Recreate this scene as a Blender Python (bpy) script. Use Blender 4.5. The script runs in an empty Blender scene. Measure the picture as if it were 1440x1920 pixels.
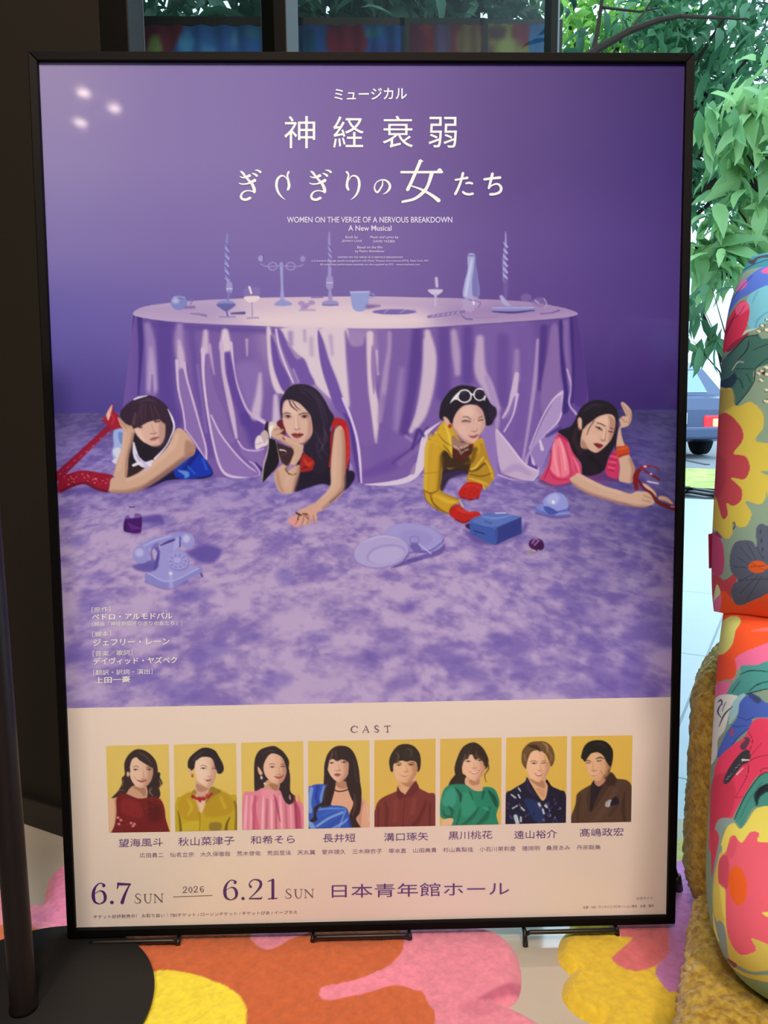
import bpy, bmesh, math, random
import numpy as np
from mathutils import Vector, Matrix

S = bpy.context.scene
COL = S.collection

# ---------------------------------------------------------------- camera (eye 0.66 m above the floor, pitched 7.7 degrees down)
F_PX, EYE = 1442.0, 0.6596147
ROT = np.array([[0.9996958, -0.0108545, 0.0221470], [-0.0234009, -0.1337688, 0.9907362], [-0.0077913, -0.9909531, -0.1339821]])
cam = bpy.data.cameras.new('camera')
cam.sensor_fit = 'VERTICAL'; cam.sensor_height = 36.0; cam.lens = F_PX / 1920 * 36.0
cam.clip_start = 0.02; cam.clip_end = 300
cam_o = bpy.data.objects.new('camera', cam); COL.objects.link(cam_o)
M = Matrix([[ROT[i][0], -ROT[i][1], -ROT[i][2], (0, 0, EYE)[i]] for i in range(3)] + [[0, 0, 0, 1]])
cam_o.matrix_world = M
S.camera = cam_o

# ---------------------------------------------------------------- view, sky, lamps
S.view_settings.view_transform = 'Standard'; S.view_settings.look = 'None'
S.view_settings.exposure = 0.0; S.view_settings.gamma = 1.0; S.view_settings.use_curve_mapping = False
SKY = 3.6
w = bpy.data.worlds.new('overcast_sky'); S.world = w; w.use_nodes = True
nt = w.node_tree; nt.nodes.clear()
out = nt.nodes.new('ShaderNodeOutputWorld'); bg = nt.nodes.new('ShaderNodeBackground')
tc = nt.nodes.new('ShaderNodeTexCoord'); sep = nt.nodes.new('ShaderNodeSeparateXYZ'); rmp = nt.nodes.new('ShaderNodeValToRGB')
nt.links.new(tc.outputs['Generated'], sep.inputs[0]); nt.links.new(sep.outputs['Z'], rmp.inputs[0])
rmp.color_ramp.elements[0].position = 0.0; rmp.color_ramp.elements[0].color = (0.46, 0.66, 0.84, 1)
rmp.color_ramp.elements[1].position = 0.5; rmp.color_ramp.elements[1].color = (0.62, 0.84, 1.0, 1)
nt.links.new(rmp.outputs[0], bg.inputs[0]); bg.inputs[1].default_value = SKY; nt.links.new(bg.outputs[0], out.inputs[0])

def area_lamp(name, loc, aim, size, watts, col):
    l = bpy.data.lights.new(name, 'AREA'); l.shape = 'DISK'; l.size = size; l.energy = watts; l.color = col
    o = bpy.data.objects.new(name, l); COL.objects.link(o); o.location = loc
    o.rotation_euler = (Vector(aim) - Vector(loc)).to_track_quat('-Z', 'Y').to_euler()
    return o
WARM = (1.0, 0.79, 0.64)
area_lamp('ceiling_light', (-0.65, -1.3, 2.64), (0, 0.9, -0.2), 0.4, 47, WARM)     # the shop's ceiling lamps, behind the photographer
area_lamp('ceiling_light', (0.3, -1.3, 2.64), (0, 0.9, -0.2), 0.4, 47, WARM)
area_lamp('ceiling_downlight', (0.1, -0.5, 2.62), (0.05, 0.1, 0), 0.35, 21, WARM)

for spot in [[-1.46, -2.318, 2.66], [-1.353, -2.481, 2.66], [-1.601, -2.646, 2.66]]:          # small spotlights in the ceiling, mirrored in the poster's varnish
    area_lamp('ceiling_spotlight', spot, (spot[0], spot[1], 0), 0.06, 0.8, WARM)

# ---------------------------------------------------------------- helpers
PI = math.pi
E1 = np.array([math.cos(math.radians(-28)), math.sin(math.radians(-28)), 0.0])     # along the wall of the room
E2 = np.array([-E1[1], E1[0], 0.0])                                                # out towards the street
WALL_A, WALL_B = -0.750, 0.7857                                                    # the wall's free corner, in that frame
STREET_B = 1.20                                                                    # the glass front
WING_B = WALL_B + 2.11                                                             # the tinted panes run on past it
def room(a, b, z=0.0):
    p = a * E1 + b * E2; return (p[0], p[1], z)

def ray(px, py):
    d = ROT @ np.stack([(np.asarray(px, float) - 720) / F_PX, (np.asarray(py, float) - 960) / F_PX, np.ones_like(np.asarray(px, float))])
    return d
def ground(px, py, z=0.0):
    d = ray(px, py); k = (z - EYE) / d[2]; return np.stack([k * d[0], k * d[1], z + 0 * k], -1)
def at_y(px, py, y):
    d = ray(px, py); k = y / d[1]; return np.stack([k * d[0], y + 0 * k, EYE + k * d[2]], -1)
def look(p):
    """where a point of the room stands in the photograph's frame"""
    p = np.asarray(p, float); c = (p - np.array([0, 0, EYE])) @ ROT
    return 720 + F_PX * c[..., 0] / c[..., 2], 960 + F_PX * c[..., 1] / c[..., 2]

def lin(c):
    c = np.asarray(c, float) / 255.0
    return np.where(c <= 0.04045, c / 12.92, ((c + 0.055) / 1.055) ** 2.4)
def col4(c): return tuple(float(v) for v in lin(c)) + (1.0,)

def tag(o, label=None, cat=None, group=None, kind=None):
    if label: o['label'] = label
    if cat: o['category'] = cat
    if group: o['group'] = group
    if kind: o['kind'] = kind
    return o
def thing(name, loc, label, cat, group=None):
    o = bpy.data.objects.new(name, None); o.empty_display_size = 0.05; COL.objects.link(o); o.location = loc
    return tag(o, label, cat, group)
def put(name, verts, faces, mat, parent=None, smooth=False, colors=None):
    """links one mesh object; verts are in the room's frame whatever the parent"""
    me = bpy.data.meshes.new(name)
    v = np.asarray(verts, float)
    off = np.array(parent_loc(parent))
    me.from_pydata((v - off).tolist() if not isinstance(faces, np.ndarray) else [], [], faces if not isinstance(faces, np.ndarray) else [])
    if isinstance(faces, np.ndarray):
        me.vertices.add(len(v)); me.vertices.foreach_set('co', (v - off).astype(np.float32).ravel())
        n, k = faces.shape
        me.loops.add(n * k); me.loops.foreach_set('vertex_index', faces.astype(np.int32).ravel())
        me.polygons.add(n); me.polygons.foreach_set('loop_start', np.arange(0, n * k, k, dtype=np.int32))
    me.update(calc_edges=True); me.validate()
    if smooth: me.polygons.foreach_set('use_smooth', np.ones(len(me.polygons), bool))
    if colors is not None:
        ca = me.color_attributes.new('print', 'FLOAT_COLOR', 'POINT')
        c = np.ones((len(v), 4), np.float32); c[:, :3] = colors
        ca.data.foreach_set('color', c.ravel())
    if mat: me.materials.append(mat)
    o = bpy.data.objects.new(name, me); COL.objects.link(o)
    if parent: o.parent = parent
    return o
def parent_loc(p):
    loc = Vector((0, 0, 0))
    while p is not None: loc = loc + p.location; p = p.parent
    return loc
class Shape:
    """collects pieces that become one mesh"""
    def __init__(self): self.v, self.f = [], []
    def add(self, v, f):
        n = len(self.v); self.v += [tuple(map(float, p)) for p in v]; self.f += [tuple(i + n for i in q) for q in f]; return self
    def box(self, lo, hi, fr=None, bevel=0.0):
        x0, y0, z0 = lo; x1, y1, z1 = hi
        bm = bmesh.new(); bmesh.ops.create_cube(bm, size=1.0)
        for q in bm.verts: q.co = Vector(((x0 + x1) / 2 + q.co.x * (x1 - x0), (y0 + y1) / 2 + q.co.y * (y1 - y0), (z0 + z1) / 2 + q.co.z * (z1 - z0)))
        if bevel: bmesh.ops.bevel(bm, geom=bm.edges[:], offset=bevel, segments=3, affect='EDGES', profile=0.6)
        bm.verts.index_update()
        vs = [tuple(q.co) for q in bm.verts]
        if fr: vs = [fr(*q) for q in vs]
        self.add(vs, [[q.index for q in f.verts] for f in bm.faces]); bm.free(); return self
    def tube(self, pts, r, n=10, caps=True):
        p = [Vector(map(float, q)) for q in pts]; rs = r if hasattr(r, '__len__') else [r] * len(p)
        vs, fs = [], []; up = None
        for i, q in enumerate(p):
            d = (p[min(i + 1, len(p) - 1)] - p[max(i - 1, 0)]).normalized()
            if up is None: up = d.orthogonal().normalized()
            up = (up - d * up.dot(d)).normalized(); sd = d.cross(up)
            for k in range(n):
                a = 2 * PI * k / n; vs.append(q + (up * math.cos(a) + sd * math.sin(a)) * rs[i])
        for i in range(len(p) - 1):
            for k in range(n): fs.append((i * n + k, i * n + (k + 1) % n, (i + 1) * n + (k + 1) % n, (i + 1) * n + k))
        if caps: fs += [tuple(range(n))[::-1], tuple(range((len(p) - 1) * n, len(p) * n))]
        return self.add(vs, fs)
    def lathe(self, prof, c, n=48):
        vs, fs = [], []
        for r, z in prof:
            for k in range(n): a = 2 * PI * k / n; vs.append((c[0] + r * math.cos(a), c[1] + r * math.sin(a), c[2] + z))
        for i in range(len(prof) - 1):
            for k in range(n): fs.append((i * n + k, i * n + (k + 1) % n, (i + 1) * n + (k + 1) % n, (i + 1) * n + k))
        fs += [tuple(range(n))[::-1], tuple(range((len(prof) - 1) * n, len(prof) * n))]
        return self.add(vs, fs)
    def out(self, name, mat, parent=None, smooth=False): return put(name, self.v, self.f, mat, parent, smooth)

def mat(name, c, rough=0.6, spec=0.5, metal=0.0, **kw):
    m = bpy.data.materials.new(name); m.use_nodes = True; b = m.node_tree.nodes['Principled BSDF']
    b.inputs['Base Color'].default_value = col4(c); b.inputs['Roughness'].default_value = rough
    b.inputs['Specular IOR Level'].default_value = spec; b.inputs['Metallic'].default_value = metal
    for k, v in kw.items(): b.inputs[k.replace('_', ' ')].default_value = v
    return m
def nodes(m): return m.node_tree.nodes, m.node_tree.links, m.node_tree.nodes['Principled BSDF']
def bump(m, scale, strength, dist=0.002, kind='noise', detail=3):
    N, L, b = nodes(m); t = N.new('ShaderNodeTexCoord')
    x = N.new('ShaderNodeTexNoise' if kind == 'noise' else 'ShaderNodeTexVoronoi'); x.inputs['Scale'].default_value = scale
    if kind == 'noise': x.inputs['Detail'].default_value = detail
    bp = N.new('ShaderNodeBump'); bp.inputs['Strength'].default_value = strength; bp.inputs['Distance'].default_value = dist
    L.new(t.outputs['Object'], x.inputs['Vector']); L.new(x.outputs[0 if kind != 'noise' else 'Fac'], bp.inputs['Height']); L.new(bp.outputs[0], b.inputs['Normal'])
    return x
def mottle(m, c0, c1, scale, detail=4, lo=.35, hi=.65):
    N, L, b = nodes(m); t = N.new('ShaderNodeTexCoord'); x = N.new('ShaderNodeTexNoise'); x.inputs['Scale'].default_value = scale; x.inputs['Detail'].default_value = detail
    r = N.new('ShaderNodeValToRGB'); r.color_ramp.elements[0].color = col4(c0); r.color_ramp.elements[1].color = col4(c1); r.color_ramp.elements[0].position = lo; r.color_ramp.elements[1].position = hi
    L.new(t.outputs['Object'], x.inputs['Vector']); L.new(x.outputs['Fac'], r.inputs[0]); L.new(r.outputs[0], b.inputs['Base Color'])
def printed(name, rough=0.5, spec=0.3, **kw):
    """a material that takes the inks laid on the mesh"""
    m = mat(name, (200, 200, 200), rough, spec, **kw); N, L, b = nodes(m)
    a = N.new('ShaderNodeVertexColor'); a.layer_name = 'print'; L.new(a.outputs[0], b.inputs['Base Color'])
    return m
def pane_mat(name, tint, refl):
    m = bpy.data.materials.new(name); m.use_nodes = True; N = m.node_tree.nodes; L = m.node_tree.links; N.clear()
    o = N.new('ShaderNodeOutputMaterial'); mx = N.new('ShaderNodeMixShader'); tr = N.new('ShaderNodeBsdfTransparent'); gl = N.new('ShaderNodeBsdfGlossy')
    fr = N.new('ShaderNodeLayerWeight'); fr.inputs[0].default_value = 0.5; pw = N.new('ShaderNodeMath'); pw.operation = 'POWER'; pw.inputs[1].default_value = 5.0; ad = N.new('ShaderNodeMath'); ad.operation = 'ADD'; ad.inputs[1].default_value = refl; L.new(fr.outputs['Facing'], pw.inputs[0]); ml = N.new('ShaderNodeMath'); ml.operation = 'MULTIPLY'; ml.inputs[1].default_value = 0.1; L.new(pw.outputs[0], ml.inputs[0]); L.new(ml.outputs[0], ad.inputs[0])
    tr.inputs[0].default_value = (*tint, 1); gl.inputs['Roughness'].default_value = 0.02
    L.new(ad.outputs[0], mx.inputs[0]); L.new(tr.outputs[0], mx.inputs[1]); L.new(gl.outputs[0], mx.inputs[2]); L.new(mx.outputs[0], o.inputs[0])
    return m
PAPER_LIGHT = np.array([0.74, 0.57, 0.49])       # how white paper looks under these lamps; inks are matched against it
def print_ink(c, y):
    """inks of the big photograph, matched against the lamps' fall-off down the sheet"""
    v = ((np.asarray(y) - 700) / 600)[:, None]
    e = np.array([.920, .735, .596]) - np.array([.182, .157, .133]) * v + np.array([.04, .03, .02]) * v * v
    return np.clip(lin(c) / e / 1.24, 0.002, 0.93)
def ink(c): return np.clip(lin(c) / PAPER_LIGHT * 0.84, 0.002, 0.93)
# ---------------------------------------------------------------- the print on the poster: a small painter working on numpy arrays

class Canvas:
    """An RGB sheet measured in print units; every mark is an anti-aliased shape laid over it."""
    def __init__(self, x0, y0, x1, y1, s=1.0, base=(0, 0, 0)):
        self.x0, self.y0, self.s = x0, y0, s
        self.w, self.h = int(round((x1 - x0) * s)), int(round((y1 - y0) * s))
        self.a = np.empty((self.h, self.w, 3), np.float32); self.a[:] = base
        self.o = (0.0, 0.0, 1.0); self.sk = 1.0
    def Z(self, ox, oy, k):
        self.o = (ox, oy, k)
    def tr(self, pts):
        p = np.array(pts, np.float64)[:, :2]
        return np.stack([(self.o[0] + p[:, 0] / self.o[2] - self.x0) * self.s,
                         (self.o[1] + p[:, 1] / self.o[2] - self.y0) * self.s], 1)
    def box(self, p, pad):
        x0 = max(0, int(np.floor(p[:, 0].min() - pad))); x1 = min(self.w, int(np.ceil(p[:, 0].max() + pad)) + 1)
        y0 = max(0, int(np.floor(p[:, 1].min() - pad))); y1 = min(self.h, int(np.ceil(p[:, 1].max() + pad)) + 1)
        return x0, y0, x1, y1
    def lay(self, b, m, col, alpha, clip):
        x0, y0, x1, y1 = b
        if clip is not None:
            (a0, b0, a1, b1), cm = clip
            full = np.zeros_like(m)
            i0, i1, j0, j1 = max(x0, a0), min(x1, a1), max(y0, b0), min(y1, b1)
            if i1 <= i0 or j1 <= j0: return
            full[j0 - y0:j1 - y0, i0 - x0:i1 - x0] = cm[j0 - b0:j1 - b0, i0 - a0:i1 - a0]
            m = m * full
        m = (m * alpha)[..., None]
        sub = self.a[y0:y1, x0:x1]
        sub += (np.asarray(col, np.float32) - sub) * m
    def fill(self, pts, col, soft=0.7, alpha=1.0, smooth=True, clip=None):
        p = self.tr(pts)
        if smooth: p = spline(p, True)
        soft = max(soft * (self.sk if soft > 2 else 1), 0.5)
        b = self.box(p, soft + 1); x0, y0, x1, y1 = b
        if x1 <= x0 or y1 <= y0: return None
        X = np.arange(x0, x1) + 0.5; Y = np.arange(y0, y1) + 0.5
        inside = np.zeros((len(Y), len(X)), bool); d2 = np.full((len(Y), len(X)), 1e9, np.float32)
        q = np.roll(p, -1, 0)
        for (ax, ay), (bx, by) in zip(p, q):
            ex, ey = bx - ax, by - ay; L = ex * ex + ey * ey
            if L < 1e-9: continue
            sel = (Y >= min(ay, by)) & (Y < max(ay, by))
            if sel.any():
                xi = ax + (Y[sel] - ay) * ex / ey
                inside[sel] ^= X[None, :] < xi[:, None]
            r = soft + 1
            i0 = np.searchsorted(X, min(ax, bx) - r); i1 = np.searchsorted(X, max(ax, bx) + r)
            j0 = np.searchsorted(Y, min(ay, by) - r); j1 = np.searchsorted(Y, max(ay, by) + r)
            if i1 <= i0 or j1 <= j0: continue
            dx = X[None, i0:i1] - ax; dy = Y[j0:j1, None] - ay
            t = np.clip((dx * ex + dy * ey) / L, 0, 1)
            dd = (dx - t * ex) ** 2 + (dy - t * ey) ** 2
            v = d2[j0:j1, i0:i1]; np.minimum(v, dd, out=v)
        d = np.sqrt(d2) * np.where(inside, 1, -1)
        m = np.clip(d / (2 * soft) + 0.5, 0, 1); m = m * m * (3 - 2 * m)
        self.lay(b, m.astype(np.float32), col, alpha, clip)
        return b, m.astype(np.float32)
    def line(self, pts, w, col, soft=0.7, alpha=1.0, smooth=True, clip=None):
        """a stroke; w is one width or one per point, in the units of pts"""
        k = self.s / self.o[2]
        p = self.tr(pts)
        ws = np.array(w if hasattr(w, '__len__') else [w] * len(p), float)
        if len(ws) != len(p): ws = np.interp(np.linspace(0, 1, len(p)), np.linspace(0, 1, len(ws)), ws)
        p = np.column_stack([p, ws * k / 2])
        if smooth and len(p) > 2: p = spline(p, False)
        soft = max(soft * (self.sk if soft > 2 else 1), 0.5); r = p[:, 2].max() + soft + 1
        b = self.box(p, r); x0, y0, x1, y1 = b
        if x1 <= x0 or y1 <= y0: return None
        X = np.arange(x0, x1) + 0.5; Y = np.arange(y0, y1) + 0.5
        D = np.full((len(Y), len(X)), -1e9, np.float32)
        for (ax, ay, ar), (bx, by, br) in zip(p[:-1], p[1:]):
            ex, ey = bx - ax, by - ay; L = ex * ex + ey * ey + 1e-9
            i0 = np.searchsorted(X, min(ax, bx) - r); i1 = np.searchsorted(X, max(ax, bx) + r)
            j0 = np.searchsorted(Y, min(ay, by) - r); j1 = np.searchsorted(Y, max(ay, by) + r)
            if i1 <= i0 or j1 <= j0: continue
            dx = X[None, i0:i1] - ax; dy = Y[j0:j1, None] - ay
            t = np.clip((dx * ex + dy * ey) / L, 0, 1)
            dd = (ar + (br - ar) * t) - np.sqrt((dx - t * ex) ** 2 + (dy - t * ey) ** 2)
            v = D[j0:j1, i0:i1]; np.maximum(v, dd, out=v)
        m = np.clip(D / (2 * soft) + 0.5, 0, 1); m = m * m * (3 - 2 * m)
        self.lay(b, m.astype(np.float32), col, alpha, clip)
        return b, m.astype(np.float32)
    def ell(self, cx, cy, rx, ry, col, soft=0.7, alpha=1.0, rot=0.0, clip=None):
        t = np.linspace(0, 2 * np.pi, 25)[:-1]; c, s = np.cos(np.radians(rot)), np.sin(np.radians(rot))
        x, y = rx * np.cos(t), ry * np.sin(t)
        return self.fill(np.stack([cx + x * c - y * s, cy + x * s + y * c], 1), col, soft, alpha, False, clip)
    def get(self, px, py):
        """bilinear read at print coordinates"""
        u = np.clip((px - self.x0) * self.s - 0.5, 0, self.w - 1.001); v = np.clip((py - self.y0) * self.s - 0.5, 0, self.h - 1.001)
        i = u.astype(int); j = v.astype(int); fu = (u - i)[..., None]; fv = (v - j)[..., None]
        a = self.a
        return (a[j, i] * (1 - fu) + a[j, i + 1] * fu) * (1 - fv) + (a[j + 1, i] * (1 - fu) + a[j + 1, i + 1] * fu) * fv

def spline(p, closed, n=6):
    if len(p) < 3: return p
    q = np.vstack([p[-1:], p, p[:2]]) if closed else np.vstack([2 * p[:1] - p[1:2], p, 2 * p[-1:] - p[-2:-1]])
    t = (np.arange(n) / n)[:, None, None]
    a, b, c, d = q[:-3], q[1:-2], q[2:-1], q[3:]
    r = 0.5 * (2 * b + (c - a) * t + (2 * a - 5 * b + 4 * c - d) * t ** 2 + (3 * b - a - 3 * c + d) * t ** 3)
    r = r.transpose(1, 0, 2).reshape(-1, p.shape[1])
    return r if closed else np.vstack([r, p[-1:]])

def vnoise(u, v, seed):
    """smooth value noise at arrays u, v"""
    def h(i, j):
        n = (i.astype(np.int64) * 374761393 + j.astype(np.int64) * 668265263 + seed * 974634077) & 0x7fffffff
        n = ((n ^ (n >> 13)) * 1274126177) & 0x7fffffff
        return ((n ^ (n >> 16)) & 0xffff) / 65535.0
    i, j = np.floor(u), np.floor(v); fu, fv = u - i, v - j
    fu = fu * fu * (3 - 2 * fu); fv = fv * fv * (3 - 2 * fv)
    return (h(i, j) * (1 - fu) + h(i + 1, j) * fu) * (1 - fv) + (h(i, j + 1) * (1 - fu) + h(i + 1, j + 1) * fu) * fv

def sstep(a, b, x):
    t = np.clip((x - a) / (b - a), 0, 1); return t * t * (3 - 2 * t)

def paint_scene():
    cv = Canvas(70, 105, 1300, 1335)
    X, Y = np.meshgrid(np.arange(cv.w) + cv.x0 + .5, np.arange(cv.h) + cv.y0 + .5)
    # the studio backdrop, a gradient from pale lilac to deep violet; some glare at top left is painted in
    gx = np.array([70, 370, 700, 1000, 1290.]); gy = np.array([110, 300, 450, 600, 775.])
    G = np.array([[(152,134,172),(120,100,160),(100,74,147),(74,48,120),(52,28,97)],
                  [(142,126,171),(126,106,163),(110,84,149),(82,56,124),(58,36,107)],
                  [(126,111,166),(119,99,159),(115,91,153),(92,66,134),(70,46,114)],
                  [(98,86,156),(105,87,155),(110,88,150),(88,62,130),(72,46,114)],
                  [(70,56,126),(80,62,135),(80,60,130),(60,38,104),(46,22,90)]], float)
    fx = np.interp(X[0], gx, np.arange(5)); fy = np.interp(Y[:, 0], gy, np.arange(5))
    i = np.clip(fx.astype(int), 0, 3); j = np.clip(fy.astype(int), 0, 3)
    u = (fx - i)[None, :, None]; v = (fy - j)[:, None, None]; u = u * u * (3 - 2 * u) * .5 + u * .5; v = v * v * (3 - 2 * v) * .5 + v * .5
    cv.a[:] = (G[j][:, i] * (1 - u) + G[j][:, i + 1] * u) * (1 - v) + (G[j + 1][:, i] * (1 - u) + G[j + 1][:, i + 1] * u) * v
    # shaggy lilac carpet running back to the horizon
    hor = 775 - (X - 110) * 7 / 1150
    d = np.maximum(Y - 640, 60)
    U = (X - 690) / (d + 180) * 420; V = 330 * np.log(d)
    def fb(sx, sy, seed, rot=0.0):
        uu, vv = U + V * rot, V - U * rot * .4
        return (vnoise(uu / sx, vv / sy, seed) * .5 + vnoise(uu / sx * 2.1, vv / sy * 2.1, seed + 1) * .27 + vnoise(uu / sx * 4.3, vv / sy * 4.3, seed + 2) * .15 + vnoise(uu / sx * 9, vv / sy * 8, seed + 3) * .08)
    wx = fb(90, 60, 30) - .5
    U = U + wx * 30
    n = fb(36, 19, 3, -.3); n2 = fb(120, 60, 11, .2); n3 = fb(12, 8, 21, -.3)
    t = sstep(.22, .74, n * .66 + n2 * .34 + (n3 - .5) * .6); t = t * .74 + .26
    near = sstep(780, 1050, Y)
    side = sstep(900, 1250, X) * (1 - sstep(900, 1300, Y)) + .12 * sstep(1000, 1290, X)
    dk = np.array([82, 64, 138.])[None, None] * np.ones_like(X)[..., None]
    lt = np.array([130, 112, 174.]) + (np.array([178, 152, 184.]) - np.array([130, 112, 174.])) * near[..., None]
    dk = dk + near[..., None] * np.array([20, 16, 14.])
    mul = 1 - .34 * np.clip(side, 0, 1)[..., None] * np.array([1.1, 1.1, .75])
    cp = (dk + (lt - dk) * t[..., None]) * mul
    far = 1 - sstep(0, 90, Y - hor)
    cp = cp * (1 - .22 * far[..., None]) 
    m = np.clip((Y - hor) / 3 + .5, 0, 1)[..., None]
    cv.a += (cp - cv.a) * m
    F, L, E = cv.fill, cv.line, cv.ell
    # ------------------------------------------------ dark clumps of the pile that stand out
    cv.Z(660, 900, 2.36)
    for x, y, rx, ry, r in ((90,780,120,26,-8),(430,800,50,40,20),(540,860,70,40,20),(620,920,30,22,0),(760,840,60,44,15),(660,705,50,30,10),(900,500,36,26,30),(990,560,60,28,25),(1100,420,36,18,-15),(1050,720,60,36,30),(1080,830,40,50,0),(240,570,36,24,0),(330,390,44,14,-15),(840,375,60,16,-5),(1240,160,40,18,0),(1020,235,44,16,0),(220,900,80,30,-10),(960,820,60,18,20),(1250,830,60,60,10),(1190,890,120,50,0),(1280,940,90,40,0)):
        E(x, y, rx, ry, (92, 72, 148), 9, .5, r)
    cv.Z(100, 900, 2.4)
    for x, y, rx, ry, r in ((690,330,60,46,-20),(620,520,110,30,-8),(170,560,60,30,-10),(560,950,110,40,8),(390,890,90,30,0),(1010,900,70,36,-10),(1040,430,44,40,20),(110,280,50,24,0),(470,190,70,22,-8),(1290,320,40,24,0),(900,700,30,18,0),(180,430,60,14,-8),(700,780,90,40,-20),(90,780,36,40,0),(1180,710,40,22,10)):
        E(x, y, rx, ry, (98, 80, 158), 9, .48, r)
    for x, y, rx, ry in ((1000,360,90,30),(330,600,90,24),(1130,560,120,40),(150,950,70,30),(700,640,70,26),(1240,900,100,40),(300,380,60,24),(500,640,60,30)):
        E(x, y, rx, ry, (170, 146, 180), 16, .4, -12)
    return cv
def paint_table(cv):
    F, L, E, Z = cv.fill, cv.line, cv.ell, cv.Z
    Z(0, 0, 1)
    # cloth falling from the round table
    body = [(250,592),(243,660),(236,720),(228,775),(280,830),(340,870),(400,893),(440,898),(480,894),(500,884),(600,900),(664,906),(700,909),(760,901),(800,885),(860,880),(920,892),(960,900),(1000,902),(1012,888),(1036,830),(1060,800),(1096,790),(1103,745),(1096,680),(1082,590),(1050,600),(980,604),(886,610),(780,617),(640,613),(490,612),(387,608),(314,603)]
    cl = F(body, (114,84,150), .8, 1, False)
    F([(500,610),(700,612),(700,700),(640,760),(560,720),(510,700)], (168,140,175), 30, .7, True, cl)
    F([(228,780),(250,592),(330,604),(330,860)], (96,70,144), 20, .8, False, cl)
    F([(1000,600),(1083,590),(1105,800),(1030,830)], (88,58,130), 24, .8, False, cl)
    S = lambda p, w, c, s=2., a=1.: L(p, w, c, s, a, True, cl)
    P = lambda p, c, s=2., a=1.: F(p, c, s, a, True, cl)
    Z(220, 560, 4.8)
    S([(260,215),(500,245),(800,265),(1400,290)], 50, (84,58,136), 6, .7)
    S([(420,230),(430,600),(450,900),(520,1100)], 150, (80,56,134), 10, .85)
    S([(660,260),(690,500),(720,800),(790,1100),(840,1400)], 60, (92,66,142), 7, .8)
    S([(150,150),(100,420),(60,750),(45,950)], 16, (58,38,110), 1.5)
    S([(200,180),(212,400),(205,600),(190,860)], [50,44,30,16], (60,40,118), 3)
    S([(270,240),(300,420),(310,820)], [60,90,110], (140,114,168), 5)
    S([(300,450),(308,600),(312,800)], [24,64,84], (170,145,185), 5)
    S([(315,690),(312,860)], [10,34], (120,92,158), 3)
    S([(560,250),(555,400),(575,560)], [60,84,80], (150,122,172), 6)
    S([(555,380),(570,500),(578,620)], [24,60,60], (192,164,190), 4)
    P([(560,640),(600,650),(660,850),(720,1050),(790,1330),(790,1430),(690,1290),(620,1180),(590,1000),(550,780)], (130,100,160), 2)
    S([(535,560),(548,800),(590,1000),(605,1110),(612,1180)], [30,20,16,16,14], (198,172,200), 1.3)
    S([(600,580),(625,720),(690,950),(740,1130),(795,1330),(800,1440)], [30,20,20,16,18,20], (196,168,198), 1.3)
    S([(612,1175),(690,1280),(790,1440)], 12, (196,168,198), 1.3)
    S([(720,600),(760,900),(800,1200)], 20, (140,112,168), 4, .6)
    S([(795,300),(790,470)], [44,74], (192,166,188), 4)
    P([(800,500),(840,560),(870,800),(960,1000),(1000,1150),(1050,1280),(1010,1290),(930,1200),(860,1050),(810,900),(790,650)], (124,94,156), 3)
    P([(830,1000),(930,1230),(1060,1390),(1240,1570),(1200,1600),(1020,1590),(930,1500),(870,1280),(840,1100)], (134,104,164), 3)
    S([(772,460),(775,700),(810,1000),(865,1300),(925,1510),(1010,1595),(1200,1615)], [40,24,22,20,22,26,12], (202,176,202), 1.3)
    S([(828,420),(850,560),(872,680)], [30,20,8], (180,152,185), 3)
    S([(845,1050),(930,1220),(1060,1390),(1170,1500),(1265,1570)], [14,18,16,14,12], (196,168,200), 1.4)
    S([(970,300),(975,430)], [60,110], (208,184,196), 4)
    S([(990,500),(1040,780),(1110,980),(1150,1100)], [40,80,80,100], (92,62,142), 4)
    S([(1150,1060),(1230,1150),(1260,1290)], [90,170,140], (78,52,132), 8, .85)
    S([(938,400),(955,650),(995,850),(1035,1050),(1072,1250)], [40,36,44,44,24], (194,166,192), 2.2)
    S([(1022,400),(1050,620),(1095,820),(1185,1020),(1320,1112)], [30,14,18,24,30], (200,174,200), 1.5)
    P([(1070,600),(1290,600),(1300,900),(1220,1030),(1130,880)], (134,106,166), 10, .7)
    S([(1165,370),(1168,510)], [26,14], (172,148,184), 2.5)
    S([(1285,680),(1275,860),(1245,1050)], [24,60,90], (188,164,190), 5)
    S([(1250,1060),(1320,1105)], [30,20], (196,170,196), 3)
    S([(1365,290),(1378,550),(1420,760),(1450,830)], [34,40,50,50], (206,182,196), 3)
    S([(1425,880),(1430,1090)], [40,70], (192,168,192), 4)
    P([(1090,1290),(1150,1360),(1310,1355),(1300,1560),(1270,1590),(1190,1470),(1120,1400)], (128,98,160), 3)
    S([(1085,1280),(1140,1350),(1240,1370),(1320,1350)], [14,14,12,8], (196,166,204), 1.3)
    S([(1190,1465),(1240,1500),(1282,1575),(1230,1605),(1120,1618)], [10,12,10,10,8], (190,162,200), 1.2)
    S([(1245,1475),(1300,1540)], [10,26], (56,34,108), 2)
    Z(500, 560, 4.8)
    P([(130,270),(470,262),(480,480),(520,700),(600,900),(540,870),(420,740),(350,560),(270,490),(200,400)], (208,186,196), 3)
    P([(490,262),(720,262),(715,500),(730,760),(745,960),(700,930),(640,750),(580,600),(530,430)], (208,186,195), 4)
    P([(0,265),(30,262),(42,420),(62,600),(120,760),(165,860),(100,830),(45,720),(18,520)], (208,185,196), 3)
    P([(38,330),(85,420),(125,560),(215,750),(150,830),(75,660),(45,500)], (98,68,146), 3)
    P([(95,280),(140,300),(190,410),(265,540),(330,540),(385,660),(430,770),(290,760),(210,620),(135,440)], (106,76,150), 3)
    S([(240,640),(285,745)], 18, (160,132,180), 3)
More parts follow.
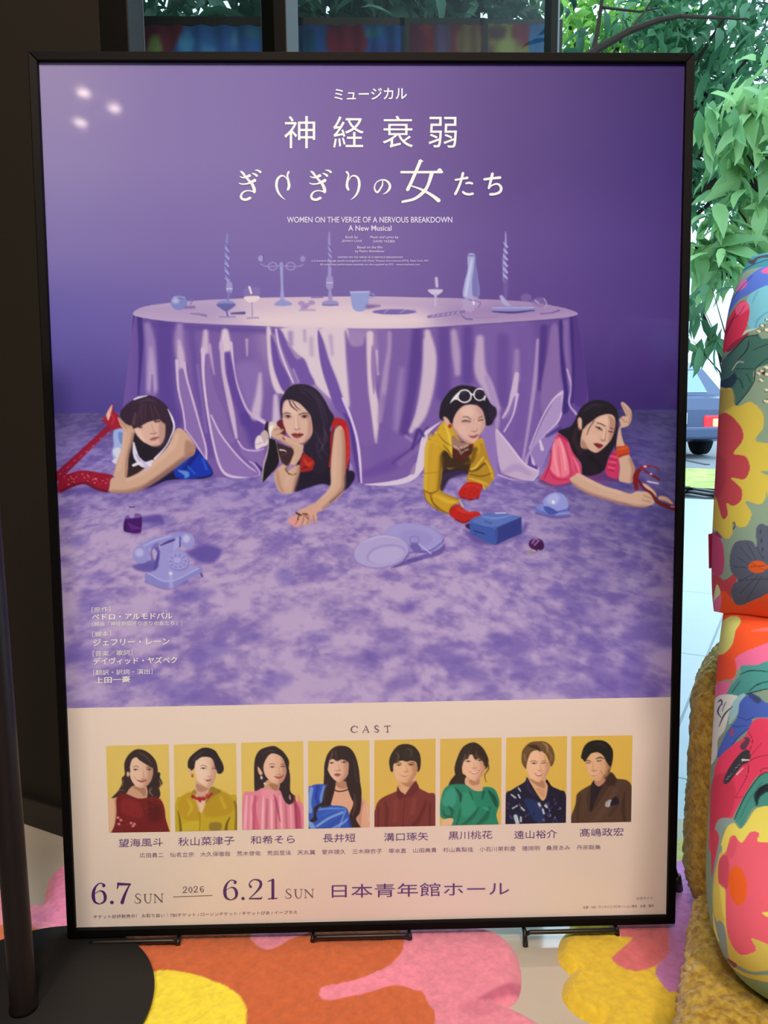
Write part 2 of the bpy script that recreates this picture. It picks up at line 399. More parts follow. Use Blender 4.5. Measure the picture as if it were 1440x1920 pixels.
    S([(85,280),(112,430),(170,600),(238,755)], [16,18,18,14], (204,180,206), 1.3)
    S([(215,310),(216,410)], 44, (158,132,174), 5)
    S([(340,290),(346,380)], 24, (170,144,180), 4)
    S([(400,360),(405,500)], 34, (178,152,182), 5)
    P([(462,285),(500,360),(560,560),(625,720),(685,900),(730,1060),(620,990),(545,790),(492,610),(465,430)], (104,74,150), 2.5)
    S([(575,340),(590,500)], [30,20], (170,144,180), 5)
    P([(705,300),(760,420),(860,420),(890,360),(920,700),(955,1000),(970,1300),(860,1300),(770,1000),(735,700)], (118,86,152), 4)
    S([(790,340),(820,400)], 30, (150,120,168), 4)
    S([(930,320),(930,560),(945,800),(975,1000),(985,1290)], [60,56,64,76,24], (206,182,193), 3)
    P([(948,420),(980,560),(968,860),(940,650)], (140,110,162), 2.5)
    S([(992,470),(1004,680)], [24,16], (196,170,190), 2.5)
    S([(1025,320),(1040,520),(1036,640)], 64, (124,94,155), 5)
    S([(1105,310),(1104,450),(1075,660),(1045,900),(1020,1100)], [34,40,54,60,40], (160,132,172), 4)
    S([(1200,320),(1170,640),(1110,1000)], [90,110,60], (114,84,148), 8, .8)
    S([(1215,640),(1190,900),(1165,1160)], [40,60,70], (140,112,166), 7)
    S([(1355,290),(1340,560),(1300,880),(1240,1190)], [90,110,90,90], (84,54,130), 6)
    S([(1435,380),(1425,700),(1375,1040),(1300,1190)], [50,60,70,40], (190,165,188), 4)
    S([(1060,900),(1080,1200),(1000,1400)], [60,120,160], (108,78,148), 12, .6)
    S([(890,1580),(1100,1500),(1300,1390)], [60,110,80], (98,66,142), 8, .9)
    S([(1250,1240),(1330,1290)], 20, (150,122,172), 4)
    S([(1130,1480),(1330,1330),(1445,1160)], [10,26,20], (78,48,124), 3)
    S([(1200,1480),(1380,1330),(1440,1250)], [60,60,40], (128,96,152), 4, .7)
    F([(1445,1190),(1400,1260),(1370,1430),(1290,1585),(1100,1645),(880,1672),(1100,1684),(1290,1645),(1390,1560),(1445,1420)], (206,184,202), 1.2, 1, True)
    P([(1290,1570),(1340,1480),(1372,1500),(1330,1575)], (146,116,162), 2)
    S([(700,1040),(765,1160),(800,1400),(835,1640)], [20,50,44,20], (78,50,128), 3)
    F([(735,1470),(770,1500),(780,1580),(750,1560)], (150,124,178), 2, 1)
    S([(690,900),(760,1080),(812,1260),(838,1450),(852,1655)], [30,22,24,24,14], (206,182,212), 1.4)
    Z(780, 560, 4.235)
    S([(220,230),(225,600),(220,760)], [100,100,120], (92,62,137), 7)
    S([(410,250),(410,640)], [80,90], (90,60,135), 7)
    S([(690,320),(690,820)], [90,100], (94,63,136), 8, .8)
    S([(840,260),(850,800),(800,1100)], [80,80,80], (108,76,146), 9, .7)
    S([(90,270),(118,460),(98,700),(50,900),(5,990)], [50,90,90,80,60], (196,170,188), 4.5)
    S([(300,270),(318,430),(330,590)], [50,64,44], (168,140,174), 5)
    S([(508,320),(508,560),(570,700),(645,870)], [60,92,90,50], (180,152,180), 5)
    S([(560,620),(640,900),(640,1040)], [30,40,30], (160,132,176), 4)
    S([(800,420),(795,640)], [40,56], (146,116,164), 5)
    S([(800,600),(775,760),(748,860),(690,945)], [36,54,44,14], (194,166,192), 2)
    P([(780,780),(800,800),(760,920),(700,960),(740,880)], (128,98,158), 2)
    S([(806,760),(772,920),(700,1055)], [24,14,12], (196,168,200), 1.3)
    S([(968,330),(950,600),(918,850),(888,1050),(850,1280)], [26,34,30,24,20], (162,132,174), 2.5)
    S([(1015,230),(1000,500),(985,720)], [50,50,30], (72,46,120), 4)
    P([(1075,220),(1130,240),(1150,600),(1175,740),(1100,780),(1010,920),(990,740),(1040,450)], (128,96,152), 4)
    P([(1172,735),(1160,860),(1125,985),(1000,1110),(880,1310),(860,1290),(920,1160),(1010,960),(1045,895),(1120,760)], (164,137,181), 2)
    S([(1170,740),(1142,950),(1000,1112),(880,1310)], [22,12,10,8], (204,178,206), 1.2)
    S([(1160,745),(1090,800),(1000,950),(900,1190)], [20,14,10,8], (204,178,206), 1.2)
    P([(1138,170),(1180,260),(1195,600),(1215,870),(1160,900),(1172,720),(1150,520)], (56,34,108), 2.5)
    S([(1190,190),(1192,380),(1215,600),(1228,720)], [44,46,34,24], (124,94,152), 4)
    S([(1200,560),(1234,700),(1215,830),(1272,915)], [14,20,14,20], (176,148,188), 1.6)
    P([(1228,180),(1275,128),(1330,400),(1366,760),(1310,860),(1250,800),(1246,500)], (76,46,120), 3)
    S([(1232,150),(1250,560),(1240,820)], 20, (54,32,104), 3)
    P([(510,1030),(640,1040),(650,1350),(700,1410),(600,1380)], (136,106,166), 3)
    P([(1135,1000),(1085,1200),(1010,1350),(950,1420),(972,1350),(915,1230),(1000,1110)], (140,112,170), 2)
    S([(1040,1090),(1140,1030)], [20,40], (76,52,122), 3)
    S([(985,1130),(1002,1195)], [18,28], (204,180,204), 1.5)
    P([(905,1240),(935,1300),(965,1350),(890,1330)], (88,58,134), 2)
    P([(915,1240),(950,1320),(920,1310)], (190,164,196), 1.5)
    P([(636,1035),(740,1150),(860,1305),(972,1370),(950,1440),(860,1445),(700,1392),(662,1330),(640,1180)], (186,159,186), 2)
    S([(700,1380),(800,1340),(900,1390)], [40,60,30], (160,132,174), 5, .7)
    S([(638,1040),(740,1160),(860,1310),(972,1372)], [8,12,12,10], (208,184,208), 1.2)
    S([(972,1345),(962,1400),(915,1450),(780,1440),(650,1400)], [8,10,10,10,10], (196,170,200), 1.2)
    F([(205,975),(125,1045),(70,1130),(66,1330),(15,1392),(-12,1405),(15,1250),(55,1080),(130,1015)], (206,184,202), 1.2)
    S([(60,1090),(20,1050),(-30,1190)], [20,30,20], (70,44,118), 3)
    # table top
    Z(0, 0, 1)
    top = [(250,590),(256,581),(280,573),(340,566),(400,562),(520,557.5),(690,556),(800,558),(900,561),(990,566),(1045,575),(1072,582),(1083,589),(1062,595),(1020,599),(980,602),(886,608),(780,615),(700,616),(640,615),(560,614),(490,611),(387,607),(314,602),(270,596)]
    tp = F(top, (200,174,190), .8, 1, True)
    F([(240,560),(420,555),(400,612),(240,600)], (160,136,178), 50, .85, True, tp)
    F([(860,550),(1090,560),(1090,600),(850,612)], (142,112,162), 50, .9, True, tp)
    F([(480,590),(700,575),(800,600),(720,622),(520,618)], (222,198,198), 22, .8, True, tp)
    F([(690,556),(900,560),(880,580),(700,580)], (170,142,178), 16, .6, True, tp)
    # ---- things on the table
    Z(220, 420, 3.13)
    L([(645,60),(640,130),(645,200),(640,260),(652,340)], [8,16,24,22,22], (134,130,186), 1)
    for k in range(5): L([(634,110+k*44),(656,140+k*44)], [6,9], (92,80,150), 1)
    for k in range(5): L([(632,140+k*44),(652,160+k*44)], [4,7], (172,162,205), .9)
    F([(642,345),(672,345),(672,400),(642,400)], (150,140,190), 1.2)
    L([(642,380),(672,380)], 8, (190,180,205), .9)
    L([(655,400),(648,450)], 14, (122,110,168), 1.2)
    E(638,470,54,22, (128,130,184), 1); F([(585,470),(692,470),(665,500),(638,512),(612,500)], (96,92,156), 1)
    L([(640,505),(648,545)], [12,8], (96,90,150), 1); L([(600,545),(690,545)], 8, (140,124,175), 1)
    L([(670,525),(745,522)], [10,16], (86,70,134), 1.2); L([(430,525),(480,530),(520,538)], [6,10,16], (130,108,158), 1)
    E(362,462,48,44, (120,124,180), 1); E(342,450,20,16, (170,172,210), 4); E(372,432,20,8, (96,90,140), 2); L([(330,430),(395,430)], 6, (168,160,196), 1); L([(410,440),(440,445),(430,470)], 6, (110,100,160), 1)
    L([(400,490),(450,488)], 14, (120,92,150), 3)
    # wine glass
    F([(748,380),(745,430),(770,460),(810,460),(835,425),(830,375)], (134,112,168), 1.2, .55); F([(745,428),(834,425),(812,458),(770,460)], (222,200,200), 1)
    L([(775,370),(785,405)], 12, (228,212,220), 1); L([(790,460),(792,540)], 6, (150,126,176), .8); L([(762,552),(828,550)], 8, (150,124,172), 1)
    # branching candle stand
    L([(962,235),(966,350),(968,450)], [20,14,26], (152,148,196), 1); F([(920,475),(950,448),(990,448),(1028,472),(975,482)], (140,140,190), 1)
    L([(842,235),(880,250),(960,245),(1050,250),(1090,240)], 8, (140,128,182), .8)
    for cx in (912, 1018):
        t = np.linspace(0, 6.28, 14); L(np.stack([cx+26*np.cos(t), 248+22*np.sin(t)],1), 7, (150,136,186), .8)
    E(842,202,16,18, (150,144,190), 1); E(1088,204,15,18, (140,132,182), 1); L([(856,185),(858,215)], 6, (84,72,136), 1)
    # second twisted candle, holder
    L([(1244,50),(1243,120),(1248,190),(1244,330)], [8,14,20,18], (150,138,188), 1)
    for k in range(4): L([(1236,120+k*34),(1258,146+k*34)], [5,8], (98,80,150), 1)
    F([(1230,310),(1262,310),(1264,375),(1228,375)], (150,134,184), 1.2); L([(1230,345),(1262,345)], 7, (190,176,205), .8)
    L([(1247,375),(1250,440)], [14,26], (150,134,184), 1); E(1250,465,50,18, (148,134,182), 1); L([(1205,475),(1295,475)], 8, (120,104,160), 1)
    for q in ((1080,465),(1110,478),(1140,462),(1095,490)): E(q[0],q[1],20,14, (150,122,172), 1.5, .8); 
    L([(1070,505),(1160,505)], 10, (170,142,178), 2); L([(1140,432),(1205,430)], 8, (120,96,158), 1)
    Z(640, 420, 3)
    F([(50,385),(60,380),(150,378),(158,388),(138,480),(70,482)], (140,146,196), 1); L([(52,384),(156,382)], 8, (176,176,208), 1); L([(160,392),(182,395),(180,412),(150,415)], 6, (138,140,190), .9); L([(150,465),(215,460)], [26,8], (124,96,150), 3)
    E(298,494,124,15, (112,92,158), 1); L([(240,500),(262,484)], 3, (190,168,192), .8); L([(330,500),(360,484)], 3, (190,168,192), .8); L([(410,475),(425,500)], 3, (160,130,170), .8)
    F([(492,310),(565,310),(560,370),(540,390),(510,390),(492,370)], (112,84,150), 1.2, .4); F([(488,370),(570,370),(545,398),(515,398)], (198,182,206), 1); L([(534,305),(538,350)], 16, (190,176,206), 1.5); L([(530,398),(528,462)], [16,12], (182,166,196), 1); L([(495,466),(560,468)], 9, (170,150,184), 1)
    F([(712,172),(752,172),(756,230),(768,300),(772,410),(688,412),(692,330),(710,260)], (158,158,200), 1); F([(752,172),(756,230),(768,300),(772,410),(742,412),(735,330),(745,250)], (116,110,168), 1.5); L([(735,200),(716,300),(700,400)], [10,16,14], (192,188,216), 2); L([(712,178),(750,178)], 7, (120,104,158), 1)
    for q in ((700,440,26),(742,436,36),(720,470,30),(690,480,20)): E(q[0],q[1],q[2],q[2]*.85, (172,150,188), 1.5, .7)
    L([(742,430),(745,448)], 12, (228,210,220), 1.2); L([(715,425),(780,440),(770,470)], 6, (128,102,158), 1)
    L([(490,522),(560,512),(690,492)], [14,20,16], (124,104,156), 1.2)
    for k in range(6): L([(510+k*28,522-k*4),(522+k*28,514-k*4)], 5, (190,164,186), .8)
    L([(675,512),(700,532),(735,536)], [6,10,12], (118,96,150), 1.2); L([(760,528),(870,524)], 8, (150,120,165), 1.5)
    L([(924,46),(924,120),(918,200),(922,320)], [6,14,22,26], (148,138,188), 1)
    for k in range(6): L([(912,105+k*36),(934,128+k*36)], [5,9], (176,168,206), .9); L([(912,122+k*36),(932,146+k*36)], [4,6], (88,68,140), .9)
    L([(924,320),(924,430)], [30,16], (112,86,150), 1.5, .8); L([(900,410),(920,440),(960,470),(1000,470)], [20,26,10,10], (170,158,200), 1.5)
    E(970,480,130,20, (136,130,184), 1); L([(850,492),(960,498),(1085,486)], [6,12,6], (66,44,112), 1.2); L([(850,472),(1080,470)], 6, (176,166,204), 1.2)
    for q in ((1040,415,30),(1120,440,36),(1090,440,24)): E(q[0],q[1],q[2],q[2]*.8, (132,104,160), 2, .6)
    L([(1140,420),(1155,450),(1140,475)], 5, (176,152,186), .9); L([(1090,430),(1110,445)], 6, (180,160,194), 1); L([(1120,505),(1180,500),(1225,486)], [4,5,8], (96,68,130), 1)
def paint_people(cv):
    F, L, E, Z = cv.fill, cv.line, cv.ell, cv.Z
    cv.sk = .45
    SK, SD, SL = (196,154,130), (158,112,94), (214,172,150)
    # ---- first woman: dark fringe, white headscarf, red sequin gloves, blue dress
    Z(100, 700, 4)
    F([(60,900),(400,900),(700,880),(900,820),(1180,790),(1150,760),(700,820),(100,860)], (84,62,136), 14, .8)
    L([(30,775),(120,690),(200,615),(330,490),(420,410),(500,395)], [64,58,52,44,44,40], (134,14,48), 1)
    for k in range(26):
        u = k/25; x = 50+u*430+8*np.sin(k*2.4); y = 745-u*345+9*np.cos(k*3.7); L([(x-7,y+5),(x+6,y-5)], 5, (226,120,130) if k%3==0 else (176,40,70), 1, .8)
    F([(430,405),(385,372),(362,352),(385,345),(358,318),(400,325),(420,270),(442,230),(455,290),(490,310),(500,350),(535,385),(520,420),(460,425)], (152,18,46), 1)
    F([(398,320),(405,290),(442,234),(432,300),(412,352)], (222,168,150), 1.2); L([(430,300),(455,340),(440,380)], 10, (200,60,70), 1.2, .7)
    F([(455,430),(545,425),(548,560),(480,660),(438,600),(452,540)], (150,164,206), 2); F([(490,440),(545,470),(545,540),(500,520)], (92,118,178), 4, .8); F([(440,655),(490,630),(520,660),(470,680)], (206,198,222), 2); F([(450,570),(500,560),(510,640),(460,620)], (200,200,226), 4)
    F([(1050,560),(1120,620),(1198,745),(1130,788),(1000,792),(850,805),(690,862),(560,800),(570,720),(700,740),(930,640)], (18,14,52), 1.5)
    F([(1052,568),(1110,610),(1192,742),(1110,778),(940,788),(905,720),(980,640)], (10,44,158), 4)
    L([(1070,600),(1000,700),(960,740)], [40,30,20], (8,20,100), 5, .8); L([(1120,640),(1150,720)], 16, (30,80,190), 4); L([(940,730),(1000,755),(990,780)], [12,40,16], (84,130,196), 5); L([(1010,700),(1060,750)], 14, (20,84,176), 4)
    F([(560,560),(610,440),(900,420),(850,560),(740,650),(620,700),(570,775)], (26,18,32), 1.5)
    F([(555,770),(580,690),(700,700),(660,760)], (44,26,32), 3)
    F([(905,440),(950,412),(1010,460),(1062,545),(1050,610),(970,640),(870,712),(750,795),(660,855),(560,892),(430,888),(408,830),(440,785),(540,785),(640,745),(750,650),(850,560)], SK, 1.5)
    L([(1040,600),(960,655),(860,730),(700,840),(560,885),(440,885)], [30,40,40,34,26,20], SD, 7, .85); L([(930,460),(900,540),(800,640),(680,740),(560,800)], [20,40,40,30,20], SL, 8, .6); F([(1000,500),(1062,545),(1050,610),(990,615),(985,560)], (150,106,88), 8, .7)
    F([(45,790),(130,748),(220,728),(330,742),(445,765),(428,800),(408,886),(330,872),(240,830),(150,850),(40,895)], (140,14,44), 1.2)
    rs = np.random.RandomState(3)
    for k in range(60):
        x = 60+rs.rand()*360; y = 770+rs.rand()*80-18*np.sin((x-60)/130) ; E(x, y, 4+3*rs.rand(), 4, [(230,150,150),(190,50,76),(90,6,30)][k%3], 1, .8)
    L([(60,880),(150,840),(240,826),(330,868),(400,884)], 18, (84,6,30), 5, .8)
    F([(530,425),(612,400),(600,480),(565,600),(548,780),(500,790),(455,780),(468,690),(512,560)], SK, 1.5); L([(600,430),(585,520),(555,640),(545,770)], [16,22,22,20], SD, 5, .8); L([(540,450),(520,580),(490,720)], 24, SL, 7, .5)
    F([(485,330),(540,370),(612,395),(612,440),(570,440),(535,430),(500,385)], SK, 1.5); L([(490,340),(540,385),(570,400)], 8, SD, 2, .7); L([(500,365),(545,410)], 6, (150,100,88), 1.5, .7)
    F([(498,312),(535,245),(615,192),(700,163),(780,186),(850,245),(888,320),(904,420),(870,520),(810,560),(760,555),(650,500),(606,430),(598,400),(540,375)], (46,28,48), 1.2)
    F([(602,385),(640,400),(700,370),(790,345),(832,365),(838,450),(822,508),(790,542),(742,546),(684,518),(642,480),(610,430)], (208,164,146), 1.5)
    F([(600,390),(612,440),(645,485),(690,520),(660,440),(640,400)], (224,184,166), 6, .7); F([(800,360),(838,380),(830,500),(800,530),(790,440)], (170,124,110), 8, .7)
    F([(596,412),(606,340),(640,285),(720,262),(800,285),(842,372),(820,368),(795,345),(760,355),(720,352),(690,372),(650,398)], (48,28,46), 2)
    for x0, x1, y1 in ((640,630,395),(690,690,375),(740,760,362),(780,800,352),(660,665,385)): L([(700+(x0-700)*.6,230),(x0,300),(x1,y1)], [10,12,6], (78,48,66), 3, .6)
    L([(615,300),(600,380)], [14,22], (110,70,76), 5, .6); L([(640,220),(700,196),(770,215)], [10,24,10], (70,48,72), 6, .7)
    L([(636,398),(665,404)], [10,8], (52,30,38), 1.2); L([(640,410),(662,412)], 5, (120,80,76), 1); L([(762,362),(800,356)], [8,9], (56,32,40), 1.2); L([(765,370),(798,366)], 5, (120,80,76), 1)
    L([(735,380),(752,430),(758,448)], [6,10,14], (186,136,120), 3, .8); L([(730,452),(756,454),(772,446)], 7, (150,98,86), 1.5); 
    L([(724,498),(750,486),(768,484),(792,476)], [5,12,12,5], (150,78,76), 1.2); L([(728,500),(755,500),(790,482)], [4,10,4], (176,106,100), 1.2); L([(726,496),(758,492),(792,478)], 3, (100,46,50), .8)
    L([(740,545),(800,540)], 12, (150,108,96), 5, .6)
    L([(860,270),(892,340),(906,405),(880,480),(840,555),(760,640)], [6,16,14,10,10,14], (214,204,224), 1.2)
    L([(606,196),(640,182),(705,166)], [10,14,6], (216,206,226), 1.2)
    L([(602,520),(612,590),(630,640),(680,685),(740,660)], [12,34,40,44,20], (210,200,222), 1.5); L([(600,690),(660,670),(730,690)], [20,24,14], (216,208,228), 1.2); L([(650,640),(700,700),(690,720)], [10,24,14], (186,170,204), 2); L([(620,610),(650,660)], 6, (150,130,170), 1.5)
    # ---- second woman: long wavy hair, telephone receiver, red sleeveless top
    Z(460, 680, 5.538)
    F([(520,1340),(560,1240),(880,1180),(1100,1120),(1130,1210),(1010,1330),(800,1260)], (24,14,44), 5)
    F([(540,1150),(560,960),(760,880),(900,700),(1000,700),(1080,1000),(1060,1180),(1120,1220),(880,1230),(540,1290)], (22,14,36), 2)
    F([(560,1120),(590,960),(640,950),(720,1030),(715,1100),(640,1130)], (150,26,24), 4); L([(610,1000),(650,1060),(690,1040)], [20,40,26], (190,52,34), 5, .9); L([(590,1100),(640,1080)], 14, (90,12,18), 4)
    F([(895,620),(930,575),(1000,585),(1060,640),(1082,800),(1085,960),(1050,1080),(1040,1150),(1030,900),(1000,690),(940,660),(905,700)], (168,22,26), 1.5)
    L([(1050,660),(1068,820),(1066,1000),(1050,1100)], [20,26,24,16], (196,40,44), 4, .8); L([(910,690),(890,800),(885,960),(870,1080)], [20,26,22,16], (150,18,26), 3)
    for k in range(30): E(1052+14*np.sin(k*2.1), 690+k*14, 3.5, 3.5, (120,8,20) if k%2 else (226,90,80), 1, .7)
    F([(922,720),(950,672),(990,655),(1020,700),(1034,800),(1038,1000),(1032,1180),(1028,1300),(1000,1370),(900,1450),(800,1520),(760,1540),(690,1510),(740,1440),(840,1350),(885,1260),(884,1100),(900,900)], SK, 1.5)
    L([(1010,700),(1026,900),(1022,1150),(1010,1300),(900,1430),(790,1520)], [20,34,40,40,30,20], SD, 8, .8); L([(950,700),(935,900),(925,1150),(915,1270),(800,1400)], [20,40,44,40,26], SL, 9, .55); L([(1034,1180),(1020,1320),(880,1450)], 12, (96,60,64), 4, .8)
    # outstretched hand
    F([(760,1460),(800,1530),(745,1560),(745,1620),(725,1665),(700,1670),(690,1620),(665,1670),(640,1690),(600,1690),(560,1700),(520,1700),(470,1650),(500,1600),(530,1570),(540,1545),(620,1500),(700,1470)], (200,150,130), 2)
    F([(440,1640),(500,1590),(560,1640),(540,1710),(480,1690)], (214,140,134), 9, .8)
    for p in (((560,1570),(548,1620),(520,1680)),((610,1580),(600,1640),(580,1690)),((660,1590),(655,1640),(640,1680)),((705,1590),(715,1640),(712,1665))): L(p, [5,9,5], (140,82,78), 2, .9)
    L([(530,1560),(560,1578),(580,1582)], [18,22,14], (74,38,40), 1.5); L([(600,1570),(640,1575)], [16,20], (110,60,50), 1.5); L([(625,1590),(650,1620)], 8, (92,48,44), 1.5); L([(550,1600),(545,1630)], 10, (84,42,44), 1.5)
    # far forearm with gold bracelets, hand to the cheek
    F([(395,1040),(440,1130),(560,1010),(600,900),(600,860),(520,840),(480,900),(470,1010),(430,1080),(330,1110),(300,1160),(330,1290),(370,1345),(440,1355),(490,1340),(520,1250),(560,1100)], SK, 1.5)
    F([(300,1160),(340,1090),(400,1060),(450,1130),(560,1060),(530,1200),(490,1340),(440,1355),(365,1345),(325,1280)], SK, 1.5)
    L([(560,1080),(530,1220),(500,1330)], [24,36,24], SD, 8, .8); L([(330,1130),(350,1260),(390,1340)], [26,34,24], (166,120,104), 9, .8); L([(500,980),(460,1120),(430,1260)], [30,50,40], SL, 10, .5)
    L([(415,1105),(440,1140),(490,1165),(530,1150)], [12,12,10,8], (96,66,40), 1.2); L([(425,1090),(440,1130),(450,1170)], [8,12,8], (140,104,60), 1.2); L([(450,1135),(520,1175)], 6, (196,160,104), 1)
    # hair
    F([(362,470),(372,380),(430,280),(490,235),(570,222),(670,238),(760,300),(830,400),(870,480),(920,560),(905,620),(880,700),(880,860),(880,960),(850,1080),(780,1150),(700,1120),(720,1020),(640,960),(600,900),(620,830),(690,700),(640,560),(480,400),(400,400),(372,500),(372,580)], (30,20,42), 1.3)
    for p in (((600,250),(740,380),(800,560),(830,760),(800,900)),((680,270),(800,440),(850,620)),((720,700),(760,800),(740,900),(790,1000)),((810,680),(850,780),(800,880),(850,960)),((560,260),(660,380),(720,520))): L(p, [10,20,16,14,10], (58,42,72), 7, .7)
    for p in (((770,800),(800,860),(770,920)),((820,700),(830,760),(810,800))): L(p, 10, (84,62,84), 5, .7)
    # face
    F([(384,560),(388,470),(420,395),(470,385),(560,420),(640,500),(680,560),(700,650),(690,740),(650,800),(590,840),(530,835),(470,780),(410,700),(388,640)], (206,164,146), 1.5)
    F([(640,520),(690,580),(700,660),(688,740),(650,800),(600,838),(640,740),(650,640)], (176,128,114), 9, .8); F([(400,430),(450,400),(540,450),(520,540),(420,520)], (222,184,166), 10, .7); F([(400,600),(470,620),(490,720),(420,690)], (216,168,152), 10, .6)
    F([(440,385),(480,360),(560,400),(660,510),(690,600),(710,720),(760,640),(700,420),(560,300),(440,340)], (30,20,42), 2.5)
    L([(455,390),(480,450),(540,500)], [14,14,5], (60,42,54), 2); L([(490,400),(530,460),(570,490)], [10,10,4], (76,54,62), 2.5); L([(380,420),(372,500),(384,570)], [12,14,10], (34,22,40), 2)
    L([(390,536),(430,522),(470,530)], [7,10,6], (76,50,52), 2); L([(560,540),(610,524),(660,530)], [8,11,6], (70,46,50), 2)
    E(442,562,30,14, (92,58,54), 1.5); E(445,562,12,12, (34,18,24), 1); L([(408,556),(440,546),(478,560)], [6,9,5], (40,22,28), 1); L([(415,572),(470,574)], 5, (176,120,106), 2); E(424,563,6,5, (226,206,200), 1); E(466,563,5,4, (226,206,200), 1)
    E(616,562,32,14, (92,58,54), 1.5); E(614,562,12,12, (34,18,24), 1); L([(580,562),(612,546),(654,554)], [5,9,6], (40,22,28), 1); L([(588,576),(642,574)], 5, (166,112,100), 2); E(594,563,5,4, (226,206,200), 1); E(638,562,6,4, (220,198,192), 1)
    L([(545,560),(552,640),(560,680)], [6,12,18], (186,140,124), 5, .8); L([(525,560),(528,650),(534,680)], [8,14,16], (228,192,176), 4, .8); L([(512,688),(530,696),(545,692),(568,692)], [6,9,8,6], (150,98,88), 2)
    F([(480,742),(520,732),(540,738),(560,732),(604,742),(575,772),(540,784),(505,775)], (128,46,46), 1.5); L([(484,745),(540,752),(602,745)], 5, (72,20,26), 1.2); L([(515,768),(560,768)], 8, (168,84,78), 2)
    L([(500,800),(560,806)], 8, (178,132,118), 4, .7); L([(520,842),(610,838),(650,805)], 14, (120,80,76), 5, .7)
    # receiver, cards of the telephone and the hand holding it
    F([(330,620),(380,590),(395,640),(420,720),(400,800),(350,720)], (92,22,34), 2)
    F([(175,1240),(190,1100),(230,970),(232,860),(210,700),(228,610),(240,700),(262,780),(330,820),(360,900),(350,1020),(320,1090),(250,1170)], (14,12,26), 1.3)
    F([(225,612),(240,640),(215,720),(198,690)], (22,18,34), 1); L([(240,760),(235,900),(195,1040),(175,1230)], [10,10,12,8], (190,172,150), 1.2); L([(320,810),(335,900),(355,990),(365,1060)], [8,8,10,8], (172,148,116), 1.2)
    F([(330,840),(430,870),(502,905),(490,980),(440,1070),(380,1030),(350,940)], (54,30,38), 2); L([(360,905),(400,910),(425,922)], [14,10,8], (230,216,212), 1.2); L([(380,960),(440,940)], 10, (84,52,54), 4)
    F([(100,820),(130,760),(190,755),(235,790),(230,850),(170,880),(110,900)], (216,196,200), 2); L([(110,850),(180,830)], 4, (140,110,130), 1.2); F([(160,740),(210,700),(240,760),(200,840),(180,800)], (186,160,160), 2.5)
    F([(250,620),(300,615),(330,660),(300,740),(255,740),(240,690)], (206,184,168), 2); F([(245,680),(290,650),(275,740),(255,790)], (230,214,204), 2)
    F([(270,720),(300,680),(340,660),(372,690),(398,690),(380,720),(360,730),(390,745),(440,770),(500,800),(560,840),(600,860),(596,900),(520,950),(490,880),(420,850),(340,800),(280,770)], SK, 1.5)
    L([(300,700),(340,690),(380,700)], 5, (140,92,84), 1.5); L([(330,750),(370,740),(400,760)], 5, (140,92,84), 1.5); L([(390,780),(410,800)], 10, (96,32,36), 1.5); L([(360,800),(430,840),(500,890)], 10, (160,112,98), 4, .7); L([(420,790),(500,830),(560,860)], 14, SL, 5, .6)
    # ---- third woman: short curls, white sunglasses, mustard satin shirt, red gloves
    Z(760, 700, 5.333)
    F([(340,1180),(380,960),(600,900),(640,1000),(560,1010),(440,1060),(380,1160)], (28,18,26), 8)
    F([(360,1010),(560,960),(640,1010),(560,1040),(420,1060),(370,1170),(330,1180)], (58,38,88), 8, .6)
    F([(380,480),(455,500),(560,680),(700,660),(770,650),(800,740),(830,860),(890,1020),(860,1090),(800,1150),(740,1110),(620,1090),(640,1000),(580,940),(440,960),(380,940),(360,1060),(350,1160),(420,1220),(545,1270),(500,1310),(430,1400),(300,1350),(210,1270),(182,1170),(190,960),(195,800),(215,690),(290,600)], (188,142,34), 1.3)
    # shading of the shirt
    F([(360,800),(480,740),(560,830),(640,840),(660,980),(560,960),(420,950),(372,960)], (54,34,20), 8); F([(470,680),(620,700),(680,760),(600,860),(500,830)], (70,36,24), 5)
    L([(250,620),(215,760),(205,960),(200,1150)], [26,40,34,30], (206,164,58), 8, .8); L([(360,840),(350,1000),(335,1150)], [34,36,30], (110,78,16), 9, .8); L([(300,700),(290,860),(270,1000),(260,1180)], [50,60,60,50], (196,150,38), 12, .7)
    L([(240,660),(330,690),(450,760)], [10,18,14], (120,84,18), 3); L([(300,590),(370,640),(470,610)], [14,24,18], (216,180,60), 4); L([(340,560),(430,560),(470,640)], [14,16,12], (150,112,24), 3)
    F([(385,480),(450,500),(472,620),(470,780),(466,850),(420,790),(330,720),(240,680),(310,600)], (198,154,38), 3, .9); L([(400,520),(440,640),(460,800)], [16,24,14], (222,186,66), 5, .8); L([(330,610),(400,690),(455,720)], [8,14,8], (146,106,22), 3); L([(380,720),(440,790),(466,850)], [8,12,8], (120,84,18), 2.5)
    F([(640,960),(680,860),(750,780),(740,700),(790,720),(840,880),(890,1020),(800,1150),(740,1110),(620,1090)], (170,124,30), 3)
    L([(700,760),(660,880),(600,900)], [50,40,20], (96,64,16), 7, .8); L([(640,980),(720,960),(800,900),(850,960)], [14,22,18,16], (96,66,14), 4); L([(660,960),(700,940),(780,840)], [16,18,12], (218,180,66), 4); L([(800,870),(850,960),(870,1040)], [16,24,18], (206,162,52), 5); L([(640,1050),(740,1080),(820,1110)], [14,20,14], (206,164,60), 5); L([(650,1010),(760,1030),(860,1000)], [10,14,8], (110,78,18), 4)
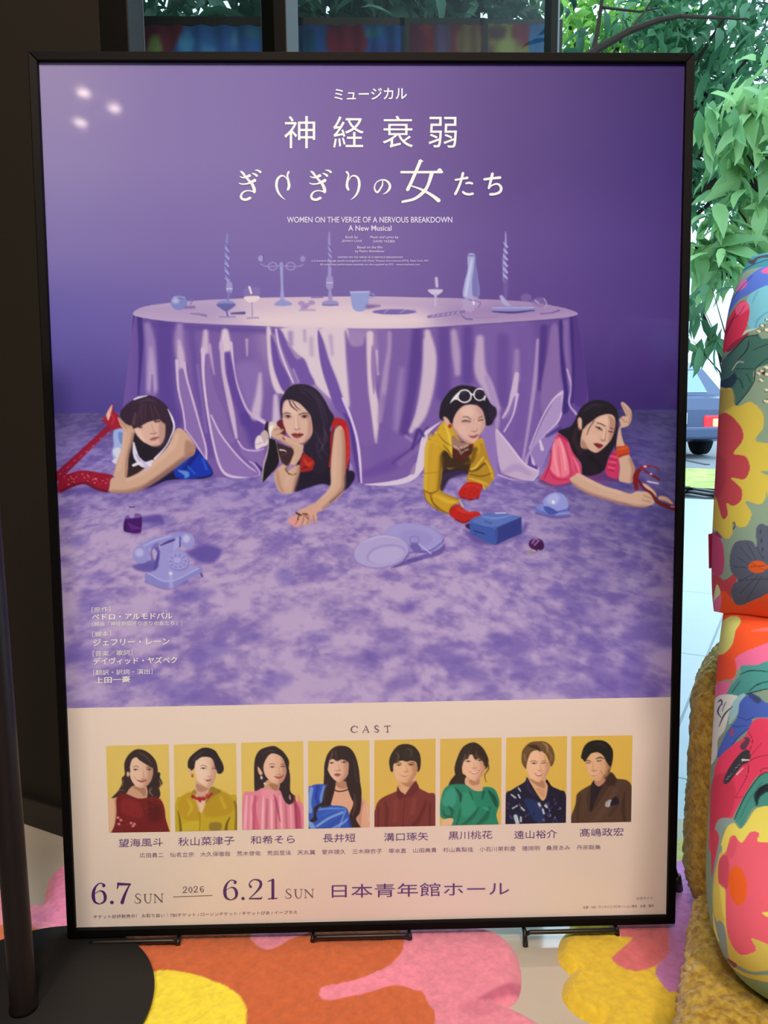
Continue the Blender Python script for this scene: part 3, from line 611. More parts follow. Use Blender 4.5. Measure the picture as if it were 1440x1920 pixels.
    L([(200,1180),(260,1200),(330,1170)], [10,16,10], (120,84,16), 4); L([(250,1200),(270,1280),(330,1370)], [10,14,8], (112,78,16), 3); L([(300,1220),(420,1280),(500,1290)], [20,36,24], (206,162,46), 6); L([(350,1190),(440,1230),(540,1270)], [16,20,12], (160,116,26), 4); L([(280,1300),(360,1370),(430,1400)], [14,20,12], (126,90,20), 4); L([(190,1000),(330,990)], 8, (150,108,24), 4, .7); L([(186,1160),(210,1270),(320,1370)], 8, (90,60,30), 4, .7)
    # gloves
    F([(440,1370),(470,1330),(530,1318),(620,1380),(700,1380),(748,1400),(740,1430),(690,1440),(640,1480),(580,1498),(520,1470),(450,1425)], (176,28,24), 1.3); L([(500,1460),(580,1490),(640,1470)], 16, (116,12,18), 5, .8); L([(520,1350),(600,1390),(700,1400)], [20,24,12], (206,56,42), 6, .8)
    F([(530,1190),(570,1130),(620,1090),(700,1090),(770,1120),(760,1170),(730,1250),(690,1240),(660,1275),(620,1250),(570,1250),(540,1230)], (176,28,24), 1.3); L([(560,1240),(640,1262),(730,1245)], 16, (112,12,18), 5, .8); L([(600,1130),(660,1120),(740,1140)], 20, (198,48,36), 6, .8)
    for q in ((480,1370),(540,1400),(600,1420),(650,1420),(560,1440),(620,1400),(690,1405),(600,1160),(650,1180),(690,1140),(720,1180),(580,1200),(640,1220),(690,1200)): E(q[0],q[1],6,5, (110,10,16), 1.5, .8)
    L([(440,1390),(460,1340),(500,1310),(550,1320)], 5, (90,50,20), 1.5); L([(545,1270),(575,1330)], 10, (220,190,110), 2); L([(780,1120),(790,1160)], 10, (214,180,84), 2)
    # neck, necklace, earring, head
    F([(470,620),(560,690),(640,700),(640,720),(560,760),(480,740)], (150,108,92), 3)
    for k, q in enumerate(((490,730),(510,742),(530,760),(545,778),(556,800),(575,785),(600,770),(622,762),(560,740),(590,730),(615,720))): E(q[0],q[1],9,7, (206,180,178), 2, .9)
    for q in ((500,790),(530,830),(560,860),(610,800),(640,790),(660,720)): E(q[0],q[1],22,20, (84,14,20), 4, .9)
    F([(340,440),(350,330),(380,260),(450,170),(540,122),(640,125),(720,150),(800,220),(850,300),(905,360),(900,430),(860,510),(810,520),(780,470),(776,380),(700,320),(600,320),(530,380),(510,440),(470,500),(420,470),(380,470)], (22,16,32), 1.5)
    F([(830,330),(900,340),(912,420),(870,470),(840,440)], (34,22,48), 5)
    F([(378,440),(410,440),(440,480),(430,530),(400,500)], (206,160,138), 2); E(446,528,18,20, (150,40,34), 1.5)
    F([(480,460),(520,380),(590,322),(690,315),(760,360),(790,440),(800,500),(780,560),(745,610),(715,670),(665,702),(610,690),(550,640),(500,590),(478,530)], (208,162,146), 1.5)
    F([(700,320),(760,360),(795,450),(790,540),(745,610),(760,480)], (186,138,124), 9, .7); F([(560,360),(660,340),(680,420),(580,430)], (224,182,166), 10, .7); F([(520,520),(600,530),(610,610),(540,600)], (220,172,158), 10, .6); L([(490,560),(560,650),(650,700)], 18, (164,116,104), 8, .7)
    L([(575,436),(620,436),(655,462)], [5,8,5], (80,56,60), 1.5); L([(730,448),(770,430)], [6,5], (80,56,60), 1.5)
    L([(565,482),(600,474),(650,482)], [6,14,6], (56,34,40), 1.8); L([(730,472),(775,464)], [7,8], (60,36,42), 1.8); L([(580,494),(645,494)], 6, (178,124,116), 3, .8)
    L([(690,470),(712,530),(722,565)], [6,10,10], (178,126,114), 4, .8); L([(660,575),(690,584),(716,574)], [6,9,8], (160,106,98), 2.2); L([(700,480),(708,540)], 8, (232,196,182), 4, .7)
    F([(640,628),(680,626),(700,618),(728,612),(710,640),(670,648)], (158,76,74), 1.8); L([(640,630),(690,632),(728,612)], 4, (110,46,48), 1.2); L([(628,610),(640,632)], 5, (180,126,116), 2.5)
    L([(470,270),(510,220)], 10, (60,48,64), 5, .6)
    # white sunglasses pushed up into the hair
    t = np.linspace(0, 6.2832, 16)
    E(592,228,62,58, (28,22,40), 1); E(742,214,52,56, (26,20,38), 1)
    L(np.stack([592+66*np.cos(t), 228+62*np.sin(t)],1), 14, (228,216,218), 1); L(np.stack([742+56*np.cos(t+.3), 212+58*np.sin(t+.3)],1)[:13], 12, (228,216,218), 1)
    L([(655,205),(680,215),(690,200)], 14, (228,216,218), 1); F([(446,300),(480,240),(530,190),(545,200),(520,250),(560,285),(500,262)], (228,216,218), 1.2); L([(800,230),(790,268)], 12, (220,206,214), 1.2); L([(560,200),(600,190)], 8, (70,60,84), 3); L([(720,190),(750,180)], 8, (66,56,80), 3)
    # blue box by the gloves
    F([(600,1560),(640,1640),(700,1690),(900,1720),(1180,1600),(1200,1500),(1000,1700)], (84,66,136), 12, .8)
    F([(600,1520),(650,1500),(650,1560),(620,1550)], (50,20,60), 2)
    F([(640,1470),(770,1410),(820,1402),(1000,1400),(1160,1440),(1160,1600),(900,1712),(860,1708),(645,1600)], (58,80,150), 1, 1, False)
    F([(905,1560),(1160,1440),(1162,1600),(905,1714)], (44,52,118), 2, 1, False); F([(650,1475),(770,1412),(850,1402),(1010,1400),(1158,1440),(920,1540),(800,1530)], (84,104,168), 2, 1, False)
    L([(920,1545),(1156,1445)], 8, (40,50,110), 1.5); L([(770,1430),(900,1450),(1060,1420)], [10,20,10], (112,130,186), 4); L([(900,1398),(1000,1396)], 10, (200,196,222), 2.5); L([(690,1575),(790,1606)], 10, (26,30,72), 1.2); E(700,1610,5,5, (26,30,72), 1); L([(800,1480),(860,1500)], 20, (66,86,150), 4); L([(650,1490),(900,1556),(905,1700)], 5, (96,116,176), 1.5, .8)
    # ---- fourth woman: long dark hair, pink puff sleeves, red cuff and sandal
    Z(980, 720, 4.966)
    F([(150,900),(300,960),(480,930),(900,900),(900,830),(400,820)], (90,40,96), 12, .8)
    F([(330,460),(420,480),(440,560),(500,680),(545,760),(545,840),(480,850),(430,920),(290,940),(180,890),(160,880),(230,760),(270,600)], (196,60,96), 1.5)
    F([(300,520),(370,540),(420,640),(450,800),(380,870),(280,830),(250,740)], (230,128,140), 6, .8)
    for p, c in ((((340,500),(380,640),(400,800)),(240,150,160)),(((290,560),(300,700),(330,860)),(238,140,152)),(((420,560),(450,680),(480,820)),(214,84,112)),(((270,620),(250,760),(200,880)),(160,30,70)),(((380,540),(430,700),(450,860)),(176,44,80)),(((330,580),(340,720),(360,860)),(206,84,110)),(((470,680),(510,760),(530,830)),(226,120,136)),(((240,780),(300,880),(420,890)),(180,36,80))): L(p, [10,20,12], c, 3.5, .85)
    L([(340,480),(380,500),(420,530)], [20,26,14], (168,36,76), 4)
    F([(780,840),(770,760),(810,680),(850,620),(890,660),(900,780),(880,880),(820,870)], (190,44,84), 2)
    for k in range(7): L([(790+k*4,800-k*26),(850+k*5,812-k*26)], [6,9], (236,110,134) if k%2 else (130,16,52), 2.5, .8)
    L([(880,400),(860,480),(870,600)], [20,26,16], (30,18,36), 3)
    F([(870,590),(890,440),(910,380),(900,330),(930,300),(960,290),(915,190),(935,168),(985,210),(1015,260),(1010,340),(980,390),(920,410),(915,440),(940,540),(1010,700),(1042,780),(1040,860),(1010,920),(940,915),(895,890),(905,780),(890,680)], SK, 1.5)
    L([(1000,700),(1030,800),(1010,900)], [24,34,24], SD, 7, .8); L([(990,240),(1005,300),(985,370)], [10,16,12], SD, 4, .7); L([(925,190),(970,250),(975,300)], 7, (158,108,94), 2.5); L([(920,320),(950,350),(970,350)], 8, (160,110,96), 3)
    F([(872,590),(930,578),(975,570),(995,650),(945,668),(890,684)], (186,60,24), 1.3); L([(890,610),(975,592)], 12, (206,90,44), 3.5); L([(895,672),(985,645)], 10, (140,34,18), 3)
    F([(440,890),(480,850),(520,830),(620,880),(760,950),(900,990),(1000,1020),(1060,1000),(1120,1000),(1180,1010),(1240,1040),(1220,1070),(1225,1110),(1190,1130),(1120,1145),(1040,1135),(960,1110),(800,1075),(640,1025),(520,970)], SK, 1.5)
    L([(460,920),(600,1010),(800,1075),(1000,1130),(1160,1140)], [20,28,28,26,18], SD, 7, .8); L([(520,850),(700,940),(900,1010)], [20,30,24], SL, 7, .55)
    F([(1110,940),(1140,930),(1210,980),(1245,1030),(1230,1060),(1180,1020)], (206,160,136), 2); L([(1130,1040),(1190,1060),(1225,1075)], 6, SD, 2); L([(1120,1080),(1190,1100)], 6, SD, 2)
    L([(1060,970),(1050,880),(1070,820),(1110,780)], [40,50,44,24], (110,14,22), 1.5); L([(1080,900),(1130,970),(1200,1020),(1260,1100),(1330,1130),(1410,1160)], [24,22,24,34,40,40], (96,10,20), 1.5)
    L([(1100,790),(1140,770),(1200,765),(1250,780),(1260,800)], [20,24,10,12,10], (130,22,30), 1.5); L([(1130,800),(1190,840),(1270,890)], [12,16,22], (100,10,20), 1.5); E(1140,768,16,8, (236,190,190), 1.5); E(1195,838,12,7, (236,190,190), 1.2); L([(1165,908),(1260,926)], 14, (210,186,214), 1.3)
    L([(1280,1060),(1330,1070),(1390,1110)], [36,40,20], (204,150,126), 2); L([(1380,1140),(1410,1145)], 8, (210,170,150), 1.3)
    # hair and face
    F([(330,440),(440,400),(490,330),(530,240),(600,175),(700,148),(800,170),(870,230),(890,300),(880,430),(860,560),(800,680),(760,800),(660,850),(560,840),(545,740),(470,640),(420,520)], (22,15,28), 1.5)
    L([(500,420),(480,520),(540,640)], [30,44,30], (50,26,38), 7, .8); L([(560,260),(640,200),(740,200)], [10,24,10], (56,40,60), 7, .7); L([(620,680),(700,740),(720,800)], 24, (12,8,20), 6)
    F([(512,330),(535,310),(552,340),(548,420),(520,410)], (212,160,136), 2); E(528,420,8,10, (150,70,60), 1.5)
    F([(560,420),(590,370),(650,340),(700,300),(780,280),(840,290),(862,340),(850,440),(820,520),(770,580),(700,635),(650,632),(600,600),(545,590),(540,520)], (206,160,136), 1.5)
    F([(800,300),(862,340),(850,450),(800,540),(810,420)], (166,116,96), 8, .8); F([(560,520),(610,600),(560,605),(540,560)], (158,110,92), 6, .8); F([(690,330),(780,300),(800,370),(720,390)], (224,180,156), 9, .7); F([(600,470),(680,470),(700,540),(620,540)], (216,170,146), 9, .6)
    F([(560,420),(575,350),(650,290),(740,270),(800,262),(700,305),(640,350),(600,380)], (22,15,28), 2); L([(665,345),(620,410),(600,470)], [6,6,4], (60,38,42), 1.5)
    L([(695,362),(730,372),(768,392)], [6,9,6], (64,40,42), 1.8); L([(815,410),(845,418)], [6,5], (64,40,42), 1.8)
    L([(680,400),(710,408),(740,430)], [7,14,6], (50,30,32), 1.8); E(712,412,9,8, (24,12,18), 1); L([(800,440),(836,448)], [8,8], (54,32,34), 1.8); L([(690,426),(732,436)], 5, (176,124,104), 2.5)
    L([(775,420),(770,490),(762,520)], [6,10,12], (172,122,102), 4, .8); L([(728,516),(750,530),(770,524)], [6,9,7], (146,96,80), 2); L([(762,420),(752,500)], 9, (230,190,166), 4, .7)
    F([(662,558),(700,552),(745,568),(735,590),(705,598)], (122,34,38), 1.6); L([(664,560),(700,570),(744,572)], 4, (66,14,22), 1.2); L([(690,615),(720,608)], 8, (170,120,100), 4, .7)
    # ---- things lying on the carpet
    Z(980, 720, 4.966)
    L([(130,1200),(300,1240),(430,1230)], 26, (86,68,140), 7, .8)
    E(275,1170,164,52, (94,104,176), 1.3, 1, 6); E(275,1160,150,42, (120,124,188), 3, 1, 6)
    F([(190,1090),(240,1030),(320,1010),(390,1040),(420,1100),(420,1150),(360,1180),(280,1190),(220,1160)], (138,140,196), 1.5); F([(230,1060),(300,1020),(340,1060),(310,1120),(240,1110)], (170,168,210), 8, .8); E(285,1100,14,16, (224,216,232), 3)
    F([(200,1140),(260,1150),(330,1200),(260,1215),(210,1180)], (66,74,150), 4); L([(300,1195),(380,1180),(430,1170)], [6,12,8], (60,66,140), 2); L([(310,1215),(430,1200)], 6, (160,164,210), 2)
    E(100,1560,40,22, (140,112,132), 5, .9); E(60,1560,34,16, (150,124,130), 4, .8); E(125,1490,70,54, (66,22,74), 3); E(165,1510,34,38, (54,14,66), 3); L([(90,1480),(120,1440),(150,1460)], 14, (150,110,160), 4); L([(110,1500),(140,1470)], 8, (176,140,180), 3); L([(95,1550),(120,1555)], 8, (196,172,160), 2); L([(120,1530),(130,1550)], 10, (36,8,44), 2)
    Z(640, 940, 3.4286)
    L([(430,380),(620,330),(660,280)], [20,36,16], (90,70,140), 5, .8); L([(340,420),(430,390),(520,370)], [10,30,10], (86,66,138), 5, .8)
    E(470,235,195,96, (140,126,182), 1.2, 1, 8); E(466,232,186,88, (154,140,190), 3, 1, 8); E(480,235,110,50, (144,130,184), 8, .8, 8); L([(440,328),(560,320),(640,270),(660,240)], [3,6,6,4], (84,66,140), 1.2)
    F([(440,280),(490,270),(520,310),(570,330),(470,325)], (94,76,146), 6, .8)
    L([(490,268),(530,300),(575,334)], [6,7,9], (178,166,208), 1.2); t = np.linspace(0, 6.28, 12); L(np.stack([470+30*np.cos(t), 248+24*np.sin(t)],1), 5, (116,100,164), 1.2, .9); L([(450,270),(490,270)], 8, (110,94,160), 1.5)
    E(258,325,184,106, (132,114,172), 1.2, 1, -8); E(256,322,178,102, (166,150,190), 2, 1, -8); E(286,340,128,62, (150,132,182), 4, .9, -10); E(290,346,116,54, (172,156,194), 5, 1, -10); L([(120,270),(250,225),(380,240)], [4,9,4], (188,174,206), 3, .8); L([(320,428),(390,400),(436,330)], [4,8,4], (84,66,136), 1.5)
    # telephone
    Z(100, 700, 4)
    F([(600,1440),(760,1400),(780,1490),(640,1480)], (84,70,146), 8, .8); F([(1000,1340),(1150,1290),(1260,1330),(1200,1420),(1080,1400)], (90,72,146), 12, .9); L([(700,1560),(860,1610),(1000,1560)], 26, (92,76,150), 8, .7); L([(1090,1460),(1115,1520)], 14, (70,56,120), 2)
    L([(640,1330),(740,1270),(860,1235),(960,1215),(1020,1240)], [60,56,44,44,60], (138,132,190), 1.5); L([(650,1310),(760,1256),(880,1220)], 12, (170,160,206), 3)
    F([(700,1560),(720,1500),(790,1450),(790,1340),(830,1290),(910,1290),(1000,1360),(1030,1440),(1090,1455),(1105,1490),(1000,1540),(880,1610)], (146,138,192), 1.5)
    F([(700,1500),(860,1560),(1095,1455),(1105,1500),(1000,1550),(880,1612),(710,1570)], (130,122,182), 3); L([(710,1500),(870,1562),(1090,1462)], 8, (176,168,210), 3); L([(880,1500),(884,1600)], 26, (164,156,204), 8, .8)
    L([(790,1340),(780,1400),(760,1470)], [16,24,14], (74,62,140), 4); L([(805,1290),(870,1262),(930,1240)], [10,18,14], (62,52,132), 2.5); F([(900,1330),(915,1240),(945,1230),(950,1270),(935,1300)], (160,154,204), 2); L([(760,1300),(790,1340),(780,1300)], 16, (90,82,156), 3); L([(950,1230),(950,1300)], 10, (70,60,136), 3)
    E(660,1360,66,66, (140,134,190), 1.5); E(645,1345,32,30, (178,168,208), 9); E(1008,1256,52,58, (144,136,192), 1.5); E(998,1240,26,28, (184,174,212), 8); L([(730,1340),(760,1290),(790,1280)], [10,20,14], (110,104,172), 3); L([(735,1350),(745,1420)], 14, (96,88,160), 4)
    E(938,1412,84,70, (120,112,174), 1.5, 1, 15); E(934,1406,80,66, (156,146,196), 2, 1, 15)
    for k in range(10):
        a = k*.62; E(935+56*np.cos(a), 1408+46*np.sin(a), 10, 8, (126,116,176), 2)
    E(932,1404,36,30, (126,118,178), 2.5); E(930,1402,30,24, (164,154,202), 3); E(880,1500,14,12, (206,198,226), 3)
    # scent bottle
    L([(660,1100),(780,1090),(820,1120)], [40,60,20], (86,66,140), 9, .8); F([(535,1095),(560,1065),(655,1060),(662,1165),(640,1200),(545,1190),(525,1160)], (64,18,92), 1.5); F([(540,1090),(565,1060),(655,1058),(650,1080)], (124,96,164), 2, .8); L([(588,1065),(588,1010)], 40, (156,136,178), 1.3); L([(570,1003),(606,1003)], 9, (70,56,110), 1.3)
    for k in range(8): L([(560+k*12,1120+k*6),(590+k*10,1175-k*2)], 3, (132,70,150), 1, .8)
    L([(545,1110),(540,1180)], 8, (30,6,60), 2); L([(590,1205),(650,1200)], 8, (140,60,130), 3, .7)
QUADS = [  # the eight small photographs, corners from the top left round
    (190, ((48,325),(698,308),(718,1215),(78,1225))), (190, ((752,312),(1398,296),(1412,1198),(768,1214))),
    (440, ((66,292),(710,276),(718,1182),(78,1196))), (440, ((762,276),(1398,266),(1404,1168),(768,1184))),
    (690, ((66,266),(702,250),(700,1154),(66,1166))), (690, ((750,252),(1386,238),(1382,1138),(746,1152))),
    (940, ((52,238),(684,222),(670,1122),(42,1136))), (940, ((728,224),(1362,214),(1348,1112),(724,1124)))]

def paint_cast():
    cv = Canvas(190, 1370, 1200, 1575, 1.6, (212, 186, 170)); cv.sk = .6
    F, L, E, Z = cv.fill, cv.line, cv.ell, cv.Z
    K = 5.538
    def photo(i, a, b):
        ox, q = QUADS[i]; Z(ox, 1340, K)
        q = np.array(q, float); c = q.mean(0)
        cl = F(c + (q - c) * 1.012, a, .6, 1, False)
        F([q[0], q[1], (q[1]+q[2])/2, (q[0]+q[3])/2], b, 60, .5, False, cl)
        return cl
    def tools(cl):
        low = max(q[1] for q in QUADS[tools.i][1]) - 52; tools.i += 1
        def P(p, c, s=1.2, a=1.): return F([(x + (0 if y < low else (-40 if x < 380 or 700 < x < 1040 else 40)) if s == 1.2 else x, y + (130 if y > low and s == 1.2 else 0)) for x, y in p], c, s, a, True, cl)
        return P, strokes(cl), (lambda x, y, rx, ry, c, s=1.2, a=1., r=0: E(x, y, rx, ry, c, s, a, r, cl))
    def strokes(cl):
        def S(p, w, c, s=1.2, a=1.):
            if len(p) == 3 and hasattr(w, '__len__') and len(w) == 3 and w[0] in (5, 6) and w[1] >= 9 and abs(p[2][0] - p[0][0]) < 75 and sum(c) < 170:      # an open eye: lid, dark iris
                (x0, _), (x1, y1), (x2, _) = p; L([(x0, y1 + 5), (x1, y1 - 1), (x2, y1 + 4)], [4, 7, 4], c, s, a, True, cl); E(x1, y1 + 5, 10, 8, c, 1.2, 1, 0, cl); return
            return L(p, w, c, s, a, True, cl)
        return S
    tools.i = 0
    def face(P, S, pts, lit, dark, side=1):
        """skin with a soft light side and shaded far side"""
        b = P(pts, tuple((np.array(lit)*.75+np.array(dark)*.25)), 1.3)
        p = np.array(pts, float); c = p.mean(0); w = np.ptp(p[:,0]); h = np.ptp(p[:,1])
        F([c+(-.5*w*side,-.5*h), c+(0,-.45*h), c+(0,.3*h), c+(-.4*w*side,.3*h)], lit, 14, .7, True, b)
        F([c+(.28*w*side,-.4*h), c+(.6*w*side,-.3*h), c+(.5*w*side,.5*h), c+(.1*w*side,.5*h), c+(.3*w*side,.1*h)], dark, 12, .75, True, b)
        return b
    A, B = (204,168,84), (206,172,92)
    # 1 long waves, red sequin dress
    P, S, O = tools(photo(0, A, B))
    P([(75,1230),(78,900),(110,860),(170,850),(190,1000),(150,1230)], (206,158,128)); S([(150,880),(160,1000),(145,1220)], 26, (172,118,92), 4, .8)
    P([(240,520),(270,440),(340,375),(420,368),(500,410),(560,480),(582,560),(585,620),(620,680),(630,720),(600,760),(610,830),(580,870),(480,860),(300,800),(250,830),(180,850),(110,865),(170,800),(215,720),(215,660),(245,620)], (48,32,34))
    P([(330,740),(460,740),(470,860),(380,868),(270,825)], (188,138,112)); P([(330,750),(450,760),(450,850),(400,800)], (150,100,80), 5, .8)
    P([(150,1230),(148,1120),(162,1000),(160,870),(200,810),(270,825),(380,868),(470,862),(560,850),(620,890),(650,960),(662,1060),(640,1230)], (104,22,26)); P([(220,880),(380,900),(420,1050),(300,1060),(210,1000)], (128,32,36), 12, .8); P([(480,900),(600,930),(620,1080),(500,1100)], (76,12,18), 12, .8)
    for k in range(90):
        a = (k*.618)%1; b2 = (k*.381+.1*np.sin(k))%1; O(170+a*460, 870+b2*340, 6, 5, [(150,50,52),(70,10,16),(132,40,40)][k%3], 1.5, .6)
    for q in ((175,1065),(205,1090),(185,1130),(310,1120),(345,1130),(330,1150)): O(q[0],q[1],14,12, (226,140,138), 2, .85)
    face(P, S, [(290,560),(300,500),(350,450),(430,470),(520,540),(535,600),(515,680),(480,730),(430,760),(370,750),(325,700),(300,640)], (216,174,150), (166,116,94))
    P([(300,540),(320,470),(360,440),(400,480),(520,550),(545,540),(500,450),(420,400),(330,420),(270,500),(268,600),(300,600)], (48,32,34), 1.5); S([(390,400),(460,440),(520,520)], [14,26,12], (74,54,54), 3, .7); S([(250,560),(260,600),(285,600)], 14, (44,28,30), 2); O(278,620,14,26, (206,158,134), 2)
    S([(500,740),(560,700),(590,620)], [30,50,40], (44,28,30), 3); S([(520,760),(500,800),(530,840)], [10,20,10], (120,90,76), 3, .8); S([(600,680),(615,730),(590,770)], [8,16,8], (150,118,80), 2.5, .7); S([(230,680),(220,740)], [10,14], (140,108,84), 3, .6); S([(180,800),(200,780),(240,790)], [6,12,6], (130,96,66), 2.5, .6)
    S([(330,550),(360,538),(390,548)], [4,7,4], (96,66,58), 1.5); S([(465,552),(500,548),(525,560)], [4,7,4], (96,66,58), 1.5); S([(330,578),(355,570),(385,582)], [6,13,6], (52,32,30), 1.5); S([(465,574),(495,568),(522,578)], [6,13,6], (52,32,30), 1.5)
    S([(430,580),(440,640),(434,664)], [4,10,10], (170,122,102), 2.5, .8); S([(412,668),(436,674),(460,666)], 6, (146,96,80), 2); P([(368,680),(420,686),(470,678),(445,700),(410,704)], (152,78,70), 1.6); S([(372,682),(425,692),(468,680)], 4, (104,46,44), 1.2); S([(340,640),(365,680)], 5, (184,136,116), 2.5)
    # 2 short curls, mustard shirt, red necklace
    P, S, O = tools(photo(1, A, B))
    P([(780,900),(830,850),(960,790),(990,760),(1150,740),(1200,770),(1330,830),(1405,870),(1420,1210),(770,1220)], (178,146,34))
    P([(960,800),(1040,860),(1140,790),(1100,900),(1028,1020),(960,900)], (214,170,148)); P([(985,690),(1140,700),(1150,790),(1040,860),(960,800),(980,760)], (196,148,126)); P([(990,720),(1100,760),(1130,760),(1060,800),(1000,790)], (160,110,90), 4, .8)
    P([(830,860),(950,810),(1020,1000),(1020,1080),(900,1100),(800,1000)], (172,132,28), 8, .9); P([(1160,780),(1340,850),(1360,1000),(1200,1060),(1060,1020)], (166,126,28), 10, .8); P([(840,1130),(1010,1100),(1020,1220),(840,1220)], (186,156,44), 8, .9); P([(1130,1120),(1240,1120),(1230,1200),(1130,1200)], (120,96,40), 6, .8)
    S([(1020,1010),(1026,1110),(1020,1200)], 8, (140,104,20), 2); S([(800,1000),(820,1100),(830,1215)], [8,20,26], (110,84,20), 3); S([(1330,1060),(1300,1130),(1290,1200)], [10,24,30], (100,76,24), 3); S([(1380,900),(1400,1000),(1390,1190)], [20,30,24], (120,96,30), 4); S([(900,880),(940,960),(900,1040)], [20,34,20], (196,160,48), 6, .7); S([(1240,860),(1280,960)], 30, (190,154,46), 6, .7)
    P([(1130,760),(1190,765),(1240,800),(1140,860),(1080,920)], (140,108,34), 3); P([(960,780),(990,800),(960,870),(935,830)], (150,116,34), 3)
    for q in ((955,850,22),(985,866,16),(1020,870,26),(1060,868,26),(1105,844,26),(1140,822,18),(1026,895,14)): O(q[0],q[1],q[2],q[2]*.9, (150,30,36), 2)
    S([(950,820),(1010,850),(1080,850),(1140,800)], 7, (176,140,130), 1.5, .8)
    P([(900,500),(920,450),(970,400),(1040,355),(1110,350),(1180,380),(1220,440),(1260,520),(1265,580),(1215,615),(1190,570),(1150,460),(1010,450),(980,540),(930,590),(905,560)], (38,26,34)); 
    P([(905,560),(935,580),(950,640),(925,620)], (204,156,132), 2); O(948,636,12,20, (160,80,50), 2)
    face(P, S, [(970,560),(985,480),(1030,440),(1100,440),(1165,470),(1195,560),(1190,640),(1165,710),(1130,745),(1090,750),(1040,720),(1000,680),(980,620)], (222,184,162), (176,128,108))
    S([(990,470),(1040,436),(1120,436),(1170,470),(1195,560)], [16,20,20,26,26], (38,26,34), 3); P([(1180,480),(1250,500),(1262,590),(1210,610)], (36,24,34), 2); S([(940,500),(990,440),(1060,390)], [10,24,10], (70,52,54), 4, .6)
    S([(1030,540),(1060,528),(1095,545)], [4,6,5], (110,80,70), 1.5); S([(1150,548),(1185,540)], 5, (110,80,70), 1.5); S([(1030,560),(1060,556),(1090,566)], [5,10,5], (64,42,40), 1.5); S([(1150,566),(1190,560)], [7,7], (64,42,40), 1.5)
    S([(1130,560),(1142,620),(1128,640)], [4,8,9], (182,134,116), 2.5, .8); S([(1105,645),(1128,650),(1148,640)], 5, (156,108,92), 2); P([(1082,680),(1120,676),(1145,668),(1125,694),(1100,696)], (170,92,84), 1.6); S([(1082,682),(1145,669)], 4, (120,58,56), 1.2); S([(1060,660),(1082,682)], 5, (190,142,124), 2.5)
    # 3 long straight hair, pink striped blouse
    P, S, O = tools(photo(2, A, B))
    P([(205,620),(210,480),(240,400),(290,358),(390,332),(450,350),(510,420),(550,520),(570,640),(575,790),(620,850),(600,930),(500,880),(320,760),(280,800),(215,810)], (40,28,34))
    P([(340,680),(460,700),(450,790),(400,800),(310,770)], (190,138,110)); P([(360,720),(450,720),(440,800),(390,770)], (148,98,76), 4, .8)
    P([(78,1200),(76,980),(100,810),(160,800),(230,790),(300,760),(400,800),(460,780),(520,850),(600,900),(680,900),(715,1000),(722,1190)], (206,120,140))
    for x0, x1, c in ((130,110,(226,160,170)),(180,170,(222,150,162)),(215,200,(160,66,96)),(300,290,(228,162,170)),(340,330,(176,92,112)),(380,385,(230,166,172)),(430,430,(172,84,108)),(470,490,(226,158,166)),(520,540,(180,96,114)),(570,590,(222,146,158)),(620,640,(150,52,80)),(660,690,(206,104,128))):
        S([(x0,840),((x0+x1)/2,1000),(x1,1195)], [14,26,24], c, 3, .85)
    S([(240,850),(200,960),(240,1190)], [20,40,50], (190,80,110), 5, .7); P([(280,780),(420,790),(440,860),(390,880),(300,850)], (218,134,150), 4, .8); S([(410,830),(430,900),(470,1100)], [10,26,12], (150,64,90), 3, .8); P([(480,780),(560,870),(610,900),(560,930),(510,880)], (40,28,34), 2); S([(620,900),(650,1000),(660,1180)], [30,50,50], (150,50,80), 6, .7)
    P([(240,545),(262,560),(290,610),(270,630),(248,600)], (206,156,132), 2); O(280,655,12,18, (198,176,170), 2); O(314,716,12,12, (214,190,180), 2)
    face(P, S, [(300,540),(330,460),(380,410),(450,420),(510,470),(540,560),(525,640),(500,690),(450,724),(400,710),(340,660),(310,610)], (218,172,148), (166,112,90))
    P([(290,560),(320,450),(380,400),(440,412),(500,460),(545,570),(560,480),(480,370),(380,350),(270,400),(250,520)], (40,28,34), 2); S([(290,420),(360,380),(420,380)], [10,24,10], (66,50,54), 4, .6); S([(540,520),(555,640),(550,760)], [16,34,40], (40,28,34), 3)
    S([(362,520),(390,512),(420,522)], [4,7,4], (96,64,54), 1.5); S([(480,522),(520,516)], 6, (96,64,54), 1.5); S([(366,548),(390,542),(418,550)], [5,11,5], (56,34,32), 1.5); S([(480,542),(522,540)], [8,8], (56,34,32), 1.5)
    S([(456,540),(468,600),(460,620)], [4,8,9], (174,120,98), 2.5, .8); S([(436,622),(460,628),(484,618)], 5, (150,98,80), 2); P([(412,642),(460,644),(505,632),(480,664),(445,668)], (166,84,76), 1.6); S([(412,642),(460,652),(505,632)], 4, (110,50,46), 1.2)
    # 4 long fringe, blue satin one-shoulder dress
    P, S, O = tools(photo(3, A, B))
    P([(930,640),(935,520),(970,410),(1030,345),(1110,328),(1190,350),(1250,430),(1285,560),(1300,700),(1315,820),(1300,1000),(1310,1180),(1190,1180),(900,960),(920,800)], (42,28,32))
    P([(1000,930),(1030,760),(1060,700),(1150,700),(1180,790),(1230,900),(1300,870),(1340,870),(1380,930),(1405,1040),(1400,1180),(1270,1180),(1200,1060),(1150,960)], (206,152,126)); P([(1050,700),(1150,690),(1160,760),(1080,760)], (160,108,86), 4, .8); S([(1330,900),(1300,1000),(1290,1160)], [20,40,40], (176,120,96), 5, .7); S([(1370,950),(1390,1100)], 20, (218,166,138), 5, .6)
    P([(765,800),(800,740),(860,722),(960,730),(1010,800),(990,940),(880,960),(1000,940),(1150,960),(1200,1080),(1230,1180),(765,1190)], (46,78,168))
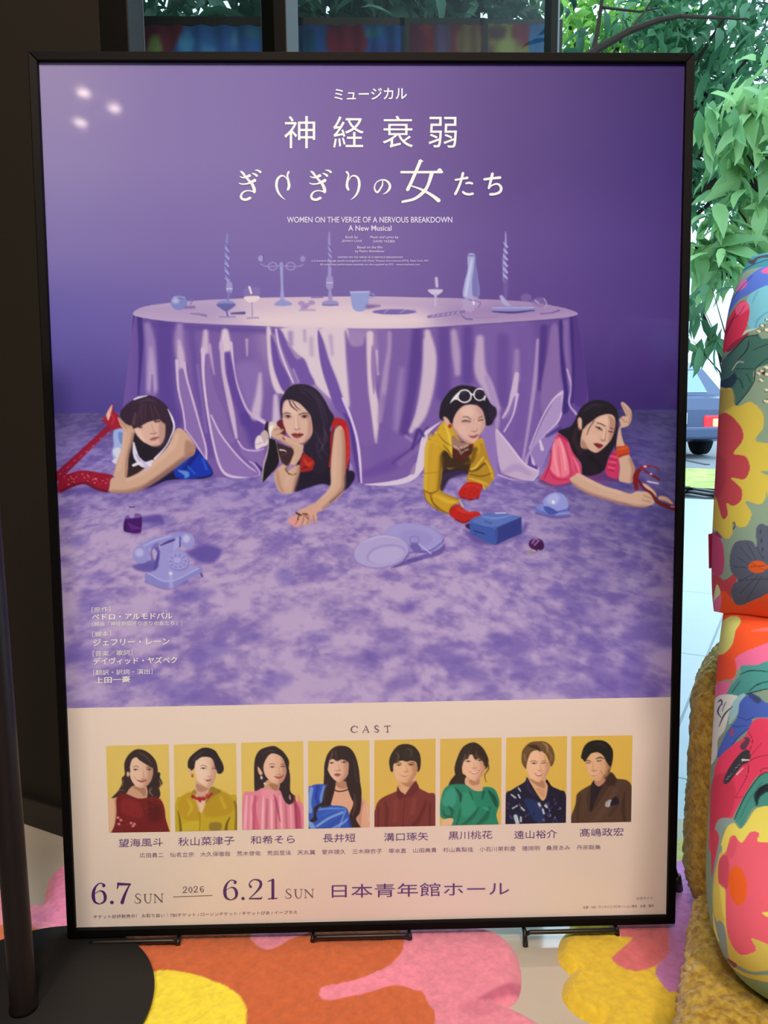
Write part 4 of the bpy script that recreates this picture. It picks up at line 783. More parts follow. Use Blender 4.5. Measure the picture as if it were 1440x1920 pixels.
    for p, w, c in ((((800,770),(780,900),(790,1000)),40,(118,150,206)),(((870,740),(850,850),(880,940)),34,(34,50,150)),(((930,750),(900,860),(905,930)),24,(108,140,204)),(((960,770),(980,860)),30,(30,44,140)),(((880,980),(1000,970),(1140,975)),16,(104,142,206)),(((880,1060),(1000,1000),(1130,990)),30,(48,88,178)),(((860,1150),(980,1070),(1120,1010)),22,(126,162,214)),(((940,1175),(1060,1100),(1150,1030)),34,(40,70,166)),(((1010,1180),(1120,1120),(1170,1080)),20,(120,156,210)),(((780,1110),(820,1170)),50,(120,154,208)),(((1080,1180),(1150,990)),10,(140,170,216)),(((1180,1090),(1210,1170)),20,(30,40,130))): S(p, w, c, 4, .85)
    P([(910,900),(940,760),(1010,720),(1050,720),(1000,920),(960,940),(880,960),(850,1030),(860,1090),(810,1110),(780,1090),(820,1060),(830,960)], (40,26,30), 3)
    P([(1160,720),(1230,700),(1310,820),(1300,1000),(1260,1080),(1310,1180),(1230,1170),(1190,1040),(1230,900)], (44,28,30), 2.5); S([(1240,820),(1250,940),(1220,1040)], [10,20,12], (92,60,50), 4, .7); S([(970,700),(940,820),(930,900)], [10,20,10], (76,50,46), 4, .6)
    S([(1030,780),(1080,796),(1140,788),(1180,772)], 12, (40,24,28), 1.3)
    face(P, S, [(968,560),(985,480),(1060,460),(1140,470),(1180,500),(1180,600),(1150,660),(1100,700),(1060,695),(1010,650),(980,600)], (216,170,148), (170,116,96))
    P([(945,560),(960,430),(1030,360),(1120,350),(1200,400),(1220,560),(1180,610),(1185,510),(1150,480),(1110,470),(1060,486),(1020,462),(985,482),(968,560)], (44,30,32), 2)
    S([(1020,380),(1010,430),(985,476)], [10,20,8], (100,74,66), 3, .7); S([(1050,370),(1050,420),(1060,470)], [8,16,6], (90,64,60), 3, .6); S([(1240,480),(1250,600),(1270,700)], [10,20,14], (72,50,50), 4, .6)
    S([(985,508),(1008,500),(1034,512)], [6,14,6], (60,40,36), 1.6); S([(1106,498),(1135,492),(1164,506)], [6,14,6], (60,40,36), 1.6); S([(1075,520),(1086,570),(1080,580)], [4,9,9], (170,118,100), 2.5, .8); S([(1048,580),(1075,586),(1096,578)], 6, (146,94,80), 2); P([(1036,622),(1060,610),(1080,612),(1100,622),(1080,642),(1050,640)], (158,84,78), 1.6); S([(1038,624),(1098,624)], 5, (96,44,44), 1.2)
    # 5 young man, mushroom cut, burgundy shirt
    A, B = (204,162,76), (202,160,78)
    P, S, O = tools(photo(4, A, B))
    P([(320,640),(480,630),(490,700),(470,780),(380,850),(320,790)], (204,152,116)); P([(340,690),(470,690),(470,760),(390,740)], (160,106,76), 5, .8)
    P([(62,1170),(80,980),(110,900),(170,850),(310,785),(330,730),(330,780),(375,830),(420,790),(480,720),(500,690),(530,760),(620,810),(700,860),(702,1160)], (112,46,44)); P([(310,740),(330,790),(380,830),(330,880),(300,820)], (92,32,34), 2); P([(480,700),(500,700),(525,770),(440,850),(385,835)], (98,36,38), 2)
    S([(385,840),(370,1000),(360,1165)], 6, (84,28,30), 2); S([(180,900),(200,1000),(190,1150)], [20,40,30], (90,32,34), 6, .7); S([(600,900),(540,1050),(480,1140)], [20,40,50], (84,28,30), 7, .7); S([(290,900),(280,1100)], 40, (126,56,52), 8, .7); S([(480,880),(460,1020)], 50, (126,56,54), 8, .7); S([(640,920),(640,1150)], 20, (82,28,28), 4, .7); S([(110,960),(110,1150)], 16, (80,26,28), 4, .7)
    P([(230,560),(222,480),(250,400),(310,330),(390,310),(470,330),(525,390),(545,460),(540,560),(510,595),(480,500),(300,500),(262,590),(240,590)], (44,34,28))
    face(P, S, [(262,560),(280,500),(350,480),(450,480),(500,500),(510,590),(480,650),(430,700),(370,708),(310,690),(280,640)], (218,168,132), (168,112,82))
    P([(245,560),(240,450),(300,350),(400,330),(500,380),(535,470),(520,560),(505,500),(450,482),(400,492),(350,478),(300,500),(265,520),(262,580)], (46,36,30), 2); S([(290,400),(320,430),(300,490)], [14,26,12], (92,76,64), 4, .6); S([(400,360),(450,380),(440,450)], [14,30,12], (76,62,52), 4, .6); S([(340,400),(350,470)], 16, (34,24,20), 3, .7)
    S([(285,508),(320,500),(350,514)], [5,8,5], (80,52,38), 1.5); S([(415,512),(450,502),(480,508)], [5,8,5], (80,52,38), 1.5); S([(295,528),(320,522),(346,530)], [5,10,5], (54,34,28), 1.5); S([(418,528),(445,520),(474,526)], [5,10,5], (54,34,28), 1.5)
    S([(392,520),(404,570),(398,588)], [4,8,10], (176,122,92), 2.5, .8); S([(372,592),(395,598),(420,590)], 5, (148,96,72), 2); S([(330,626),(380,640),(425,624)], [4,10,4], (158,84,66), 1.6); S([(345,628),(385,634),(420,624)], 4, (226,196,176), 1.2)
    # 6 smiling woman, half-tied hair, emerald puff-sleeve blouse
    P, S, O = tools(photo(5, A, B))
    P([(900,560),(930,450),(980,350),(1050,302),(1120,298),(1190,350),(1235,430),(1250,490),(1230,560),(1190,560),(1160,450),(1000,460),(980,600),(1020,640),(1010,730),(900,740),(860,700),(910,660)], (46,34,30))
    S([(1235,480),(1250,560),(1210,630),(1225,700)], [10,12,8,5], (70,50,36), 1.5); S([(920,640),(880,690),(850,730)], [40,40,20], (42,30,28), 3)
    P([(1030,640),(1160,640),(1170,740),(1185,790),(1100,780),(1010,720)], (206,154,122)); P([(1050,680),(1150,660),(1150,720),(1080,730)], (164,110,82), 4, .8); P([(785,1080),(890,1090),(895,1150),(790,1150)], (214,166,128))
    P([(752,1030),(756,900),(790,780),(850,730),(960,720),(1020,730),(1100,785),(1180,790),(1200,750),(1280,755),(1330,800),(1362,920),(1330,1040),(1305,1145),(900,1148),(890,1080),(790,1078)], (36,118,92))
    P([(770,900),(830,780),(900,760),(920,900),(850,960)], (54,140,118), 8, .9); P([(1000,800),(1080,860),(1120,1000),(1000,1060),(970,920)], (48,136,108), 10, .8)
    for p, w, c in ((((910,760),(960,830),(960,900)),[10,30,14],(16,60,52)),(((1060,800),(1090,880)),[14,6],(20,66,54)),(((1200,800),(1180,880)),[26,10],(20,70,58)),(((1250,790),(1300,860),(1330,940)),[20,50,30],(18,66,54)),(((840,950),(880,1000),(860,1060)),[16,30,14],(22,78,62)),(((780,980),(800,1040),(880,1060)),[10,24,16],(24,80,66)),(((1150,960),(1080,1060),(980,1140)),[14,40,20],(26,88,66)),(((1260,960),(1220,1060),(1140,1130)),[20,50,30],(24,86,64)),(((1200,960),(1240,980)),[20,30],(58,142,110)),(((960,980),(940,1080),(920,1140)),[14,20,14],(22,84,66))): S(p, w, c, 4, .85)
    face(P, S, [(975,540),(985,460),(1060,420),(1160,430),(1215,500),(1210,580),(1180,640),(1130,685),(1090,685),(1040,650),(1000,610)], (220,172,144), (176,120,94))
    P([(970,560),(960,440),(1030,350),(1120,340),(1200,400),(1232,500),(1210,540),(1190,490),(1150,460),(1110,470),(1070,400),(1040,460),(1000,480)], (48,34,30), 2.5, .9); S([(1010,420),(1000,480)], 14, (110,78,62), 4, .7); S([(1120,390),(1140,460)], 12, (104,74,60), 4, .6); S([(1050,390),(1040,450)], 10, (110,80,64), 3.5, .6)
    S([(1016,492),(1042,484),(1064,496)], [6,13,6], (52,34,30), 1.6); S([(1136,482),(1160,474),(1184,482)], [6,13,6], (52,34,30), 1.6); S([(1095,500),(1106,540),(1104,552)], [4,8,10], (182,126,102), 2.5, .8); S([(1082,556),(1108,562),(1130,552)], 5, (152,100,80), 2)
    P([(1048,590),(1100,594),(1158,576),(1140,606),(1090,618)], (190,96,84), 1.6); S([(1062,598),(1105,602),(1148,588)], [4,11,4], (240,218,204), 1.2); O(1030,560,26,20, (226,160,136), 5, .5); O(1180,550,20,20, (206,138,112), 5, .5)
    # 7 wavy light brown hair, navy shirt with pale flecks
    P, S, O = tools(photo(6, (206,162,72), (206,162,76)))
    P([(290,640),(440,630),(470,700),(480,820),(430,890),(360,780),(270,680)], (206,152,120)); P([(300,670),(430,680),(450,760),(380,740)], (160,106,78), 5, .8); P([(360,770),(440,780),(440,860)], (190,134,104), 4, .8)
    P([(42,1140),(44,850),(110,780),(240,700),(268,650),(310,720),(390,850),(432,890),(470,830),(480,700),(455,660),(520,740),(600,780),(668,840),(672,1130)], (30,28,50))
    P([(240,880),(380,900),(440,1040),(420,1120),(330,1080)], (34,52,98), 10, .8); P([(480,800),(620,820),(650,1000),(520,1060)], (26,24,44), 10, .8)
    rs = np.random.RandomState(9)
    for k in range(46):
        x, y = 60+rs.rand()*590, 780+rs.rand()*340
        if 270 < x < 480 and y < 900: continue
        c = [(70,60,110),(110,110,150),(24,34,70),(90,70,116),(40,60,110)][k%5]; S([(x,y),(x+14-28*rs.rand(),y+14+14*rs.rand()),(x+26-52*rs.rand(),y+24)], [8,14,5], c, 2.5, .8)
    for q in (((150,1050),(170,1120),40),((205,1060),(205,1100),20),((455,940),(470,955),24),((390,920),(400,940),26),((430,980),(440,1020),20),((110,830),(150,860),16),((180,830),(195,860),16),((210,960),(240,990),16),((120,970),(170,940),12),((180,760),(200,790),14)): S([q[0],q[1]], q[2], (196,200,206), 2.5, .85)
    S([(270,690),(290,780),(380,850)], [30,30,14], (40,36,64), 3); S([(470,690),(520,770)], 26, (22,20,40), 3)
    P([(212,440),(225,370),(290,300),(380,282),(460,290),(520,340),(550,420),(545,490),(515,540),(490,480),(440,400),(320,390),(290,470),(262,560),(235,540),(215,500)], (96,68,44))
    face(P, S, [(262,560),(275,480),(310,400),(370,375),(440,400),(470,480),(500,500),(500,560),(470,630),(420,680),(380,700),(320,670),(280,620)], (224,174,142), (180,124,94))
    P([(255,560),(250,460),(300,360),(370,330),(450,380),(500,480),(510,540),(540,440),(470,310),(360,300),(250,360),(225,480)], (100,72,48), 2); S([(290,330),(360,340),(400,380)], [20,40,16], (58,38,28), 3); S([(430,300),(470,330),(480,400)], [14,26,12], (150,118,80), 3.5, .8); S([(240,420),(250,480)], [20,16], (136,104,70), 4, .7); S([(490,400),(520,440),(500,500)], [14,26,12], (128,96,60), 3.5, .7)
    S([(300,490),(340,482),(375,494)], [5,8,5], (116,80,60), 1.5); S([(420,486),(455,480)], 6, (116,80,60), 1.5); S([(312,510),(340,504),(368,514)], [5,10,5], (66,44,36), 1.5); S([(418,508),(455,500)], [8,8], (66,44,36), 1.5)
    S([(396,500),(410,560),(404,575)], [4,9,10], (184,130,102), 2.5, .8); S([(378,580),(404,586),(426,576)], 5, (154,102,80), 2); P([(340,604),(390,612),(432,600),(415,636),(370,638)], (188,100,86), 1.8); S([(350,612),(390,620),(426,608)], [4,10,4], (238,214,198), 1.2)
    # 8 man, dark wavy hair, brown suit, black shirt, pocket square
    P, S, O = tools(photo(7, (206,162,70), (208,164,74)))
    P([(770,1130),(775,920),(800,810),(940,720),(960,690),(1090,640),(1130,600),(1190,660),(1350,740),(1360,1115)], (78,54,44))
    P([(945,700),(990,680),(1060,690),(1080,730),(1000,860),(925,1000),(925,820)], (34,26,38)); P([(965,690),(1060,660),(1080,690),(1010,745)], (176,124,98), 2)
    P([(1060,720),(1130,600),(1190,660),(1180,740),(1100,740),(940,1010),(1000,840)], (66,44,38), 3); S([(1110,740),(1010,900),(930,1010)], 5, (44,28,26), 1.8); P([(1110,640),(1140,610),(1190,670),(1160,730),(1090,730)], (56,36,34), 3); S([(940,720),(900,860),(910,1000)], [10,20,10], (58,38,32), 3, .8); S([(830,830),(800,960),(800,1110)], [20,34,20], (60,40,34), 6, .7); S([(1280,800),(1260,960),(1280,1110)], [16,40,30], (56,36,32), 6, .7); S([(1180,780),(1060,1000),(960,1110)], [40,60,60], (92,66,54), 9, .6); S([(1200,940),(1120,1040)], 30, (60,40,36), 5, .6)
    P([(1090,900),(1130,880),(1150,890),(1120,950),(1080,945)], (176,166,164), 2); P([(1150,870),(1200,850),(1220,910),(1190,930),(1130,940)], (34,26,40), 3); S([(1110,890),(1100,940)], 8, (120,110,116), 2)
    P([(830,440),(860,340),(920,285),(1010,270),(1090,290),(1150,360),(1158,440),(1140,540),(1110,600),(1070,440),(940,400),(890,490),(840,460)], (30,26,26))
    face(P, S, [(870,500),(900,440),(980,395),(1040,410),(1090,480),(1120,500),(1130,560),(1090,620),(1050,670),(990,690),(940,660),(900,590)], (218,166,128), (150,98,72), 1)
    P([(865,490),(850,400),(930,320),(1040,320),(1120,380),(1140,480),(1130,540),(1090,490),(1050,420),(990,392),(930,410),(900,450)], (30,26,26), 2); S([(1060,640),(1100,620),(1120,560)], [8,20,10], (110,70,54), 4, .7); S([(960,320),(1030,310),(1090,350)], [10,24,10], (50,44,42), 4, .6)
    S([(880,486),(905,478),(930,488)], [6,8,5], (50,34,28), 1.6); S([(985,462),(1025,448),(1060,460)], [7,11,6], (50,34,28), 1.6); S([(885,505),(925,502)], [7,7], (60,38,32), 1.6); S([(995,484),(1035,480)], [9,9], (54,34,28), 1.6)
    S([(950,490),(955,560),(965,580)], [4,9,11], (176,120,90), 2.5, .8); S([(940,582),(966,588),(992,578)], 6, (146,94,70), 2); S([(925,622),(965,634),(1018,608)], [4,11,4], (164,84,66), 1.6); S([(935,624),(970,628),(1010,610)], 5, (232,204,182), 1.2); S([(1030,580),(1050,620)], 6, (160,106,80), 3)
    return cv
# ---------------------------------------------------------------- the room
M_tile = mat('floor_tile', (190, 184, 172), 0.05, 0.5, IOR=1.9)
def tiles(m, pitch, line, c0, c1, off=(0.0, 0.0)):
    N, L, b = nodes(m); t = N.new('ShaderNodeNewGeometry'); mp = N.new('ShaderNodeMapping'); mp.inputs['Rotation'].default_value = (0, 0, math.radians(30)); mp.inputs['Location'].default_value = (off[0], off[1], 0)
    br = N.new('ShaderNodeTexBrick'); br.offset = 0.0; br.inputs['Scale'].default_value = 1.0; br.inputs['Mortar Size'].default_value = line; br.inputs['Brick Width'].default_value = pitch; br.inputs['Row Height'].default_value = pitch
    br.inputs['Color1'].default_value = col4(c0); br.inputs['Color2'].default_value = col4(c0); br.inputs['Mortar'].default_value = col4(c1); br.inputs['Mortar Smooth'].default_value = .3
    ns = N.new('ShaderNodeTexNoise'); ns.inputs['Scale'].default_value = 9; mx = N.new('ShaderNodeMixRGB'); mx.blend_type = 'MULTIPLY'; mx.inputs[0].default_value = .12
    L.new(t.outputs['Position'], mp.inputs[0]); L.new(mp.outputs[0], br.inputs['Vector']); L.new(t.outputs['Position'], ns.inputs['Vector']); L.new(br.outputs['Color'], mx.inputs[1]); L.new(ns.outputs['Color'], mx.inputs[2]); L.new(mx.outputs[0], b.inputs['Base Color'])
    bp = N.new('ShaderNodeBump'); bp.inputs['Strength'].default_value = .4; bp.inputs['Distance'].default_value = .002; bp.invert = True; L.new(br.outputs['Fac'], bp.inputs['Height']); L.new(bp.outputs[0], b.inputs['Normal'])
tiles(M_tile, 0.6, 0.0035, (190, 184, 172), (110, 104, 96), (0.0, 0.06))
M_dark = mat('dark_wall_paint', (34, 31, 26), 0.8, 0.2); bump(M_dark, 160, .12, .001)
M_skirt = mat('dark_skirting', (30, 27, 24), 0.45, 0.4)
M_ceil = mat('dark_ceiling', (60, 56, 52), 0.9, 0.1)
M_post = mat('bronze_window_frame', (20, 19, 18), 0.45, 0.35)
M_black = mat('black_metal', (16, 15, 16), 0.42, 0.5)
M_pole = mat('dark_bronze_metal', (17, 11, 13), 0.4, 0.35)

fr = lambda a, b, z: room(a, b, z)
st = lambda o: tag(o, kind='structure')
st(Shape().box((-4.2, -4.0, -0.12), (3.4, STREET_B + .05, 0), fr).out('floor', M_tile))
st(Shape().box((-4.2, -4.0, 2.75), (3.4, STREET_B + .05, 2.85), fr).out('ceiling', M_ceil))
st(Shape().box((-4.2, WALL_B, 0), (WALL_A, WALL_B + .028, 2.75), fr).out('wall_left', M_dark))
st(Shape().box((-4.2, WALL_B - .012, 0), (WALL_A, WALL_B, 0.048), fr, .003).out('baseboard_left', M_skirt))
st(Shape().box((-4.32, -4.0, 0), (-4.2, WALL_B, 2.75), fr).out('wall_side', M_dark))
st(Shape().box((-4.2, -4.12, 0), (3.4, -4.0, 2.75), fr).out('wall_back', M_dark))
st(Shape().box((3.4, -4.0, 0), (3.52, STREET_B, 2.75), fr).out('wall_right', M_dark))
# side window: posts and two tinted panes running from the wall out to the street front
jb = [(0.0, 0.030), (0.360, 0.398), (2.095, 2.120)]
bm_ = Shape()
for b0, b1 in jb: bm_.box((WALL_A - .05, WALL_B + b0, 0), (WALL_A, WALL_B + b1, 2.75), fr, .002)
bm_.box((WALL_A - .05, WALL_B, 2.69), (WALL_A, WING_B, 2.75), fr); bm_.box((WALL_A - .05, WALL_B, 0), (WALL_A, WING_B, 0.05), fr)
W1 = st(bm_.out('window_1', M_post))
M_tint = pane_mat('tinted_glass', (0.42, 0.47, 0.43), 0.002)
M_clear = pane_mat('clear_glass', (0.97, 0.99, 0.98), 0.0)
for b0, b1 in ((0.030, 0.360), (0.398, 2.095)):
    st(put('window_pane', [room(WALL_A - .024, WALL_B + b0, .05), room(WALL_A - .024, WALL_B + b1, .05), room(WALL_A - .024, WALL_B + b1, 2.69), room(WALL_A - .024, WALL_B + b0, 2.69)], [(0, 1, 2, 3)], M_tint, W1))
W2 = st(Shape().box((WALL_A, STREET_B - .03, 2.69), (3.4, STREET_B + .02, 2.75), fr).box((1.1, STREET_B - .03, 0), (1.14, STREET_B + .02, 2.69), fr).out('window_2', M_post))
for a0, a1 in ((WALL_A, 1.1), (1.14, 3.4)):
    st(put('window_pane', [room(a0, STREET_B, 0.0), room(a1, STREET_B, 0.0), room(a1, STREET_B, 2.69), room(a0, STREET_B, 2.69)], [(0, 1, 2, 3)], M_clear, W2))

# ---------------------------------------------------------------- outside: paving, road, white building, car, added screens, trees
M_pave = mat('pale_paving', (172, 190, 202), 0.3, 0.5); tiles(M_pave, 0.75, 0.004, (172, 190, 202), (128, 142, 156), (.2, .1))
M_road = mat('asphalt', (120, 124, 130), 0.7, 0.3); bump(M_road, 200, .3)
p = Shape().box((WALL_A - .06, STREET_B + .05, -0.14), (14, WING_B + 3.0, -0.004), fr).box((-14, WALL_B + .1, -0.14), (WALL_A - .06, WING_B + 3.0, -0.004), fr)
st(p.out('pavement', M_pave))
st(Shape().box((-30, WING_B + 3.0, -0.3), (40, 40, -0.1), fr).out('road', M_road))
M_lawn = mat('verge_grass', (150, 168, 96), 0.9, 0.1); mottle(M_lawn, (140, 160, 90), (190, 196, 120), 6)
q0, q1 = ground(1180, 915, 0), ground(1440, 958, 0)
tag(put('grass_verge', [ground(1150, 872, -.016), ground(1480, 885, -.016), ground(1480, 925, -.016), ground(1150, 905, -.016)], [(0, 1, 2, 3)], M_lawn), kind='structure')
M_grate = mat('iron_grate', (40, 44, 50), 0.5, 0.5)
for i, (xa, ya, xb, yb) in enumerate(((1305, 917, 1342, 923), (1297, 922, 1334, 928), (1290, 928, 1328, 935), (1268, 911, 1288, 915), (1268, 918, 1280, 921), (1278, 862, 1326, 872))):
    a, b = ground(xa, ya, -.012), ground(xb, yb, -.012); n = np.array([b[1] - a[1], a[0] - b[0], 0]); n = n / np.linalg.norm(n) * .03
    s = Shape().add([a - n, b - n, b + n, a + n, a - n + [0, 0, .01], b - n + [0, 0, .01], b + n + [0, 0, .01], a + n + [0, 0, .01]], [(0, 1, 2, 3), (7, 6, 5, 4), (0, 4, 5, 1), (1, 5, 6, 2), (2, 6, 7, 3), (3, 7, 4, 0)])
    o = s.out('drain_grate', M_grate)
    tag(o, 'narrow dark iron drain slot sunk in the pale pavement outside' if i < 5 else 'dark iron drain strip beyond the strip of pale grass', 'drain', 'drain slots in the pavement' if i < 5 else None)
# white building across the road
M_white = mat('white_render', (236, 240, 242), 0.8, 0.2); M_glassd = mat('dark_window_glass', (70, 84, 96), 0.1, 0.8)
B = thing('building', (7.0, 24, -.1), 'low white rendered building across the road behind the car', 'building')
Shape().box((-8, 24, -.1), (34, 30, 4.6)).out('wall', M_white, B)
for k in range(4):
    fq = Shape().box((0.2 + k * 6, 23.9, 2.7), (2.8 + k * 6, 24.02, 4.0), None, .03).out('window', M_white, B)
    Shape().box((0.35 + k * 6, 23.86, 2.85), (2.65 + k * 6, 23.92, 3.85)).out('pane', M_glassd, fq)
Shape().box((-8.2, 23.8, 4.6), (34.2, 30.2, 4.8)).out('roof_edge', M_white, B)
# parked car with its tail lamps on
M_car = mat('blue_grey_car_paint', (72, 84, 116), 0.25, 0.6, 0.2); M_tyre = mat('tyre_rubber', (22, 22, 24), 0.8, 0.2); M_hub = mat('alloy', (150, 150, 156), 0.3, 0.5, 0.9)
M_cglass = mat('car_glass', (120, 150, 180), 0.08, 0.9); M_plate = mat('number_plate_white', (220, 220, 214), 0.5)
M_tail = mat('tail_lamp', (200, 20, 30), 0.3); nodes(M_tail)[2].inputs['Emission Color'].default_value = (1, .02, .04, 1); nodes(M_tail)[2].inputs['Emission Strength'].default_value = 1.2
M_bulb = mat('tail_lamp_bulb', (255, 120, 90), 0.3); nodes(M_bulb)[2].inputs['Emission Color'].default_value = (1, .30, .14, 1); nodes(M_bulb)[2].inputs['Emission Strength'].default_value = 3
tl = at_y(1339, 792, 11.0)
CX, CY, CZ = tl[0] - .62, 11.0, -.1
car = thing('car', (CX, CY + 2, CZ), 'blue grey parked car with a glowing red tail lamp, seen beside the poster frame', 'car')
prof = [(0.0, .30), (-.04, .42), (-.04, .70), (.02, .86), (.25, .92), (.62, 1.30), (1.0, 1.42), (2.1, 1.44), (2.7, 1.2), (3.1, .95), (4.0, .82), (4.3, .62), (4.32, .32), (3.9, .22), (.5, .22)]
vs, fs = [], []; hw = .86
for s, k in ((-1, 1.0), (1, 1.0)):
    for yy, zz in prof: vs.append((CX + s * hw * (1.0 if zz < .95 else .80), CY + yy, CZ + zz))
n = len(prof); fs = [tuple(range(n)), tuple(range(2 * n - 1, n - 1, -1))] + [(i, i + n, (i + 1) % n + n, (i + 1) % n) for i in range(n)]
put('body', vs, [f[::-1] for f in fs], M_car, car)
put('rear_window', [(CX - .62, CY + .27, CZ + .95), (CX + .62, CY + .27, CZ + .95), (CX + .56, CY + .585, CZ + 1.28), (CX - .56, CY + .585, CZ + 1.28)], [(0, 1, 2, 3)], M_cglass, car)
for s in (-1, 1):
    put('side_window', [(CX + s * .80, CY + .75, CZ + .97), (CX + s * .80, CY + 2.75, CZ + .97), (CX + s * .71, CY + 2.3, CZ + 1.36), (CX + s * .71, CY + .95, CZ + 1.36)], [(0, 1, 2, 3)], M_cglass, car)
    t = Shape().box((CX + s * .62 - .17, CY - .07, tl[2] - .10), (CX + s * .62 + .17, CY + .02, tl[2] + .10), None, .03).out('tail_lamp', M_tail, car)
    Shape().box((CX + s * .62 - .05, CY - .09, tl[2] - .055), (CX + s * .62 + .05, CY - .06, tl[2] + .055), None, .02).out('bulb', M_bulb, t)
    for yy in (.85, 3.45):
        pr = [(.0, 0), (.20, 0), (.30, .02), (.31, .08), (.30, .18), (.0, .2)]
        sh = Shape().lathe(pr, (0, 0, 0), 28); sh.v = [(CX + s * (.70 + q[2]), CY + yy + q[0], CZ + .31 + q[1]) for q in sh.v]; wl = sh.out('wheel', M_tyre, car, True)
        sh = Shape().lathe([(0, .0), (.17, 0), (.19, .02), (.0, .03)], (0, 0, 0), 20); sh.v = [(CX + s * (.89 + q[2]), CY + yy + q[0], CZ + .31 + q[1]) for q in sh.v]; sh.out('hub', M_hub, wl, True)
Shape().box((CX - .84, CY - .12, CZ + .28), (CX + .84, CY, CZ + .46), None, .04).out('bumper', M_car, car)
Shape().box((CX - .17, CY - .14, CZ + .5), (CX + .17, CY - .05, CZ + .66)).out('number_plate', M_plate, car)

# screens added outside; their colours stand in for a reflection in the tinted panes
M_screen = printed('reflection_screen_cloth', 0.8, 0.1)
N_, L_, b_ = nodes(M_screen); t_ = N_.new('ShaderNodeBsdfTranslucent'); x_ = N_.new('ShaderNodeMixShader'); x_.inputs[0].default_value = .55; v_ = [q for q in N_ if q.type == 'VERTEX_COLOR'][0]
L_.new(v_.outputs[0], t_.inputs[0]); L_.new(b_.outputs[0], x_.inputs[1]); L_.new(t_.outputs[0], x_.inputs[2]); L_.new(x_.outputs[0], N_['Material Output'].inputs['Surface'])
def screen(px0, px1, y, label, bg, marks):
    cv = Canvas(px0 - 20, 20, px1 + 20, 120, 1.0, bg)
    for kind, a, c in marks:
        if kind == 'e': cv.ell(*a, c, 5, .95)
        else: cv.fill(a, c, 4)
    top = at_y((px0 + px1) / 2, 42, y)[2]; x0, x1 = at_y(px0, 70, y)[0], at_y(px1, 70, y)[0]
    b = thing('reflection_screen', ((x0 + x1) / 2, y, -.02), label, 'screen', 'added screens standing in for a reflection')
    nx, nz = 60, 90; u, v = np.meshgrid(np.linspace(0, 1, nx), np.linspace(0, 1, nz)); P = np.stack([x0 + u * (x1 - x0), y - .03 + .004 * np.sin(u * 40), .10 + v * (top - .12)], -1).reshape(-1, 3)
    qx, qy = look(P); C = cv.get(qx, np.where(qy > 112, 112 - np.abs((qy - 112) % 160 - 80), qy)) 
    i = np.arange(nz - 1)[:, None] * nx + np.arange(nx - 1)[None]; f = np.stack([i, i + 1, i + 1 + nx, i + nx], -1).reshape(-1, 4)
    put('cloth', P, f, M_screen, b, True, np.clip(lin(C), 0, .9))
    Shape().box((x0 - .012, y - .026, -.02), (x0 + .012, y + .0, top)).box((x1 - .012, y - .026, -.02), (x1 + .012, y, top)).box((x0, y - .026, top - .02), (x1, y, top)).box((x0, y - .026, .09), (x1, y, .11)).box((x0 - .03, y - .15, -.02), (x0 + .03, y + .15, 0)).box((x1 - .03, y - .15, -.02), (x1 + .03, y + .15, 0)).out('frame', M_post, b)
screen(266, 536, 1.75, 'added blue screen with red and green ends, standing in for a reflection in the pane', (70, 112, 176), [('f', [(250,30),(345,30),(318,110),(300,130),(250,130)], (120,48,60)), ('e', (290,95,14,26), (150,160,84)), ('e', (350,80,16,18), (90,150,190)), ('e', (390,100,20,14), (84,140,190)), ('e', (440,74,6,18), (100,150,196)), ('e', (480,60,24,12), (84,140,160)), ('f', [(505,30),(560,30),(560,130),(510,130)], (120,150,70))])
screen(560, 758, 2.1, 'added blue screen with a dark red flower, standing in for a reflection in the pane', (62, 96, 168), [('e', (650,76,40,46), (140,34,52)), ('e', (625,40,16,12), (96,40,70)), ('e', (700,60,16,10), (70,140,150)), ('e', (580,80,14,30), (50,92,130)), ('e', (720,100,34,20), (70,80,150))])
screen(756, 905, 2.5, 'added dark red screen with purple patches, standing in for a reflection in the pane', (140, 40, 52), [('e', (830,70,16,60), (110,84,120)), ('e', (775,80,20,40), (120,40,70)), ('e', (880,80,26,40), (150,110,70)), ('e', (800,50,14,10), (170,60,60))])
screen(903, 1046, 3.3, 'added ochre and blue screen, standing in for a reflection in the far tinted pane', (140, 124, 60), [('e', (985,60,26,24), (130,30,48)), ('f', [(1000,30),(1070,30),(1070,130),(1000,130)], (50,100,150)), ('e', (930,60,20,14), (90,46,50)), ('e', (950,90,16,20), (160,150,80)), ('e', (915,100,10,20), (110,60,60))])

# trees: every leaf a small folded blade, all the leaves of one tree are one part
def leaf_mat(name, a, b, tr=.35, rough=.45):
    m = bpy.data.materials.new(name); m.use_nodes = True; N, L, bs = nodes(m)
    g = N.new('ShaderNodeNewGeometry'); r = N.new('ShaderNodeValToRGB'); r.color_ramp.elements[0].color = col4(a); r.color_ramp.elements[1].color = col4(b)
    L.new(g.outputs['Random Per Island'], r.inputs[0]); L.new(r.outputs[0], bs.inputs['Base Color']); bs.inputs['Roughness'].default_value = rough; bs.inputs['Specular IOR Level'].default_value = .4
    t = N.new('ShaderNodeBsdfTranslucent'); L.new(r.outputs[0], t.inputs[0]); mx = N.new('ShaderNodeMixShader'); mx.inputs[0].default_value = tr
    o = N['Material Output']; L.new(bs.outputs[0], mx.inputs[1]); L.new(t.outputs[0], mx.inputs[2]); L.new(mx.outputs[0], o.inputs['Surface'])
    return m
M_bark = mat('bark', (52, 44, 38), 0.9, 0.1); bump(M_bark, 40, .5, .01)
